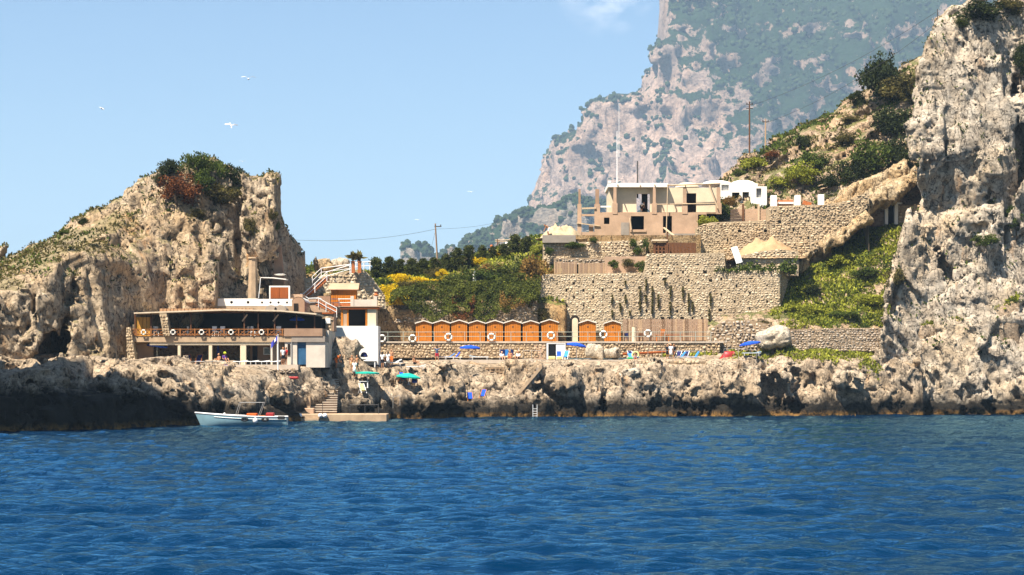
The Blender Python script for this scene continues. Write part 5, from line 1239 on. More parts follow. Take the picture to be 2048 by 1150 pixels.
def seat(px, py, Y):
    """distance of the land surface at this spot, so that a plant stands on it"""
    p = Vector(W(px, py, Y)); e = Vector((0, 0, EYE)); hit = LAND.ray_cast(e, (p-e).normalized(), 600)[0]
    return hit.y if hit is not None and -16 < hit.y-Y < 6 else Y
def plant(px, py, Y, w, h, kind, label, name='bush', cat='bush', group=None, seed=None, trunk=True, base=None):
    """a bush or tree w x h photo pixels large, its middle at (px, py)"""
    Y = seat(px, py+h*.42, Y); x, y, z = W(px, py+h/2, Y); k = Y/FOC
    if base is not None: z = base
    seed = (int(px*7+py) % 3) if seed is None else seed
    o = thing(name, label, cat, (x, y, z-.1), random.uniform(0, 6.28), group)
    kw = dict(KIND[kind]); mat = kw.pop('mat')
    me = crown_mesh(kind, seed, mat, **kw); c = link('crown', me, None, o)
    H = 2*KIND[kind].get('flat', .8) if kind != 'pine' else 2.15
    c.scale = (w*k/1.9, w*k/1.9, h*k/H)
    if trunk:
        t = link('trunk', trunk_mesh(seed), None, o); t.scale = (w*k/2, w*k/2, h*k/1.6)
    return o
T = 'tree'
plant(340,336,216,50,40,'dark','dark round bush at the left end of the headland crest')
plant(392,329,217,56,48,'umbrella','open crowned pine tree on top of the headland rock','pine_tree',T)
plant(430,345,217.5,58,52,'umbrella','second lower open pine on the headland between tall pine and dark tree','pine_tree',T,seed=2)
plant(466,350,216.5,44,48,'dark','dark wind bent tree right of the pines on the headland',T,T,seed=2)
plant(358,380,210.5,84,66,'rust','large rust brown bush on the headland slope below the trees')
plant(403,362,213.5,50,46,'green','mid green bush between the rust bush and the pines')
plant(442,388,213,66,46,'olive','brownish olive bush right of the rust bush on the headland')
plant(318,358,213.5,24,18,'dark','small dark bush left of the rust bush')
plant(470,382,214,26,20,'dark','small dark bush below the dark wind bent tree')
plant(166,441,203,24,16,'dark','small dark bush on the left ridge line of the headland')
plant(128,463,201,22,14,'green','small green bush low on the left ridge of the headland')
plant(546,428,219,18,26,'olive','tuft of scrub on the right edge of the headland')
plant(553,452,220,14,26,'umbrella','tiny two headed tree clinging to the right edge of the headland',T,T)
plant(395,425,210,34,20,'olive','low yellowish bush under the rust bush'); plant(500,452,215.5,26,40,'olive','narrow scrub patch on the right face of the headland')
# hillside on the right
plant(1762,158,275,96,96,'dark','big dark round tree on the ridge of the right hillside',T,T)
plant(1716,196,275,34,36,'dark','small dark tree below the big round ridge tree',T,T,seed=2)
plant(1808,176,271,90,60,'olive','spreading olive bush between the big dark tree and the cliff')
plant(1786,243,266,86,64,'dark','dark bush against the cliff below the hikers path')
plant(1800,312,262,56,80,'dark','tall dark bush pressed against the cliff edge')
plant(1745,312,263,86,76,'green','large green bush in the middle of the hillside thicket')
plant(1708,345,261,64,56,'dark','dark bush at the lower left of the hillside thicket')
plant(1690,278,267,50,30,'olive','low olive bush on the sunny limestone beds')
plant(1602,348,261,80,46,'bright','bright green cushion bush above the white pillars')
plant(1632,322,265,60,36,'green','green bush right above the bright cushion bush')
plant(1562,362,260,46,26,'bright','small bright green bush above the domed house')
plant(1508,326,273,56,26,'bright','low bright green bush on the ridge near the tall power pole')
plant(1545,309,273,40,20,'rust','reddish brown bush on the ridge by the short power pole')
plant(1607,284,273,36,28,'dark','dark bush on the ridge below the rustic fence')
plant(1670,393,255,70,24,'grey','grey dry bush at the right end of the highest wall')
plant(1722,372,256,50,30,'grey','grey leafless bush at the foot of the thicket')
plant(1655,362,259,50,30,'dark','small dark bush left of the thicket, over the white planks')
plant(1772,372,255,46,24,'olive','olive bush above the rock overhang'); plant(1700,238,273,34,18,'olive','low olive scrub on the ridge beside the hikers path')
plant(1478,345,272,26,16,'green','small green bush on the ridge left of the tall power pole')
plant(1965,22,237,90,44,'dark','dark bush on the top edge of the right cliff'); plant(1925,44,236.5,34,24,'green','small green bush at the top left of the right cliff'); plant(2016,12,237,60,40,'olive','olive bush at the top right corner of the cliff')
plant(2040,120,236.5,36,70,'dark','dark bush hanging on the cliff at the right edge'); plant(2034,438,231.5,44,60,'green','green bush growing in a cleft at the right edge of the cliff')
plant(1972,478,231,50,24,'green','small green cushion on the cliff under the hollow'); plant(1790,555,238,40,40,'olive','olive bush at the cliff foot on the green slope')
plant(1625,580,237,44,26,'dark','dark hollow bush on the green slope beside the tall wall corner'); plant(1735,545,241,60,24,'green','green cushion bush in the middle of the green slope')
plant(1680,520,243,50,26,'bright','bright bush high on the green slope'); plant(1740,598,235,70,26,'bright','bright bush low on the green slope'); plant(1610,618,234,70,22,'bright','bright bush at the left foot of the green slope'); plant(1690,628,232.5,60,18,'green','green bush above the red earth bank')
# around the houses
plant(1442,418,246.2,50,52,'green','big leafy shrub with orange tips beside the domed house',seed=1); plant(1458,402,246.6,30,20,'brown','orange flowered top of the shrub by the domed house',trunk=False); plant(1414,442,245.6,36,26,'bright','spiky yellow green shrub left of the board fence')
plant(1148,489,240.2,40,14,'green','green shrub rooted in the left of the pale terrace wall',trunk=False); plant(1186,479,240.6,18,12,'green','small shrub on the brown wall under the tan house',trunk=False)
plant(1266,484,240.4,16,18,'green','upper shrub at the right end of the pale terrace wall',trunk=False); plant(1276,500,240.2,18,20,'green','lower shrub at the right end of the pale terrace wall',trunk=False); plant(1291,488,240.2,14,26,'green','shrub beside the dark plank lean-to',trunk=False); plant(1098,500,240.2,16,16,'green','small shrub at the left end of the pale terrace wall',trunk=False)
plant(1228,526,237.6,22,18,'green','left of three shrubs on the middle terrace',group='shrubs on the middle terrace'); plant(1256,524,237.6,26,18,'olive','middle of three shrubs on the middle terrace',group='shrubs on the middle terrace'); plant(1283,531,237.4,24,24,'green','right and largest of three shrubs on the middle terrace',group='shrubs on the middle terrace')
plant(1066,548,234.6,62,74,'brown','tall golden brown shrub at the left end of the tall wall',seed=1); plant(1058,590,234.4,44,70,'olive','dark stems below the golden brown shrub',seed=2); plant(1110,545,236.4,22,18,'brown','small brown shrub in front of the reed fence')
plant(1086,626,233.9,32,26,'olive','round olive bush behind the eighth cabin'); plant(1062,628,233.9,20,22,'brown','small brown bush left of the round olive bush')
plant(1508,650,230.6,66,24,'olive','upper part of the brown trailing shrub beside the boulder'); plant(1478,672,229.4,40,46,'olive','lower part of the brown trailing shrub by the red boat',seed=2)
# garden
YB = [(800,557,239,50,24,'upper left yellow broom bush on the garden slope'),(778,580,236.5,40,30,'yellow broom bush at the left edge of the garden'),(795,598,234.2,56,26,'lowest yellow broom bush above the stone bank'),(845,561,239.5,60,18,'wide low yellow broom beside the ivy hedge'),
      (945,521,248,58,20,'bright yellow broom below the garden pines'),(885,548,242,28,26,'small round yellow broom in the middle of the garden'),(1002,507,252,30,12,'small yellow broom by the garden statue'),(925,530,245,30,16,'yellow broom left below the bright one')]
for px, py, Y, w, h, lab in YB: plant(px, py, Y, w, h, 'yellow', lab, 'broom_bush', 'broom', 'yellow broom bushes', trunk=False)
for i, (px, pt, pb, Y, w) in enumerate([(752,512,562,246,46),(778,510,556,248,40),(800,514,556,248,36),(824,514,555,248,38),(846,514,552,249,36),(868,511,548,249,34),(893,505,548,251,34),(915,493,545,252,40),(938,486,540,253,38),(965,488,525,255,28),(985,490,520,256,26),(1008,484,520,257,30),(1030,466,510,258,40),(1055,470,505,258,36)]):
    lab = 'dark dwarf pine, %s from the left in the garden hedge row' % ['first','second','third','fourth','fifth','sixth','seventh','eighth','ninth','tenth','eleventh','twelfth','thirteenth','fourteenth'][i]
    plant(px, (pt+pb)/2, Y, w*1.15, pb-pt, 'pine', lab, 'dwarf_pine', 'pine', 'dwarf pines of the garden hedge', seed=i % 3)
for px, py, Y, w, h, kd, lab in ((905,560,240,60,30,'ivy','dark green shrub left of the white garden stone'),(960,552,241,70,30,'green','green shrub in the middle of the garden'),(1010,540,243,80,30,'ivy','dark shrub below the garden statue'),(1040,545,240,60,50,'ivy','dark shrub beside the golden brown shrub'),(985,538,244,50,24,'brown','brown flowered shrub in the garden'),(870,545,243,40,24,'olive','olive shrub below the pine hedge'),(820,572,238,60,24,'olive','olive shrub between two yellow brooms'),(1075,500,247,40,24,'bright','yellow green shrub at the edge of the rubble heap')):
    plant(px, py, Y, w, h, kd, lab)
# ivy hedges hanging over the rubble bank
def curtain(name, label, x0, x1, top, bot, Y, n, mat, seed, lean=.0):
    rg = np.random.RandomState(seed); px = rg.uniform(x0, x1, n); t = rg.rand(n)
    tp = np.interp(px, *zip(*top)); bt = np.interp(px, *zip(*bot))+np.array([fbm(np.array([[p*.06, seed, 0]], F32), 3)[0] for p in px])*11
    py = tp+(bt-tp)*t; P = np.stack([px, py, px*0], 1)
    bul = fbm(P.astype(F32)*np.array([.05, .05, 1], F32)+seed, 3)*1.0
    y = Y-.7-1.3*t-.8*np.sin(np.pi*t)-bul+(1-t)*2.4+rg.normal(0, .25, n)
    c = np.stack([(px-1024)*Y/FOC, y, EYE-(py-HORZ)*Y/FOC], 1); o0 = c.mean(0)
    v, f, tt = leaves(c-o0, .175, rg, down=.25); tt = np.clip(tt*.7+np.repeat(bul, 4)*.25+.12, 0, 1)
    o = link(name, raw_mesh(name, v, f, False, tt), M[mat]); o.location = o0
    return tag(o, label, 'hedge', 'ivy hedges over the stone bank')
curtain('ivy_hedge', 'left dark ivy hedge hanging over the stone bank behind the cabins', 782, 940, [(782,580),(830,565),(880,558),(940,562)], [(782,602),(820,610),(845,636),(880,644),(912,632),(925,618),(940,640)], 234.6, 15000, 'lf_ivy', 3)
curtain('ivy_hedge', 'right dark ivy hedge hanging over the stone bank behind the cabins', 932, 1080, [(932,562),(980,558),(1030,545),(1080,545)], [(932,636),(960,644),(985,640),(1005,620),(1040,612),(1080,606)], 234.6, 15000, 'lf_ivy', 5)
curtain('ivy_hedge', 'rust brown dead strand of ivy in the middle of the stone bank', 905, 950, [(905,590),(950,585)], [(905,632),(930,642),(950,625)], 234.1, 1600, 'lf_rust', 6)
curtain('ivy_hedge', 'brown dry patch of ivy below the golden brown shrub', 1000, 1050, [(1000,580),(1050,570)], [(1000,612),(1030,618),(1050,605)], 234.1, 1400, 'lf_brown', 7)
# ---- ground cover: tufts scattered over the land meshes
def scatter(name, V, Q, mask, n, size, mat, seed, blades=3, up=1.2, clump=.35, thr=-.1, elong=1.2, sink=0.0):
    rg = np.random.RandomState(seed); P = V[Q]; e1 = P[:, 1]-P[:, 0]; e2 = P[:, 3]-P[:, 0]; nn = np.cross(e1, e2); A = np.linalg.norm(nn, axis=1)+1e-9; nn /= A[:, None]
    c = P.mean(1); k = mask(c, nn)&(fbm((c*clump).astype(F32)+seed, 3) > thr); idx = np.where(k)[0]
    if len(idx) == 0: return None
    pick = rg.choice(idx, n, p=A[idx]/A[idx].sum()); u = rg.rand(n, 1); w = rg.rand(n, 1); base = P[pick, 0]+e1[pick]*u+e2[pick]*w
    sc = rg.uniform(.6, 1.5, n); pts = np.repeat(base, blades, 0)+rg.normal(0, size*.35, (n*blades, 3))
    lf, ff, tt = leaves(pts, size, rg, up=up, elong=elong)
    tt = np.clip(tt+np.repeat(np.repeat(fbm((base*.5).astype(F32)+9, 2)*.3, blades), 4), 0, 1)
    o = link(name, raw_mesh(name, lf, ff, False, tt), M[mat]); return tag(o, kind='stuff')
scatter('grass', HILL_V, HILL_Q, lambda c, n: (c[:, 1] < 250) & (c[:, 0] > 30) & (n[:, 2] > .25), 18000, .27, 'lf_bright', 1, thr=-.45)
scatter('green_scrub', HILL_V, HILL_Q, lambda c, n: (c[:, 1] < 250) & (c[:, 0] > 31) & (n[:, 2] > .25), 7000, .27, 'lf_green', 2, thr=.05, clump=.5)
scatter('dry_scrub', HILL_V, HILL_Q, lambda c, n: (c[:, 1] > 252) & (n[:, 2] > .3), 5000, .30, 'lf_olive', 3, thr=.0)
scatter('hill_scrub', HILL_V, HILL_Q, lambda c, n: (c[:, 1] > 252) & (n[:, 2] > .3), 4500, .34, 'lf_green', 4, thr=.25, clump=.22)
scatter('garden_grass', GARDEN_V, GARDEN_Q, lambda c, n: (c[:, 1] > 235) & (n[:, 2] > .3), 9000, .30, 'lf_bright', 5, thr=-.3)
scatter('garden_scrub', GARDEN_V, GARDEN_Q, lambda c, n: (c[:, 1] > 235) & (n[:, 2] > .3), 9000, .32, 'lf_green', 6, thr=-.15)
scatter('headland_scrub', HEAD_V, HEAD_Q, lambda c, n: (c[:, 2] > 12) & (n[:, 2] > .5), 5200, .24, 'lf_olive', 7, thr=-.1, up=.8)
scatter('headland_scrub', HEAD_V, HEAD_Q, lambda c, n: (c[:, 2] > 14) & (n[:, 2] > .42), 2400, .24, 'lf_green', 8, thr=.18, clump=.5, up=.8)
scatter('cliff_scrub', CLIFF_V, CLIFF_Q, lambda c, n: (c[:, 2] > 7) & (n[:, 2] > .15) & (n[:, 1] < .2), 2200, .26, 'lf_green', 9, thr=.32, clump=.7, up=.5)
scatter('shore_grass', SHORE_V, SHORE_Q, lambda c, n: (c[:, 0] > 24) & (c[:, 0] < 41) & (c[:, 1] > 225) & (c[:, 1] < 229.6) & (n[:, 2] > .3), 1800, .26, 'lf_bright', 12, thr=-.2)
scatter('shore_grass', SHORE_V, SHORE_Q, lambda c, n: (c[:, 0] > 17) & (c[:, 0] < 26) & (c[:, 1] > 227.5) & (c[:, 1] < 229.6) & (n[:, 2] > .3), 500, .26, 'lf_bright', 13, thr=-.3)
wd = np.random.RandomState(4)
def strip(name, x0, x1, y0, y1, z, n, size, mat, seed, hump=.3):
    rg = np.random.RandomState(seed); x = rg.uniform(x0, x1, n); y = rg.uniform(y0, y1, n); zz = z+hump*np.abs(fbm(np.stack([x*.6, y*.6, x*0+seed], 1).astype(F32), 2))*rg.rand(n)
    v, f, t = leaves(np.stack([x, y, zz], 1), size, rg, up=.8); return tag(link(name, raw_mesh(name, v, f, False, t), M[mat]), kind='stuff')
strip('weeds', WX(1428,236), WX(1592,236), 235.3, 238.2, WZ(545,236.5), 3600, .30, 'lf_green', 2, 1.3)
strip('weed_flowers', WX(1455,236), WX(1560,236), 235.4, 237.4, WZ(541,236.5), 160, .16, 'lf_grey', 3, 1.4)
# ---- trees on the far slopes
def blobs(name, V, Q, mask, n, r, mat, seed):
    rg = np.random.RandomState(seed); P = V[Q]; nn = np.cross(P[:, 1]-P[:, 0], P[:, 3]-P[:, 0]); nn /= np.linalg.norm(nn, axis=1)[:, None]+1e-9; c = P.mean(1)
    idx = np.where(mask(c, nn))[0]; pick = rg.choice(idx, n); p = c[pick]
    g = (1+5**.5)/2; iv = np.array([(-1,g,0),(1,g,0),(-1,-g,0),(1,-g,0),(0,-1,g),(0,1,g),(0,-1,-g),(0,1,-g),(g,0,-1),(g,0,1),(-g,0,-1),(-g,0,1)])/1.9
    fi = np.array([(0,11,5),(0,5,1),(0,1,7),(0,7,10),(0,10,11),(1,5,9),(5,11,4),(11,10,2),(10,7,6),(7,1,8),(3,9,4),(3,4,2),(3,2,6),(3,6,8),(3,8,9),(4,9,5),(2,4,11),(6,2,10),(8,6,7),(9,8,1)])
    s = r*rg.uniform(.5, 1.5, (n, 1, 1)); v = p[:, None]+iv[None]*s*rg.uniform(.65, 1.25, (n, 12, 3))+np.array([0, 0, .3])*s
    f = fi[None]+(np.arange(n)*12)[:, None, None]
    return tag(link(name, raw_mesh(name, v.reshape(-1, 3), f.reshape(-1, 3), False, np.repeat(rg.rand(n), 12)), M[mat]), kind='stuff')
M['far_tree'] = tinted('far_foliage', (.014,.026,.008), (.035,.055,.016), .9, .1, .3)
blobs('mountain_woods', MOUNT_V, MOUNT_Q, lambda c, n: (n[:, 2] > .35) & (fbm((c/S*.018).astype(F32), 3)+(c[:, 0]/S-150)*.003+(c[:, 2]/S-150)*.002 > .05), 4200, 4.3, 'far_tree', 1)
blobs('mountain_woods', MOUNT_V, MOUNT_Q, lambda c, n: (n[:, 2] > .2) & (c[:, 0]/S < 110) & (fbm((c/S*.03).astype(F32), 3) > .1), 1800, 3.8, 'far_tree', 2)
blobs('ridge_woods', RIDGE_V, RIDGE_Q, lambda c, n: (n[:, 2] > .2) & (fbm((c/S2*.03).astype(F32), 3) > -.35), 4000, 3.0, 'far_tree', 3)
# ================================================================== THINGS ON THE SHORE
M['blue'] = plain('blue_canvas', (.010,.075,.50), .8, .15, 4, .1); M['navy'] = plain('navy_canvas', (.012,.016,.09), .8, .2, 4, .1); M['sky_blue'] = plain('light_blue_fabric', (.05,.25,.62), .8, .15, 4, .1)
M['paleblue'] = plain('pale_blue_fabric', (.35,.52,.62), .8, .15, 4, .1); M['lemon'] = plain('cream_yellow_fabric', (.62,.55,.22), .8, .15, 4, .1); M['teal'] = plain('teal_canvas', (.012,.40,.29), .8, .15, 4, .1)
M['deckwood'] = plain('deckchair_wood', (.46,.16,.04), .6, .25, 4, .1); M['plastic'] = plain('white_plastic', (.80,.78,.74), .5, .08, 4, .05); M['red'] = plain('red_paint', (.30,.018,.015), .45, .25, 2, .1, spec=.4)
M['rail_green'] = plain('weathered_rail_paint', (.36,.40,.33), .6, .3, 3, .1); M['buoy'] = plain('lifebuoy_white', (.82,.78,.68), .5, .1, 4, .05); M['buoyband'] = plain('lifebuoy_bands', (.07,.06,.05), .7, .2, 4, .05)
M['hullblue'] = plain('pale_blue_hull_paint', (.22,.36,.40), .45, .2, .8, .05, spec=.4); M['orange'] = plain('orange_cover', (.55,.10,.015), .7, .2, 3, .1); M['rubber'] = plain('black_rubber', (.02,.02,.02), .8, .2, 4, .1); M['flagblue'] = plain('flag_blue', (.05,.06,.40), .8, .1, 4, .05)
def ground(x, y, r=.32):
    k = (np.abs(SHORE_V[:, 0]-x) < r) & (np.abs(SHORE_V[:, 1]-y) < r); return float(SHORE_V[k, 2].max()) if k.any() else 6.1
# paving of the sun terrace and the forecourt
pv = MB(); pv.box(WX(878,222), WX(1066,222), 221.6, 229.4, 5.75, 6.14); tag(pv.build('paving', M['concrete']), kind='structure')
pv = MB(); pv.box(WX(1140,224), WX(1490,224), 223.6, 229.2, 5.75, 6.15); tag(pv.build('paving', M['concrete']), kind='structure')
pv = MB(); pv.box(WX(262,203), WX(600,203), 201.2, 208.5, 5.0, 5.53); tag(pv.build('forecourt', M['concrete']), kind='structure')
# ---- bathing cabins
CY = 231.0; ck = CY/FOC
M['white_roof'] = plain('pale_cabin_roof', (.70,.62,.50), .8, .2, 3, .1)
def cabin():
    o = thing('beach_cabin', 'x', 'cabin'); w = 1.82; hgt, rdg, dep = 2.08, 2.32, 1.7
    m = MB(); m.prism([(-w/2,0),(w/2,0),(w/2,hgt),(0,rdg),(-w/2,hgt)], .05, dep); m.build('wall', M['wood'], o)
    m = MB(); n = 9
    for k in range(n):
        if 3 <= k <= 5: continue
        a, b = -w/2+w*k/n, -w/2+w*(k+1)/n; f = lambda x: hgt+(rdg-hgt)*(1-abs(x)/(w/2)); m.prism([(a+.018, .02), (b-.018, .02), (b-.018, f(b)-.05), (a+.018, f(a)-.05)], 0, .047)
    tag(m.build('planks', M['wood'], o), kind='stuff')
    d = MB(); 
    for k in range(3): d.box(-.30+.2*k+.008, -.10+.2*k-.008, -.02, .045, .08, 1.92)
    dd = d.build('door', M['wood'], o); MB().lathe([(.035,0),(.03,.05)], 8, (.2,-.05,1.0)).build('knob', M['metal_dark'], dd); MB().box(-.08, .08, -.035, -.021, 1.55, 1.72).build('vent', M['wood_dark'], dd)
    for s in (-1, 1): MB().add([(s*(w/2+.1), -.16, hgt-.06), (0, -.16, rdg+.02), (0, dep+.1, rdg+.02), (s*(w/2+.1), dep+.1, hgt-.06), (s*(w/2+.1), -.16, hgt+.06), (0, -.16, rdg+.14), (0, dep+.1, rdg+.14), (s*(w/2+.1), dep+.1, hgt+.06)], [(0,1,2,3),(7,6,5,4),(0,4,5,1),(1,5,6,2),(2,6,7,3),(3,7,4,0)]).build('roof_slope', M['white_roof'], o)
    return o
cab = cabin()
CABS = [847.5, 883.5, 918.5, 954, 990, 1025.5, 1061.5, 1099.5, 1175.5, 1225.5]
CL = ['first orange cabin of the long row, beside the rocky bank at the left end','second orange cabin from the left, a lifebuoy hanging before its right corner','third orange cabin from the left, a lifebuoy at its left','fourth orange cabin from the left, above the round blue parasol','fifth orange cabin from the left, with a lifebuoy before its middle','sixth orange cabin from the left in the row of eight','seventh orange cabin from the left in the row of eight','eighth orange cabin, the last of the long row, lifebuoy before its door','left of the two separate orange cabins right of the arched door','right of the two separate orange cabins, beside the reed fence']
for i, (px, lab) in enumerate(zip(CABS, CL)):
    o = cab if i == 0 else copy_tree(cab)
    o.location = (WX(px, CY), CY, WALK_Z+.03); o['label'] = lab; o['group'] = 'orange bathing cabins'; s = 1.0 if i != 7 else 1.04; o.scale = (s, s, s*(1.0+.012*((i*7) % 3-1)))
# ---- railing along the walkway
RLY = WALK_Y-.05
rl = thing('railing', 'long pale pipe railing along the edge of the cabin walkway', 'railing', (WX(745, RLY), RLY, WALK_Z+.02))
pm = MB().tube((0,0,0), (0,0,1.06), .032, n=6); pme = raw_mesh('post', pm.v, pm.f); n = 23
for k in range(n):
    o = link('post', pme, M['rail_green'], rl); o.location = ((WX(1422, RLY)-WX(745, RLY))*k/(n-1), 0, 0)
LR = WX(1422, RLY)-WX(745, RLY)
for z in (1.05, .55): MB().tube((0,0,z), (LR,0,z), .028, n=6).build('rail', M['rail_green'], rl)
# ---- lifebuoys
def lifebuoy(Rr, r):
    o = thing('lifebuoy', 'x', 'lifebuoy'); MB().torus((0,0,0), Rr, r).build('ring', M['buoy'], o, smooth=True)
    for a in (45, 135, 225, 315):
        c, s = math.cos(R(a)), math.sin(R(a)); m = MB(Matrix.Translation((Rr*c, 0, Rr*s)) @ Matrix.Rotation(-R(a), 4, 'Y')); m.torus((0,0,0), 0.0001, r*1.12) if False else m.box(-r*1.1, r*1.1, -r*1.1, r*1.1, -r*.38, r*.38); m.build('band', M['buoyband'], o)
    return o
lb = lifebuoy(.36, .105)
for i, (px, py, lab) in enumerate([(764,677,'leftmost white lifebuoy, on the railing before the dark rock hollow'),(825,677,'white lifebuoy at the left corner of the first cabin'),(897,674,'white lifebuoy between the second and third cabins'),(983,674,'white lifebuoy before the fifth cabin'),(1102,671,'white lifebuoy before the eighth cabin'),(1207,669,'white lifebuoy between the two separate cabins'),(1296,667,'rightmost white lifebuoy, before the picnic tables and reed fence')]):
    o = lb if i == 0 else copy_tree(lb); o.location = W(px, py, RLY-.16); o['label'] = lab; o['group'] = 'lifebuoys on the walkway railing'
for i, (px, lab) in enumerate([(287,'first'),(346,'second'),(403,'third'),(462,'fourth'),(523,'fifth')]):
    o = copy_tree(lb, W(px, 664.5, RY-.26), None, '%s lifebuoy from the left on the restaurant balcony rail' % lab, 'lifebuoys on the restaurant balcony', .60)
# ---- reed fence with picnic tables at the right end of the walkway
slat_fence('reed_fence', 'weathered reed fence behind the picnic tables at the end of the walkway', 1246, 1416, 234.3, 681, 638, 44, ('reed_a','reed_b','reed_c','reed_a'), jit=.04)
MB().lathe([(.27,0),(.25,.05),(.24,1.65),(.28,1.7)], 12, (WX(1268, 231), 231, WALK_Z+.02)).build('column', M['cream']); tag(bpy.data.objects['column'], 'short cream column on the walkway before the reed fence', 'column')
def table(label, px, Y, z, w=1.5, d=.8, h=.75, mt='wood_dark', rz=0, name='table', group=None):
    o = thing(name, label, 'table', (WX(px, Y), Y, z), rz, group); MB().box(-w/2, w/2, -d/2, d/2, h-.06, h).build('tabletop', M[mt], o)
    for sx in (-1, 1):
        for sy in (-1, 1): MB().box(sx*(w/2-.12)-.05, sx*(w/2-.12)+.05, sy*(d/2-.1)-.05, sy*(d/2-.1)+.05, 0, h-.063).build('leg', M[mt], o)
    return o
def chair(label, px, Y, z, mt='wood_dark', rz=0, group=None, seat=None):
    o = thing('chair', label, 'chair', (WX(px, Y), Y, z), rz, group); MB().box(-.25, .25, -.25, .25, .42, .47).build('seat', M[seat or mt], o); MB().box(-.25, .25, .2, .25, .55, 1.0).build('backrest', M[seat or mt], o)
    for sx in (-1, 1):
        for sy in (-1, 1): MB().box(sx*.22-.03, sx*.22+.03, sy*.22-.03, sy*.22+.03, 0, .417 if sy < 0 else .99).build('leg', M[mt], o)
    return o
table('dark picnic table behind the rightmost lifebuoy', 1290, 232.2, WALK_Z+.02); table('orange brown picnic table left of the seated bench by the reed fence', 1325, 232.4, WALK_Z+.02, 1.6, .8, .78, 'deckwood'); table('long red brown table at the right end of the reed fence', 1348, 232.8, WALK_Z+.02, 2.0, .8, .8, 'wood_rust'); table('pinkish low table before the reed fence', 1372, 232.6, WALK_Z+.02, 1.4, .7, .7, 'tan')
chair('orange high backed chair before the reed fence', 1326, 233.4, WALK_Z+.5, 'deckwood'); chair('dark chair left of the cream column', 1253, 232.5, WALK_Z+.02, 'metal_dark', seat='navy'); chair('dark chair between the cream column and the lifebuoy', 1282, 233, WALK_Z+.02)
# arched doorway in the tall wall
ad = thing('arched_doorway', 'narrow arched recess with a pale rounded door at the foot of the tall wall', 'doorway', (WX(1150, 234.6), 234.6, WALK_Z))
c = WX(1150, 234.4); z1_ = WZ(637, 234.4)
def archpoly(hw, z0, sp): return [(c-hw, z0), (c+hw, z0)]+[(c+hw*math.cos(math.pi*k/8), sp+hw*math.sin(math.pi*k/8)) for k in range(9)]
MB().prism(archpoly(.50, WALK_Z, z1_-.1), 234.55, 235.4).build('surround', M['dark'], ad, True); MB().prism(archpoly(.33, WALK_Z, z1_-.25), 234.35, 234.545).build('door', M['cream'], ad, True)
first_ch = None
for i, px in enumerate((312, 338, 372, 431, 447, 492, 508, 556)):
    if first_ch is None: first_ch = o = chair('x', px, RY+1.0, UZ, 'plastic', .3)
    else: o = copy_tree(first_ch); o.location = (WX(px, RY+1.0+.3*(i % 3)), RY+1.0+.3*(i % 3), UZ); o.rotation_euler = (0, 0, (i*2.3) % 6.28)
    o['label'] = 'white plastic chair behind the restaurant balcony rail, %s from left' % ORD[i]; o['group'] = 'white chairs on the restaurant balcony'
# ---- parasols
def parasol(name, label, px, Y, z0, top, dia, mat, tilt=0.0, az=0.0, droop=.26, group='open blue parasols'):
    o = thing(name, label, 'parasol', (WX(px, Y), Y, z0), az, group); h = top-z0; n = 8; r = dia/2
    MB().tube((0,0,0), (0,0,h-.05), .028, n=6).build('pole', M['metal_white'], o); MB().lathe([(.26,0),(.24,.07),(.06,.12)], 10).build('base', M['metal_grey'], o)
    Mx = Matrix.Translation((0,0,h-.3)) @ Matrix.Rotation(tilt, 4, 'Y'); m = MB(Mx); rr = [(0, .3), (r*.5, .3-droop*.30), (r, .3-droop)]; v = [(0,0,rr[0][1])]
    for rad, z in rr[1:]:
        for k in range(n*2):
            a = math.pi*k/n; q = rad*(1 if k % 2 == 0 else .955); v.append((q*math.cos(a), q*math.sin(a), z-(0 if k % 2 == 0 else .02)))
    N2 = n*2; v += [(x, y, z-.14) for x, y, z in v[1+N2:1+2*N2]]
    f = [(0, 1+k, 1+(k+1) % N2) for k in range(N2)]+[(1+j*N2+k, 1+(j+1)*N2+k, 1+(j+1)*N2+(k+1) % N2, 1+j*N2+(k+1) % N2) for j in (0, 1) for k in range(N2)]
    m.add(v, f); m.build('canopy', M[mat], o)
    m = MB(Mx)
    for k in range(n): a = 2*math.pi*k/n; m.tube((0,0,.24), (r*.97*math.cos(a), r*.97*math.sin(a), .27-droop), .011, n=4)
    tag(m.build('ribs', M['metal_white'], o), kind='stuff'); return o
def closed_parasol(label, px, Y, z0, top, mat, w=.17):
    o = thing('folded_parasol', label, 'parasol', (WX(px, Y), Y, z0), 0, 'folded parasols'); h = top-z0
    MB().tube((0,0,0), (0,0,h), .028, n=6).build('pole', M['metal_white'], o); MB().lathe([(.26,0),(.24,.07),(.06,.12)], 10).build('base', M['metal_grey'], o)
    MB().lathe([(w*.75,h*.36),(w,h*.45),(w*.8,h*.7),(w*.55,h*.9),(.05,h*.99)], 9).build('folded_canopy', M[mat], o); return o
TZ = 6.15
parasol('blue_parasol', 'round blue parasol open on the terrace below the fourth cabin', 940, 224, TZ, WZ(690, 224), 2.25, 'blue', .03)
parasol('blue_parasol', 'tilted blue parasol right of the white doorway', 1153, 225.5, TZ, WZ(685, 225.5), 2.2, 'blue', .16)
parasol('blue_parasol', 'blue parasol by the red boat and the pale boulder', 1500, 226.2, 6.2, WZ(682, 226.2), 2.4, 'blue', -.16)
parasol('blue_parasol', 'dark blue parasol in the shade under the restaurant balcony', 314, 204.6, 5.55, WZ(687, 204.6), 2.1, 'blue', .12, droop=.2)
parasol('blue_parasol', 'bright blue parasol on the restaurant upper terrace', 594, 206, UZ, WZ(633, 206), 1.5, 'blue', 0)
parasol('green_parasol', 'flat teal parasol above the stone steps', 735, 207, ground(WX(735,207), 207)-.1, WZ(743, 207), 2.45, 'teal', .03, droop=.1, group='teal parasols')
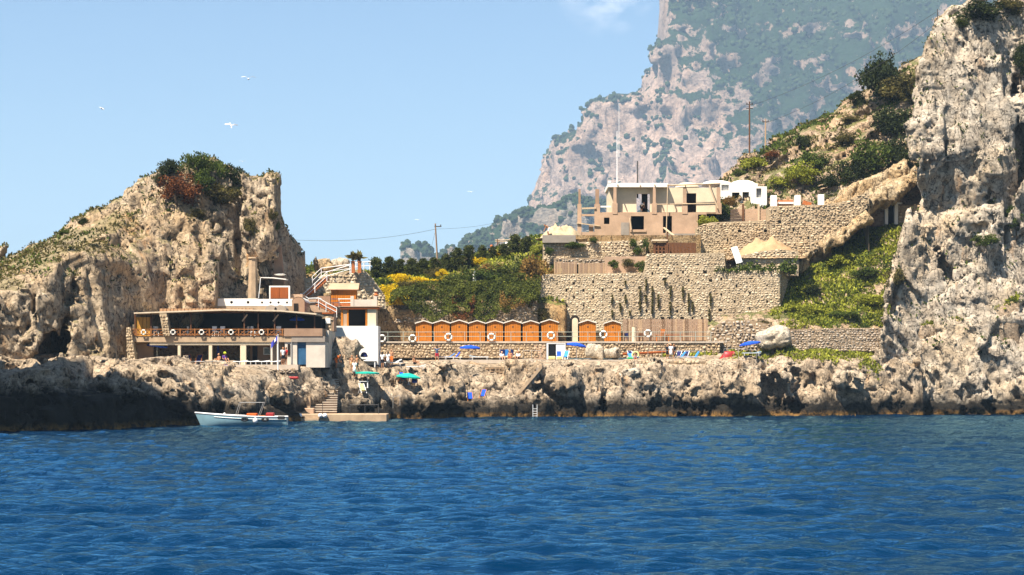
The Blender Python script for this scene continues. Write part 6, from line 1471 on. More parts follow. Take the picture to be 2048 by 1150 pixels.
parasol('green_parasol', 'ragged teal parasol right of the flat one', 817, 210, ground(WX(817,210), 210)-.1, WZ(746, 210), 2.5, 'teal', .10, droop=.36, group='teal parasols')
closed_parasol('folded navy parasol beside a restaurant pillar', 436, 203.8, 5.55, WZ(686, 203.8), 'navy'); closed_parasol('folded navy parasol left of the shrouded parasol group', 704, 213.5, ground(WX(704,213.5),213.5)-.1, WZ(692, 213.5), 'navy')
closed_parasol('slim folded navy parasol above two bathers in white', 757, 217, ground(WX(757,217),217)-.1, WZ(691, 217), 'navy', .15); closed_parasol('short wide folded navy parasol like a skirt', 728, 213, ground(WX(728,213),213)-.1, WZ(704, 213), 'navy', .42); closed_parasol('folded bright blue parasol behind the skirt shaped one', 736, 216, ground(WX(736,216),216)-.1, WZ(694, 216), 'blue', .4)
# ---- deck chairs and sun loungers
def deck_chair(fab, frame='deckwood'):
    o = thing('deck_chair', 'x', 'deck chair'); 
    for s in (-1, 1):
        MB().bar((s*.27, -.5, .05), (s*.27, .42, 1.02), .05).build('frame_side', M[frame], o); MB().bar((s*.31, .45, .02), (s*.31, -.25, .62), .045).build('leg', M[frame], o)
    MB().bar((-.28, .42, 1.0), (.28, .42, 1.0), .05).build('top_bar', M[frame], o)
    m = MB(); pr = [(-.48, .36), (-.3, .30), (-.1, .34), (.15, .62), (.4, 1.0)]
    for (y0, z0), (y1, z1) in zip(pr[:-1], pr[1:]): m.add([(-.25, y0, z0), (.25, y0, z0), (.25, y1, z1), (-.25, y1, z1), (-.25, y0+.02, z0-.03), (.25, y0+.02, z0-.03), (.25, y1+.02, z1-.03), (-.25, y1+.02, z1-.03)], [(0,1,2,3),(7,6,5,4),(0,4,5,1),(3,2,6,7),(0,3,7,4),(1,5,6,2)])
    m.build('sling', M[fab], o); return o
def lounger(fab, frame='plastic', raise_=.5):
    o = thing('sun_lounger', 'x', 'sun lounger')
    MB().box(-1.0, .35, -.3, .3, .28, .34).build('bed', M[fab], o); m = MB(); c, s = math.cos(raise_), math.sin(raise_); m.add([(.355, -.3, .28), (.355, .3, .28), (.355+.7*c, .3, .28+.7*s), (.355+.7*c, -.3, .28+.7*s), (.355-.06*s, -.3, .34), (.355-.06*s, .3, .34), (.355+.7*c-.06*s, .3, .34+.7*s), (.355+.7*c-.06*s, -.3, .34+.7*s)], [(3,2,1,0),(4,5,6,7),(0,1,5,4),(1,2,6,5),(2,3,7,6),(3,0,4,7)]); m.build('backrest', M[fab], o)
    for y in (-.33, .33): MB().tube((-1.02, y, .29), (1.0, y, .29), .025, n=6).build('side_rail', M[frame], o)
    for x in (-.85, .75):
        for y in (-.33, .33): MB().tube((x, y, 0), (x, y, .28), .025, n=6).build('leg', M[frame], o)
    return o
dc = {k: None for k in ()}; first = {}
def put(kind, fab, px, Y, label, rz=0.0, z=None, group=None, frame=None, raise_=.6):
    key = (kind, fab, frame, raise_)
    if key not in first: o = first[key] = deck_chair(fab, frame or 'deckwood') if kind == 'chair' else lounger(fab, frame or 'plastic', raise_)
    else: o = copy_tree(first[key])
    x = WX(px, Y); o.location = (x, Y, ground(x, Y) if z is None else z); o.rotation_euler = (0, 0, rz); o['label'] = label; o['group'] = group or ('deck chairs' if kind == 'chair' else 'sun loungers'); return o
put('chair','blue',805,210.8,'left of two blue deck chairs on the rocks below the teal parasols',.5); put('chair','blue',829,210.6,'right of two blue deck chairs on the rocks below the teal parasols',.15)
put('chair','blue',940,213.6,'left of two blue deck chairs on the rock ledge',.1); put('chair','blue',966,213.8,'right of two blue deck chairs on the rock ledge',-.35)
put('chair','blue',452,199.6,'blue deck chair in front of the low parapet before the restaurant',.25)
put('lounger','lemon',303,203.6,'left of two cream loungers under the restaurant balcony',1.57,5.54); put('lounger','lemon',328,203.6,'right of two cream loungers under the restaurant balcony',1.57,5.54)
put('chair','navy',376,203.9,'left of two navy deck chairs between the restaurant pillars',.1,5.54); put('chair','navy',398,203.9,'right of two navy deck chairs between the restaurant pillars',-.1,5.54)
put('lounger','sky_blue',893,223.0,'blue lounger left of the round blue parasol',.1,TZ); put('lounger','blue',906,226.0,'second blue lounger behind, near the retaining wall',.2,TZ,raise_=.9); put('lounger','paleblue',958,223.2,'pale blue lounger right of the round blue parasol pole',3.3,TZ,raise_=.2)
put('chair','sky_blue',1132,225.2,'light blue deck chair beside the white doorway',-.3,TZ,None,'plastic'); put('chair','blue',1118,228.4,'small blue chair standing in the white doorway',.0,TZ,None,'plastic')
put('lounger','sky_blue',1266,224.4,'light blue lounger beside the patterned swim ring',1.9,TZ); put('chair','navy',1262,226.2,'navy deck chair behind the patterned swim ring',.4,TZ,None,'plastic')
put('lounger','sky_blue',1357,224.6,'light blue lounger right of the three standing women',.2,TZ,raise_=.9); put('lounger','sky_blue',1385,224.6,'light blue lounger farthest right on the terrace',.2,TZ,raise_=1.0)
put('chair','navy',1357,227.4,'left of two navy deck chairs by the retaining wall',-.4,TZ,None,'plastic'); put('chair','navy',1372,227.4,'right of two navy deck chairs by the retaining wall',-.4,TZ,None,'plastic')
put('lounger','paleblue',1503,224.4,'grey blue lounger under the parasol near the red boat',.1,None,raise_=.2); put('lounger','plastic',832,214.5,'white lounger with a dark haired sunbather',.1,None,raise_=.3); put('lounger','plastic',785,214.2,'cream white lounger beside the bathers in white',.3,None,raise_=.5)
for i, px in enumerate((475, 497, 519, 541)): put('lounger','plastic',px,202.2,'%s of four white loungers along the restaurant forecourt edge' % ('first','second','third','last')[i],.02,5.54,'white loungers on the forecourt',None,.15)
put('lounger','plastic',410,202.2,'white lounger below the navy deck chairs',.02,5.54,'white loungers on the forecourt',None,.15)
for i, (px, Y, w, c_, lab) in enumerate(((1008,224.6,.95,'navy','left navy and blue windbreak cloth above the seated bathers'),(1029,224.6,.95,'navy','right navy and blue windbreak cloth above the seated bathers'))):
    o = thing('windbreak', lab, 'windbreak', (WX(px, Y), Y, TZ), (.35, -.35)[i], 'windbreaks'); MB().box(-w/2, .12*(1 if i == 0 else -1), -.02, .02, .45, 1.15).build('cloth', M[c_], o); s = 1 if i == 0 else -1
    MB().box(min(.125*s, .5*s) , max(.125*s, .5*s), -.02, .02, .45, 1.15).build('cloth', M['sky_blue'], o)
    for x in (-w/2, w/2): MB().tube((x, 0, 0), (x, 0, 1.25), .02, n=5).build('pole', M['plastic'], o)
table('white plastic table among the folded parasols', 738, 214.5, ground(WX(738,214.5),214.5), 1.5, .8, .72, 'plastic'); table('thin table under the flat teal parasol', 728, 206.6, ground(WX(728,206.6),206.6), 1.0, .7, .7, 'plastic')
table('white table beside the cream loungers under the balcony', 341, 203.4, 5.54, .8, .7, .62, 'plastic'); put('chair','lemon',725,205.8,'small yellow chair under the flat teal parasol',.4,None,None,'plastic')
for i, (px, zc) in enumerate(((1104,0),(1121,0))):
    m = MB(); m.box(-.42, .42, -.25, .25, 0, .42); o = m.build('mattress_roll', M['lemon'], bevel=.12); o.location = (WX(px, 226.6), 226.6, TZ); tag(o, ('left','right')[i]+' of two pale yellow mattress rolls before the white doorway', 'mattress', 'rolled mattresses')
sw = thing('swim_ring', 'patterned pale swim ring leaning by the light blue lounger', 'swim ring', W(1271, 710, 223.9)); MB().torus((0,0,0), .33, .12).build('ring', M['lemon'], sw, smooth=True); MB().torus((0,-.02,0), .2, .03).build('inner_stripe', M['navy'], sw, smooth=True)
o = MB().box(-.35, .35, -.2, .2, 0, .3).build('cushion', plain('green_cushion', (.03,.30,.10), .8, .2, 3, .1), bevel=.08); o.location = (WX(1261,223.8), 223.8, TZ); tag(o, 'green cushion on the terrace beside the swim ring', 'cushion')
o = MB().box(-.6, .6, -.3, .3, 0, .28).build('towel_heap', M['red'], bevel=.1); o.location = (WX(585, 199.6), 199.6, ground(WX(585,199.6),199.6)-.05); tag(o, 'red towel bundle on the ground right of the flagpole', 'towel')
o = MB().tube(W(1246,708,227.6), W(1330,704,228.8), .14, n=8).build('beam', M['wood_rust']); tag(o, 'long rust brown beam lying along the retaining wall foot', 'beam')
o = MB().box(-.5, .5, -.3, .3, 0, .5).build('box', M['plastic']); o.location = (WX(3,172), 172, ground(WX(3,172),172)-.05); tag(o, 'small white and red box on the dark rocks at the left edge', 'box')
# ---- boulders
def boulder(label, px, py, Y, w, h, d, seed, mat='slab', amp=.35, name='boulder'):
    k = Y/FOC; rx_, rz2, ry_ = w*k/2, h*k/2, d/2; st = max(.19, min(rx_, rz2)/7); lo = (-rx_-.7, -ry_-.7, -rz2-.7); X = sdf_grid(lo, (rx_+.7, ry_+.7, rz2+.7), st)
    e = (np.abs(X[0]/rx_)**3.6+np.abs(X[1]/ry_)**3.6+np.abs(X[2]/rz2)**3.6)**(1/3.6); dd = ((1-e)*min(rx_, rz2, ry_)).astype(F32)
    v, q = solidify(lo, st, X, dd, lambda P: karst(P+seed*13.7, amp, .7, .15, 1.2), .9); v, q = one_piece(v, q)
    # keep the largest piece only
    o = link(name, raw_mesh(name, v, q, False), M[mat]); o.location = W(px, py, Y); o.rotation_euler = (0, .25*math.sin(seed*5), 0); return tag(o, label, 'boulder', 'boulders')
boulder('large pale squarish boulder at the left end of the low stone wall', 1545, 677, 228.2, 62, 40, 3, 1, 'pale', .13); boulder('brownish boulder on the skyline at the stair head', 649, 530, 233, 36, 30, 2, 2, 'slab', .25); boulder('white domed boulder on the skyline by the brick piers', 676, 527, 233, 36, 20, 2, 3, 'pale', .15)
boulder('big pale boulder on the terrace right of the tilted blue parasol', 1190, 703, 228, 36, 26, 2, 4, 'pale', .18); boulder('second pale boulder on the terrace below the left separate cabin', 1221, 707, 228, 30, 20, 2, 5, 'pale', .18); boulder('long brown boulder at the left edge of the sunlit rocks', 388, 791, 190.5, 46, 24, 2.4, 6, 'slab', .2)
boulder('bright tilted slab of rock left of the cobble sea wall', 1258, 746, 219.6, 44, 22, 2.2, 7, 'pale', .2); boulder('rounded boulder among the shore rocks left of the stone steps', 560, 785, 196.5, 40, 34, 2.4, 8, 'shore', .4); boulder('jagged boulder in the rocks above the moored boat', 500, 795, 195, 44, 34, 2.4, 9, 'shore', .4)
boulder('boulder in the rocks behind the boat stern', 455, 775, 195.5, 50, 30, 2.2, 10, 'shore', .4); boulder('dark boulder at the water between steps and ledge', 870, 800, 209.5, 70, 46, 3, 11, 'shore', .45); boulder('overhanging boulder in the low cliff right of the sea wall', 1480, 770, 219.4, 60, 44, 3, 12, 'shore', .45); boulder('pale cliff foot boulder at the right end of the low cliff', 1690, 757, 223.5, 56, 34, 3, 13, 'cliff', .4); boulder('rough rock left of the two deck chairs on the ledge', 905, 782, 214.2, 36, 34, 2.5, 15, 'shore', .4); boulder('grey rock over the dark sea wall foot', 1120, 760, 217.2, 70, 44, 3, 16, 'shore', .45)
# ---- steps, jetty, ledge
st = thing('stone_steps', 'wide flight of pinkish stone steps going down to the jetty', 'steps', (WX(650,203), 203, .9))
for k in range(15):
    z = .95+k*.225; y = 200.6+k*.40; xa, xb = WX(625,203)+.004*k, WX(677,203)-.02*k
    MB().box(xa, xb, y, y+.62, z-.5, z-.09).build('riser', M['brownplaster'], st, True); MB().box(xa-.03, xb+.03, y-.12, y+.62, z-.087, z).build('step', M['concrete'], st, True)  # risers coloured darker, standing in for shade between the treads
MB().box(WX(618,203), WX(625,203), 200.6, 206.4, .3, 2.4).build('side_wall', M['slabedge'], st, True)
jt = thing('jetty', 'low concrete jetty at the water below the stone steps', 'jetty', (WX(665,199), 199, .3)); MB().box(WX(575,199), WX(775,199), 198.0, 201.2, -.6, .72).build('deck', M['slabedge'], jt, True, bevel=.06); MB().box(WX(470,197), WX(628,200), 200.0, 202.6, .1, 1.25).build('upper_ledge', M['tan'], jt, True, bevel=.06); MB().box(WX(600,199), WX(640,199), 197.5, 198.0, -.6, .3).build('landing', M['slabedge'], jt, True)
for i, px in enumerate((565, 590, 645, 700, 730, 757)):
    MB().tube((WX(px,198.4), 198.4, .6), (WX(px,198.4), 198.4, 1.75), .03, n=6).build('mooring_post', M['metal_dark'], jt, True)
MB().tube((WX(700,198.4), 198.4, 1.6), (WX(757,198.4), 198.4, 1.6), .022, n=5).build('hand_rope', M['metal_dark'], jt, True)
for i, (px, lab) in enumerate(((600,'white float lying at the edge of the jetty, left of the pair'),(641,'left of a pair of white floats on the jetty edge'),(650,'right of a pair of white floats on the jetty edge'))):
    o = MB().lathe([(.02,-.24),(.17,-.18),(.25,0),(.17,.18),(.05,.25)], 10).build('float', M['plastic'], smooth=True); o.location = (WX(px,197.9), 197.8, .55); o.rotation_euler = (.9, .3*i, .4); tag(o, lab, 'float', 'white floats on the jetty')
rs = thing('rock_stair', 'weathered concrete stair slanting up from the deck chair ledge to the terrace', 'steps', (WX(1050,217.5), 217.5, 2))
for k in range(11):
    x = WX(1026,218)+k*.275; z = 2.0+k*.36; MB().box(x, x+.34, 216.4, 218.6, z-1.0, z).build('step', M['grey'] if k % 2 else M['slabedge'], rs, True)
MB().prism([(WX(1026,218), 1.6), (WX(1080,218)+.2, 5.2), (WX(1080,218)+.2, 5.6), (WX(1026,218), 2.1)], 216.15, 216.38).build('side_wall', M['slabedge'], rs, True)
ld = thing('bathing_ladder', 'small metal bathing ladder at the waterline', 'ladder', (WX(1070,213.2), 213.2, .1))
for s in (-.22, .22): MB().tube((s, 0, -.5), (s, 0, 1.3), .03, n=6).build('side_rail', M['metal_white'], ld)
for k in range(4): MB().tube((-.22, 0, .1+.25*k), (.22, 0, .1+.25*k), .022, n=5).build('rung', M['metal_white'], ld)
# thin railings of the terraces
def thin_rail(label, pts, Y, z=None, h=1.0, mat='metal_grey'):
    o = thing('thin_railing', label, 'railing', (WX(pts[0], Y), Y, 0), 0, 'thin pipe railings'); P = []
    for px in pts:
        x = WX(px, Y); zz = ground(x, Y) if z is None else z; P.append((x, Y, zz+h)); MB().tube((x, Y, zz-.1), (x, Y, zz+h), .022, n=5).build('post', M[mat], o, True)
    m = MB().path(P, .018, 5); m.build('rail', M[mat], o, True)
thin_rail('thin railing along the terrace edge right of the swim ring', [1296,1324,1352,1380,1410], 223.75, TZ); thin_rail('thin railing on the pale rock by the red boat', [1448,1477,1513], 224.0); thin_rail('thin railing posts at the head of the slanting rock stair', [1046,1063,1082], 222.2, TZ); thin_rail('thin dark railing at the head of the stone steps', [610,622,632], 203.4); thin_rail('thin railing under the restaurant forecourt on the sunlit rocks', [360,392,422,450], 201.0, 5.3, .55); thin_rail('thin posts beneath the teal parasols', [770,786,800], 207.5)
# ---- flagpole
fp = thing('flagpole', 'white flagpole with a limp blue and white flag in front of the restaurant', 'flagpole', (WX(556,199), 199, 5.0))
zt = WZ(668,199); MB().tube((0,0,0), (0,0,zt-5.0), .06, .04, 8).build('pole', M['metal_white'], fp)
m = MB(); n = 8
for k in range(n): 
    u0, u1 = k/n, (k+1)/n; g = lambda u: (-.07-.62*u, .09*math.sin(u*7), zt-5.0-.15-.75*u); a, b = g(u0), g(u1); m.add([a, b, (b[0], b[1], b[2]-.55), (a[0], a[1], a[2]-.55)], [(0,1,2,3)])
m.build('flag', M['flagblue'], fp); m = MB(); m.add([(-.2,-.06,zt-5.35),(-.42,.0,zt-5.6),(-.42,.0,zt-5.9),(-.2,-.06,zt-5.65)], [(0,1,2,3)]); m.build('flag_emblem', M['plastic'], fp)
# ---- moored boat
def hull(L, B, H, sheer, n=14, m_=7, keel=.25, stern=.75):
    v, f = [], []
    for i in range(n+1):
        u = i/n; b = B/2*(math.sin(min(1, u*1.55+.04)*math.pi/2)**.8)*(1-(1-stern)*max(0, (u-.6)/.4)**2); top = H+sheer*(1-u)**2+.12*sheer*u; x = u*L-.35*(1-u)**3*0
        for j in range(m_+1):
            t = j/m_; ang = t*math.pi/2; yy = b*math.sin(ang)**.75; zz = -keel+(top+keel)*(1-math.cos(ang)) if t < 1 else top; xx = x+(.55*(1-zz/(H+sheer)))*(1-u)**4; v.append((xx, yy, zz))
    k = len(v); v += [(x, -y, z) for x, y, z in v]
    for i in range(n):
        for j in range(m_):
            a, b, c_, d = i*(m_+1)+j, (i+1)*(m_+1)+j, (i+1)*(m_+1)+j+1, i*(m_+1)+j+1; f += [(a, b, c_, d), (k+d, k+c_, k+b, k+a)]
    e = n*(m_+1); f.append(tuple(e+j for j in range(m_+1))+tuple(k+e+j for j in range(m_, -1, -1)))
    rim = [v[i*(m_+1)+m_] for i in range(n+1)]; return v, f, rim
BYY = 180.0; bt = thing('moored_boat', 'pale blue grey wooden boat moored bow left before the rocks', 'boat', (WX(390, BYY), BYY, 0), .02)
v, f, rim = hull(8.15, 2.3, .78, .42); MB().add(v, f).build('hull', M['hullblue'], bt, smooth=True)
m = MB(); m.path([(x, y, z+.02) for x, y, z in rim], .05, 6); m.path([(x, -y, z+.02) for x, y, z in rim], .05, 6); m.build('gunwale', M['metal_white'], bt)
m = MB(); n_ = len(rim)
for (a, b) in zip(rim[:-1], rim[1:]): m.add([(a[0], a[1]*.95, a[2]-.12), (b[0], b[1]*.95, b[2]-.12), (b[0], -b[1]*.95, b[2]-.12), (a[0], -a[1]*.95, a[2]-.12)], [(0,1,2,3)])
m.build('deck', M['wood_pale'], bt)
m = MB(); m.path([(x, -y-.01, z-.2) for x, y, z in rim[3:]], .025, 5); m.build('rubbing_strip', M['metal_white'], bt)
for a, b in (((3.6,-.8,.75),(4.0,-.6,2.1)),((3.6,.8,.75),(4.0,.6,2.1)),((5.6,-.8,.75),(6.1,-.6,2.1)),((5.6,.8,.75),(6.1,.6,2.1))): MB().tube(a, b, .022, n=6).build('awning_pole', M['metal_grey'], bt)
for y in (-.6, .6): MB().tube((4.0,y,2.1), (6.1,y,2.1), .02, n=6).build('awning_rail', M['metal_grey'], bt)
MB().tube((4.0,-.6,2.1), (4.0,.6,2.1), .02, n=6).build('awning_rail', M['metal_grey'], bt); MB().box(4.6, 5.5, -.5, .5, .7, 1.15).build('engine_box', M['orange'], bt, bevel=.06); MB().box(6.3, 7.0, -.45, .45, .7, 1.2).build('locker', M['red'], bt, bevel=.06); MB().box(5.6, 6.2, -.6, .6, .72, .95).build('bench', M['deckwood'], bt); MB().lathe([(.12,0),(.1,.25),(.02,.3)], 8, (2.6, 0, .9)).build('bollard', M['plastic'], bt)
for i, (x, lab) in enumerate(((4.55,'left of two black tyre fenders on the moored boat'),(6.35,'right of two black tyre fenders on the moored boat'))):
    o = MB().torus((0,0,0), .19, .09, n=14, m=6).build('tyre_fender', M['rubber'], smooth=True); o.location = (WX(390,BYY)+x, BYY-1.25, .62); o.scale = (1.25, 1, .7); tag(o, lab, 'fender', 'tyre fenders')
o = MB().lathe([(.02,-.26),(.18,-.18),(.23,0),(.18,.18),(.04,.27)], 10).build('fender', M['plastic'], smooth=True); o.location = (WX(390,BYY)+5.5, BYY-1.3, .52); tag(o, 'round white fender on the side of the moored boat', 'fender')
o = MB().box(-.33, .33, -.06, .06, -.14, .14).build('stern_fender', M['rubber'], bevel=.05); o.location = (WX(390,BYY)+7.75, BYY-1.02, .78); tag(o, 'black pad fender at the stern of the moored boat', 'fender')
rb = thing('red_boat', 'small red rowing boat lying keel up on the terrace', 'boat', (WX(1437,226), 226, 6.25), 0); v, f, rim = hull(1.75, .95, .38, .3); m = MB(Matrix.Translation((0,0,.62)) @ Matrix.Rotation(math.pi, 4, 'X')); m.add(v, f); m.build('hull', M['red'], rb, smooth=True); m = MB(Matrix.Translation((0,0,.62)) @ Matrix.Rotation(math.pi, 4, 'X')); m.path([(x, y, z) for x, y, z in rim], .03, 5); m.path([(x, -y, z) for x, y, z in rim], .03, 5); m.build('gunwale', M['wood_pale'], rb)
# ---- poles, wires, mast
def pole(name, label, px, pt, pb, Y, r, mat, arms=0, cat='pole', group=None, lean=0):
    o = thing(name, label, cat, W(px, pb, Y), 0, group); h = (pb-pt)*Y/FOC; MB().tube((0,0,-1.5), (lean,0,h), r, r*.7, 8).build('shaft', M[mat], o)
    for k in range(arms): MB().box(-.45, .45, -.08, .0, h-.45-.55*k, h-.33-.55*k).build('crossarm', M['metal_dark'], o)
    if arms:
        for x in (-.35, .35): MB().lathe([(.05,0),(.08,.08),(.04,.2)], 6, (x, -.04, h-.33)).build('insulator', M['metal_dark'], o)
    return o
pole('power_pole', 'leaning wooden power pole above the garden pines', 876, 447, 520, 262, .13, 'reed_a', 1, 'pole', 'power poles', -.35); pole('power_pole', 'tall dark power pole on the ridge above the domed house', 1499, 203, 325, 275, .13, 'wood_dark', 2, 'pole', 'power poles'); pole('power_pole', 'shorter pale power pole right of the tall dark one', 1531, 238, 306, 278, .12, 'reed_b', 1, 'pole', 'power poles')
pole('mast', 'slim white antenna mast behind the unfinished house', 1234, 262, 375, 256, .06, 'metal_white', 0, 'mast'); pole('mast', 'thin whip antenna rising from the white mast', 1238, 206, 290, 256, .035, 'metal_white', 0, 'mast'); pole('post', 'short dark post on the roof of the unfinished house', 1275, 322, 372, 254, .11, 'metal_dark', 0, 'post'); pole('post', 'thin pole on the top of the right cliff', 1875, 18, 70, 240, .08, 'metal_dark', 0, 'post'); pole('post', 'thin pole beside the bushes at the cliff top', 1943, -6, 40, 241, .08, 'metal_dark', 0, 'post')
pole('post', 'dark post with wires right of the headland rock', 598, 526, 556, 236, .09, 'metal_dark', 0, 'post')
def wire(label, a, b, sag, r=.02):
    A, B = Vector(W(*a)), Vector(W(*b)); m = MB(); n = 18; P = [A.lerp(B, k/n)+Vector((0, 0, -sag*4*(k/n)*(1-k/n))) for k in range(n+1)]; m.path(P, r, 4); tag(m.build('wire', M['metal_dark']), label, 'wire', 'overhead wires')
wire('overhead wire from the headland rock to the leaning pole', (560,478,236), (872,458,262), .7); wire('overhead wire climbing from the leaning pole to the mountain', (873,458,262), (1110,397,420), 1.5); wire('overhead wire from the pale power pole up to the cliff top', (1531,246,278), (1868,50,246), 1.2); wire('overhead wire from the tall dark pole to the cliff top', (1499,212,275), (1872,24,240), 1.0); wire('guy wire of the leaning pole', (870,465,262), (856,520,262), .05); wire('low wire from the headland to the stair head', (565,528,232), (640,534,234), .1)
# ---- rustic fence and path parapet on the ridge
rfn = thing('rustic_fence', 'rustic pole fence with diagonal braces along the ridge path', 'fence', W(1630, 262, 274))
PF = [(1600,272,262),(1630,262,247),(1665,246,230),(1700,238,232),(1720,232,222)]
for px, b, t in PF: MB().tube(W(px,b+4,274), W(px,t,274), .09, n=6).build('post', M['wood_dark'], rfn, True)
for (p0, b0, t0), (p1, b1, t1) in zip(PF[:-1], PF[1:]):
    MB().tube(W(p0,t0+2,273.9), W(p1,t1+2,273.9), .07, n=6).build('rail', M['wood_dark'], rfn, True); MB().tube(W(p0,b0-2,273.85), W(p1,t1+4,273.85), .06, n=6).build('brace', M['wood_dark'], rfn, True)
m = MB(); A, B = W(1690,240,273), W(1752,202,273); m.bar(A, B, .4, .7); tag(m.build('path_parapet', M['white']), 'sloping white parapet beside the hikers on the ridge path', 'wall')
for i, (a, b) in enumerate((((1636,372,255),(1652,367,255)),((1640,378,255),(1655,374,255)))): m = MB(); m.bar(W(*a), W(*b), .22, .14); tag(m.build('plank', M['wood_pale']), ('upper','lower')[i]+' of two pale planks on the slope above the white pillars', 'plank', 'planks on the slope')
# ---- garden pergola and statues
pg = thing('pergola', 'bare garden pergola of dark posts and pale poles', 'pergola', W(1015, 508, 257))
for px in (995, 1038): MB().tube(W(px,512,257), W(px,478,257), .07, n=6).build('post', M['wood_dark'], pg, True)
for px in (998, 1034): MB().tube(W(px,512,259), W(px,479,259), .07, n=6).build('post', M['wood_dark'], pg, True)
for b in (480, 483): MB().tube(W(990,b,257), W(1042,b-.5,257), .055, n=6).build('beam', M['wood_pale'], pg, True)
for i, (px, pb, Y, mt, lab) in enumerate(((983,514,251,'brick','terracotta bust on a pale pedestal among the garden shrubs'),(1013,508,253.5,'white','white statue bust below the garden pergola'),(949,558,238.4,'white','small white carved stone in the ivy of the garden'))):
    s = .62 if i == 2 else 1.0; o = thing('garden_statue', lab, 'statue', W(px, pb, Y), 0, 'garden statues'); o.scale = (s,)*3
    MB().box(-.3, .3, -.25, .25, -.4, .42).build('pedestal', M['white'], o); MB().lathe([(.16,.423),(.30,.62),(.34,.85),(.20,1.02),(.10,1.08),(.12,1.16),(.19,1.28),(.17,1.45),(.06,1.52)], 12).build('bust', M[mt], o, smooth=True)
for i, (px, py, lab) in enumerate(((700,612,'dark metal pot on the planter terrace, left of the corner post'),)): pass

# ================================================================== PEOPLE AND GULLS
SKIN = [plain('skin_tanned', (.42,.20,.10), .6, .12, 4, .05), plain('skin_light', (.58,.34,.22), .6, .12, 4, .05)]
HAIR = {'dark': plain('dark_hair', (.018,.012,.008), .6, .2, 8, .2), 'fair': plain('fair_hair', (.30,.19,.08), .6, .2, 8, .2)}
CL_ = {k: plain('cloth_'+k, c, .85, .15, 5, .15) for k, c in {'white': (.80,.78,.74), 'red': (.55,.02,.02), 'orange': (.75,.16,.02), 'black': (.015,.015,.02), 'grey_blue': (.06,.09,.16), 'crimson': (.45,.02,.05), 'purple': (.10,.04,.22), 'lime': (.50,.62,.03), 'tan': (.5,.3,.14), 'navy': (.015,.02,.09)}.items()}
def caps_field(X, caps):
    d = None
    for a, b, ra, rb in caps:
        a, b = np.array(a), np.array(b); ab = b-a; u = np.clip(((X[0]-a[0])*ab[0]+(X[1]-a[1])*ab[1]+(X[2]-a[2])*ab[2])/max(ab @ ab, 1e-6), 0, 1)
        q = (ra+(rb-ra)*u)-np.sqrt((X[0]-a[0]-u*ab[0])**2+(X[1]-a[1]-u*ab[1])**2+(X[2]-a[2]-u*ab[2])**2); d = q if d is None else -smin(-d, -q, .025)
    return d.astype(F32)
def skin_mesh(name, caps, h=.041):
    P = np.array([p for c in caps for p in (c[0], c[1])]); r = max(max(c[2], c[3]) for c in caps)+.08; lo = P.min(0)-r; X = sdf_grid(lo, P.max(0)+r, h)
    v, q = surface_nets(caps_field(X, caps), lo, h); return raw_mesh(name, v, q, True)
POSE = {  # joints: hip, chest, neck, head, then shoulder-elbow-wrist and hip-knee-ankle for both sides; y forward is -y
 'stand': dict(hip=(0,0,.92), chest=(0,0,1.28), neck=(0,0,1.46), head=(0,-.02,1.60), aL=[(-.19,0,1.40),(-.24,.02,1.13),(-.24,-.05,.88)], aR=[(.19,0,1.40),(.24,.02,1.13),(.24,-.05,.88)], lL=[(-.09,0,.90),(-.10,-.01,.49),(-.10,.03,.08)], lR=[(.09,0,.90),(.10,-.02,.49),(.11,.02,.08)]),
 'armsup': dict(hip=(0,0,.92), chest=(0,0,1.28), neck=(0,0,1.46), head=(0,-.02,1.60), aL=[(-.19,0,1.40),(-.40,-.02,1.52),(-.20,-.02,1.70)], aR=[(.19,0,1.40),(.40,-.02,1.52),(.20,-.02,1.70)], lL=[(-.09,0,.90),(-.13,-.01,.49),(-.15,.03,.08)], lR=[(.09,0,.90),(.13,-.02,.49),(.15,.02,.08)]),
 'bend': dict(hip=(0,.10,.88), chest=(0,-.16,1.14), neck=(0,-.30,1.22), head=(0,-.42,1.25), aL=[(-.18,-.24,1.20),(-.20,-.34,.94),(-.16,-.44,.72)], aR=[(.18,-.24,1.20),(.20,-.34,.94),(.16,-.44,.72)], lL=[(-.09,.08,.87),(-.11,-.03,.48),(-.11,.05,.08)], lR=[(.09,.08,.87),(.12,.0,.48),(.13,.10,.08)]),
 'sit': dict(hip=(0,0,.14), chest=(0,.08,.48), neck=(0,.06,.66), head=(0,.02,.80), aL=[(-.18,.08,.60),(-.25,.0,.36),(-.16,-.22,.28)], aR=[(.18,.08,.60),(.25,.0,.36),(.16,-.22,.28)], lL=[(-.09,-.02,.14),(-.12,-.36,.40),(-.11,-.58,.08)], lR=[(.09,-.02,.14),(.13,-.38,.36),(.13,-.62,.08)]),
 'walk': dict(hip=(0,0,.91), chest=(0,-.03,1.27), neck=(0,-.05,1.45), head=(0,-.08,1.59), aL=[(-.19,-.03,1.39),(-.23,-.14,1.14),(-.21,-.30,.98)], aR=[(.19,-.03,1.39),(.23,.12,1.15),(.22,.14,.90)], lL=[(-.09,0,.89),(-.10,.10,.48),(-.10,.32,.14)], lR=[(.09,0,.89),(.10,-.20,.50),(.10,-.24,.08)])}
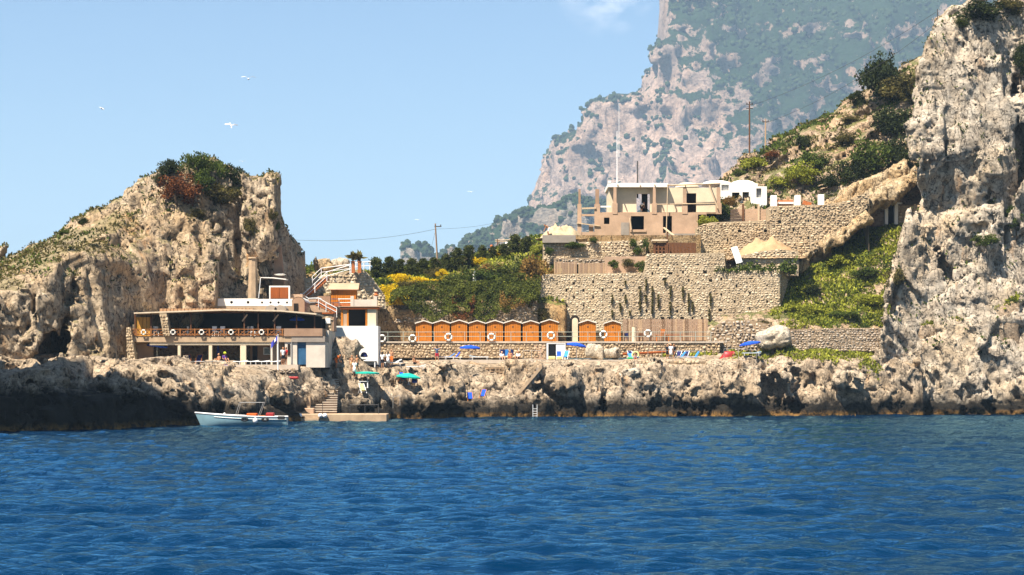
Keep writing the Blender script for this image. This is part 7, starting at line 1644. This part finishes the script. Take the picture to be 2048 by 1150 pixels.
def person(label, px, pf, Y, pose, top=None, bottom=None, skirt=False, hair='dark', hat=None, rz=0.0, s=1.0, z=None, long_=False, skin=0, group=None, dress=False):
    p = POSE[pose]; x = WX(px, Y); zz = WZ(pf, Y) if z is None else z; o = thing('person', label, 'person', (x, Y, zz), rz, group); o.scale = (s,)*3
    A = lambda k: [np.array(q) for q in p[k]]; V = lambda k: np.array(p[k]); hip, ch, nk, hd = V('hip'), V('chest'), V('neck'), V('head'); caps = [(hip, ch, .125, .135), (ch, nk, .12, .06), (nk, hd-np.array([0,0,.02]), .055, .06), (hd, hd+np.array([0,.01,.06]), .088, .098), (hd+np.array([0,-.09,.0]), hd+np.array([0,-.118,-.012]), .014, .018)]
    for sd in (-1, 1): caps.append((hd+np.array([sd*.098, 0, .02]), hd+np.array([sd*.102, .01, .0]), .022, .018))
    for k in ('aL', 'aR'):
        a, b, c = A(k); u = (c-b)/np.linalg.norm(c-b); caps += [(nk-np.array([0,0,.05]), a, .06, .058), (a, b, .052, .042), (b, c, .042, .030), (c, c+u*.09, .036, .034)]
    for k in ('lL', 'lR'):
        a, b, c = A(k); caps += [(hip, a, .11, .10), (a, b, .088, .062), (b, c, .060, .040), (c-np.array([0,0,.03]), c+np.array([0,-.16,-.05]), .042, .032)]
    body = skin_mesh('body', caps); v = [tuple(q.co) for q in body.vertices]; f = [tuple(q.vertices) for q in body.polygons]
    for k in ('aL', 'aR'):                                  # five fingers of unequal length on each hand
        a, b, c = A(k); u = Vector((c-b)/np.linalg.norm(c-b)); side = u.orthogonal().normalized(); nrm = u.cross(side); base = Vector(c)+u*.10; m = MB()
        for i, L in enumerate((.07, .08, .085, .065)): st_ = base+side*(.024*(i-1.5)); kn = st_+u*L*.55; m.tube(st_, kn, .011, .010, 5); m.tube(kn, kn+u*L*.4-nrm*.02, .010, .008, 5)
        t0 = Vector(c)+u*.03+side*.04; m.tube(t0, t0+u*.04+side*.035, .013, .010, 5); n0 = len(v); v += m.v; f += [tuple(i+n0 for i in q) for q in m.f]
    bpy.data.meshes.remove(body); link('body', raw_mesh('body', v, f, True), SKIN[skin], o)
    hc = [(hd+np.array([0,.035,.07]), hd+np.array([0,.045,.02]), .100, .096)]
    if hair: 
        if long_: hc.append((hd+np.array([0,.075,.0]), nk+np.array([0,.10,-.12]), .08, .06))
        link('hair', skin_mesh('hair', hc), HAIR[hair], o)
    if hat: m = MB(); m.lathe([(.17,-.02),(.175,0),(.115,.015),(.11,.10),(.06,.135)], 12, tuple(hd+np.array([0,0,.075]))); m.build('hat', CL_[hat], o, smooth=True)
    if top:
        sl = [(A(k)[0], A(k)[0]*.4+A(k)[1]*.6, .068, .060) for k in ('aL', 'aR')]; link('top', skin_mesh('top', [(hip+np.array([0,0,.02]), ch, .140, .150), (ch, nk-np.array([0,0,.07]), .145, .09)]+[(nk-np.array([0,0,.07]), A(k)[0], .072, .070) for k in ('aL', 'aR')]+sl), CL_[top], o)
    if bottom:
        if skirt: m = MB(); m.lathe([(.145,.10),(.17,-.05),(.22,-.42)], 12, tuple(hip)); m.build('skirt', CL_[bottom], o, smooth=True)
        else:
            e = .62 if pose != 'bend' else .7; link('shorts', skin_mesh('shorts', [(hip, hip+np.array([0,0,.04]), .140, .138)]+[(A(k)[0], A(k)[0]*(1-e)+A(k)[1]*e, .108, .092) for k in ('lL', 'lR')]), CL_[bottom], o)
    return o
gz = lambda px, Y: ground(WX(px, Y), Y)-.02
person('person in a white shirt standing close to one in red before the arches', 566, 731, 201.9, 'stand', 'white', 'black', rz=.5, z=5.53); person('person in a red top leaning on the one in white', 572, 731, 202.2, 'stand', 'red', 'black', rz=-.8, z=5.53)
person('person in bright orange bending forward on the pale rocks', 673, 717, 208.0, 'bend', 'orange', 'orange', rz=1.2, z=gz(673, 208.0), hair='fair')
person('tanned bather at the left of the group above the flat teal parasol', 704, 733, 207.6, 'stand', None, 'tan', rz=.3, z=gz(704, 207.6)); person('bather in a white dress in the group above the flat teal parasol', 709, 735, 207.3, 'stand', 'white', 'white', skirt=True, rz=-.3, z=gz(709, 207.3), long_=True); person('tanned bather at the right of the group above the flat teal parasol', 715, 733, 207.8, 'walk', None, 'black', rz=-.9, z=gz(715, 207.8))
person('dark haired bather in a loose white shirt and black shorts', 765, 733, 213.0, 'stand', 'white', 'black', rz=2.6, z=gz(765, 213.0), long_=True); person('dark haired bather in white seen beside the larger one', 776, 731, 213.6, 'stand', 'white', 'white', skirt=True, rz=2.9, s=.94, z=gz(776, 213.6), long_=True); person('tanned bather in orange right of the two in white', 783, 728, 214.6, 'stand', None, 'orange', rz=-.5, z=gz(783, 214.6), hair='fair')
person('man in grey blue top and crimson shorts with arms raised to his head', 874, 723, 222.2, 'armsup', 'grey_blue', 'crimson', rz=3.1, z=gz(874, 222.2))
person('dark haired sunbather sitting on a white lounger', 829, 731, 214.4, 'sit', None, 'black', rz=.9, z=gz(829, 214.4)+.34)
person('left of three standing women, black top and shorts, long dark hair', 1335, 721, 223.9, 'stand', 'black', 'black', rz=.4, z=TZ, long_=True); person('middle of three standing women, white skirt and top', 1342, 721, 223.7, 'stand', 'white', 'white', skirt=True, rz=-.3, z=TZ, long_=True); person('right of three standing women, black dress, arm bent', 1349, 721, 223.9, 'walk', 'black', 'black', skirt=True, rz=-.9, z=TZ, long_=True)
person('seated person in purple with a lime green sun hat by the restaurant', 450, 727, 201.8, 'sit', 'purple', 'navy', hat='lime', rz=.6, z=5.75, s=1.05); person('bather in orange on a lounger left of the lime hat', 437, 727, 202.0, 'sit', None, 'orange', rz=-.7, z=5.7, hair='fair'); person('tanned bather beside the blue deck chair on the rocks', 462, 746, 199.3, 'sit', None, 'orange', rz=.2, z=gz(462, 199.3), hair='fair')
person('seated bather in pink white before the left windbreak', 1004, 721, 223.4, 'sit', 'white', 'black', rz=.3, z=TZ, skin=1); person('seated bather with orange trunks between the windbreaks', 1020, 721, 223.4, 'sit', None, 'orange', rz=-.2, z=TZ+.1); person('seated bather in white before the right windbreak', 1036, 721, 223.4, 'sit', 'white', 'black', rz=-.4, z=TZ)
person('small dark haired child sitting on the terrace edge below the swim ring', 1270, 723, 223.6, 'sit', None, 'red', rz=.1, z=TZ, s=.75)
person('bare backed worker bending over the rubble heap', 1096, 472, 242.0, 'bend', None, 'white', rz=-1.4, z=WZ(472, 242.0), skin=0); person('dark haired worker in white in the upper doorway of the unfinished house', 1283, 424, 250.6, 'bend', 'white', 'black', rz=.8, z=WZ(424, 249)+.02, s=.95)
person('hiker in white walking up the ridge path by the parapet', 1740, 219, 272.6, 'walk', 'white', 'white', rz=-1.4, hair='fair', s=1.05); person('second hiker in white lower on the ridge path', 1713, 238, 272.6, 'bend', 'white', 'white', rz=1.3, hair='fair')
# gulls
M['gull'] = plain('gull_white', (.80,.80,.80), .7, .08, 5, .05); M['gullgrey'] = plain('gull_grey', (.30,.31,.33), .7, .15, 5, .05)
def gull(label, px, py, Y, rz, bank, s, up=.25):
    o = thing('seagull', label, 'seagull', W(px, py, Y), rz, 'gulls in the sky'); o.rotation_euler = (bank, 0, rz); o.scale = (s*.62,)*3
    m = MB(Matrix.Rotation(R(90), 4, 'X')); m.lathe([(.01,-.30),(.05,-.22),(.085,-.05),(.08,.08),(.05,.17),(.055,.22),(.035,.27),(.01,.33)], 10); m.build('body', M['gull'], o, smooth=True)
    for sd in (-1, 1):
        P = [(0,.0), (.28,up*.55), (.66,up*.35)]; c = [.20, .16, .03]; m = MB(); v = []
        for (x, z), w in zip(P, c): v += [(sd*x, -w*.45-.02*(x > .3), z+.03), (sd*x, w*.55+x*.12, z+.02), (sd*x, w*.0+x*.06, z+.055)]
        f = []
        for i in (0, 3): f += [(i, i+3, i+5, i+2), (i+2, i+5, i+4, i+1), (i+1, i+4, i+3, i)]
        m.add(v, f+[(6,7,8)]); m.build('wing', M['gullgrey'] if sd > 0 else M['gull'], o)
    MB().add([(-.03,.25,0), (.03,.25,0), (.09,.42,.0), (-.09,.42,.0), (0,.33,.02)], [(0,1,4),(1,2,4),(2,3,4),(3,0,4),(3,2,1,0)]).build('tail', M['gull'], o); return o
gull('plump white gull high over the left headland', 204, 217, 150, 1.3, .5, 1.1, .1); gull('banking grey and white gull above the headland pines', 462, 252, 150, .5, .9, 1.25, .35); gull('faint gull gliding at the upper centre left', 497, 158, 170, .15, .1, 1.5, .35); gull('small white gull in the middle of the sky', 942, 384, 220, .2, .1, 1.0, .2); gull('tiny white gull above the leaning pole', 836, 440, 230, .1, .1, .9, .2); gull('tiny white gull right of the headland trees', 485, 323, 200, .15, .05, .8, .2)
# ================================================================== the air: thin even haze round everything
hz = MB().box(-27000, 27000, -500, 12500, -2.0, 960).build('haze', None)
N = Nodes('haze_air'); N.n.remove(N.b)
pv = N.n.new('ShaderNodeVolumePrincipled'); pv.inputs['Density'].default_value = .000102; pv.inputs['Color'].default_value = (.54, .77, 1.0, 1); pv.inputs['Anisotropy'].default_value = 0.0
N.l.new(pv.outputs[0], N.n['Material Output'].inputs['Volume'])
hz.data.materials.append(N.m); tag(hz, kind='stuff')
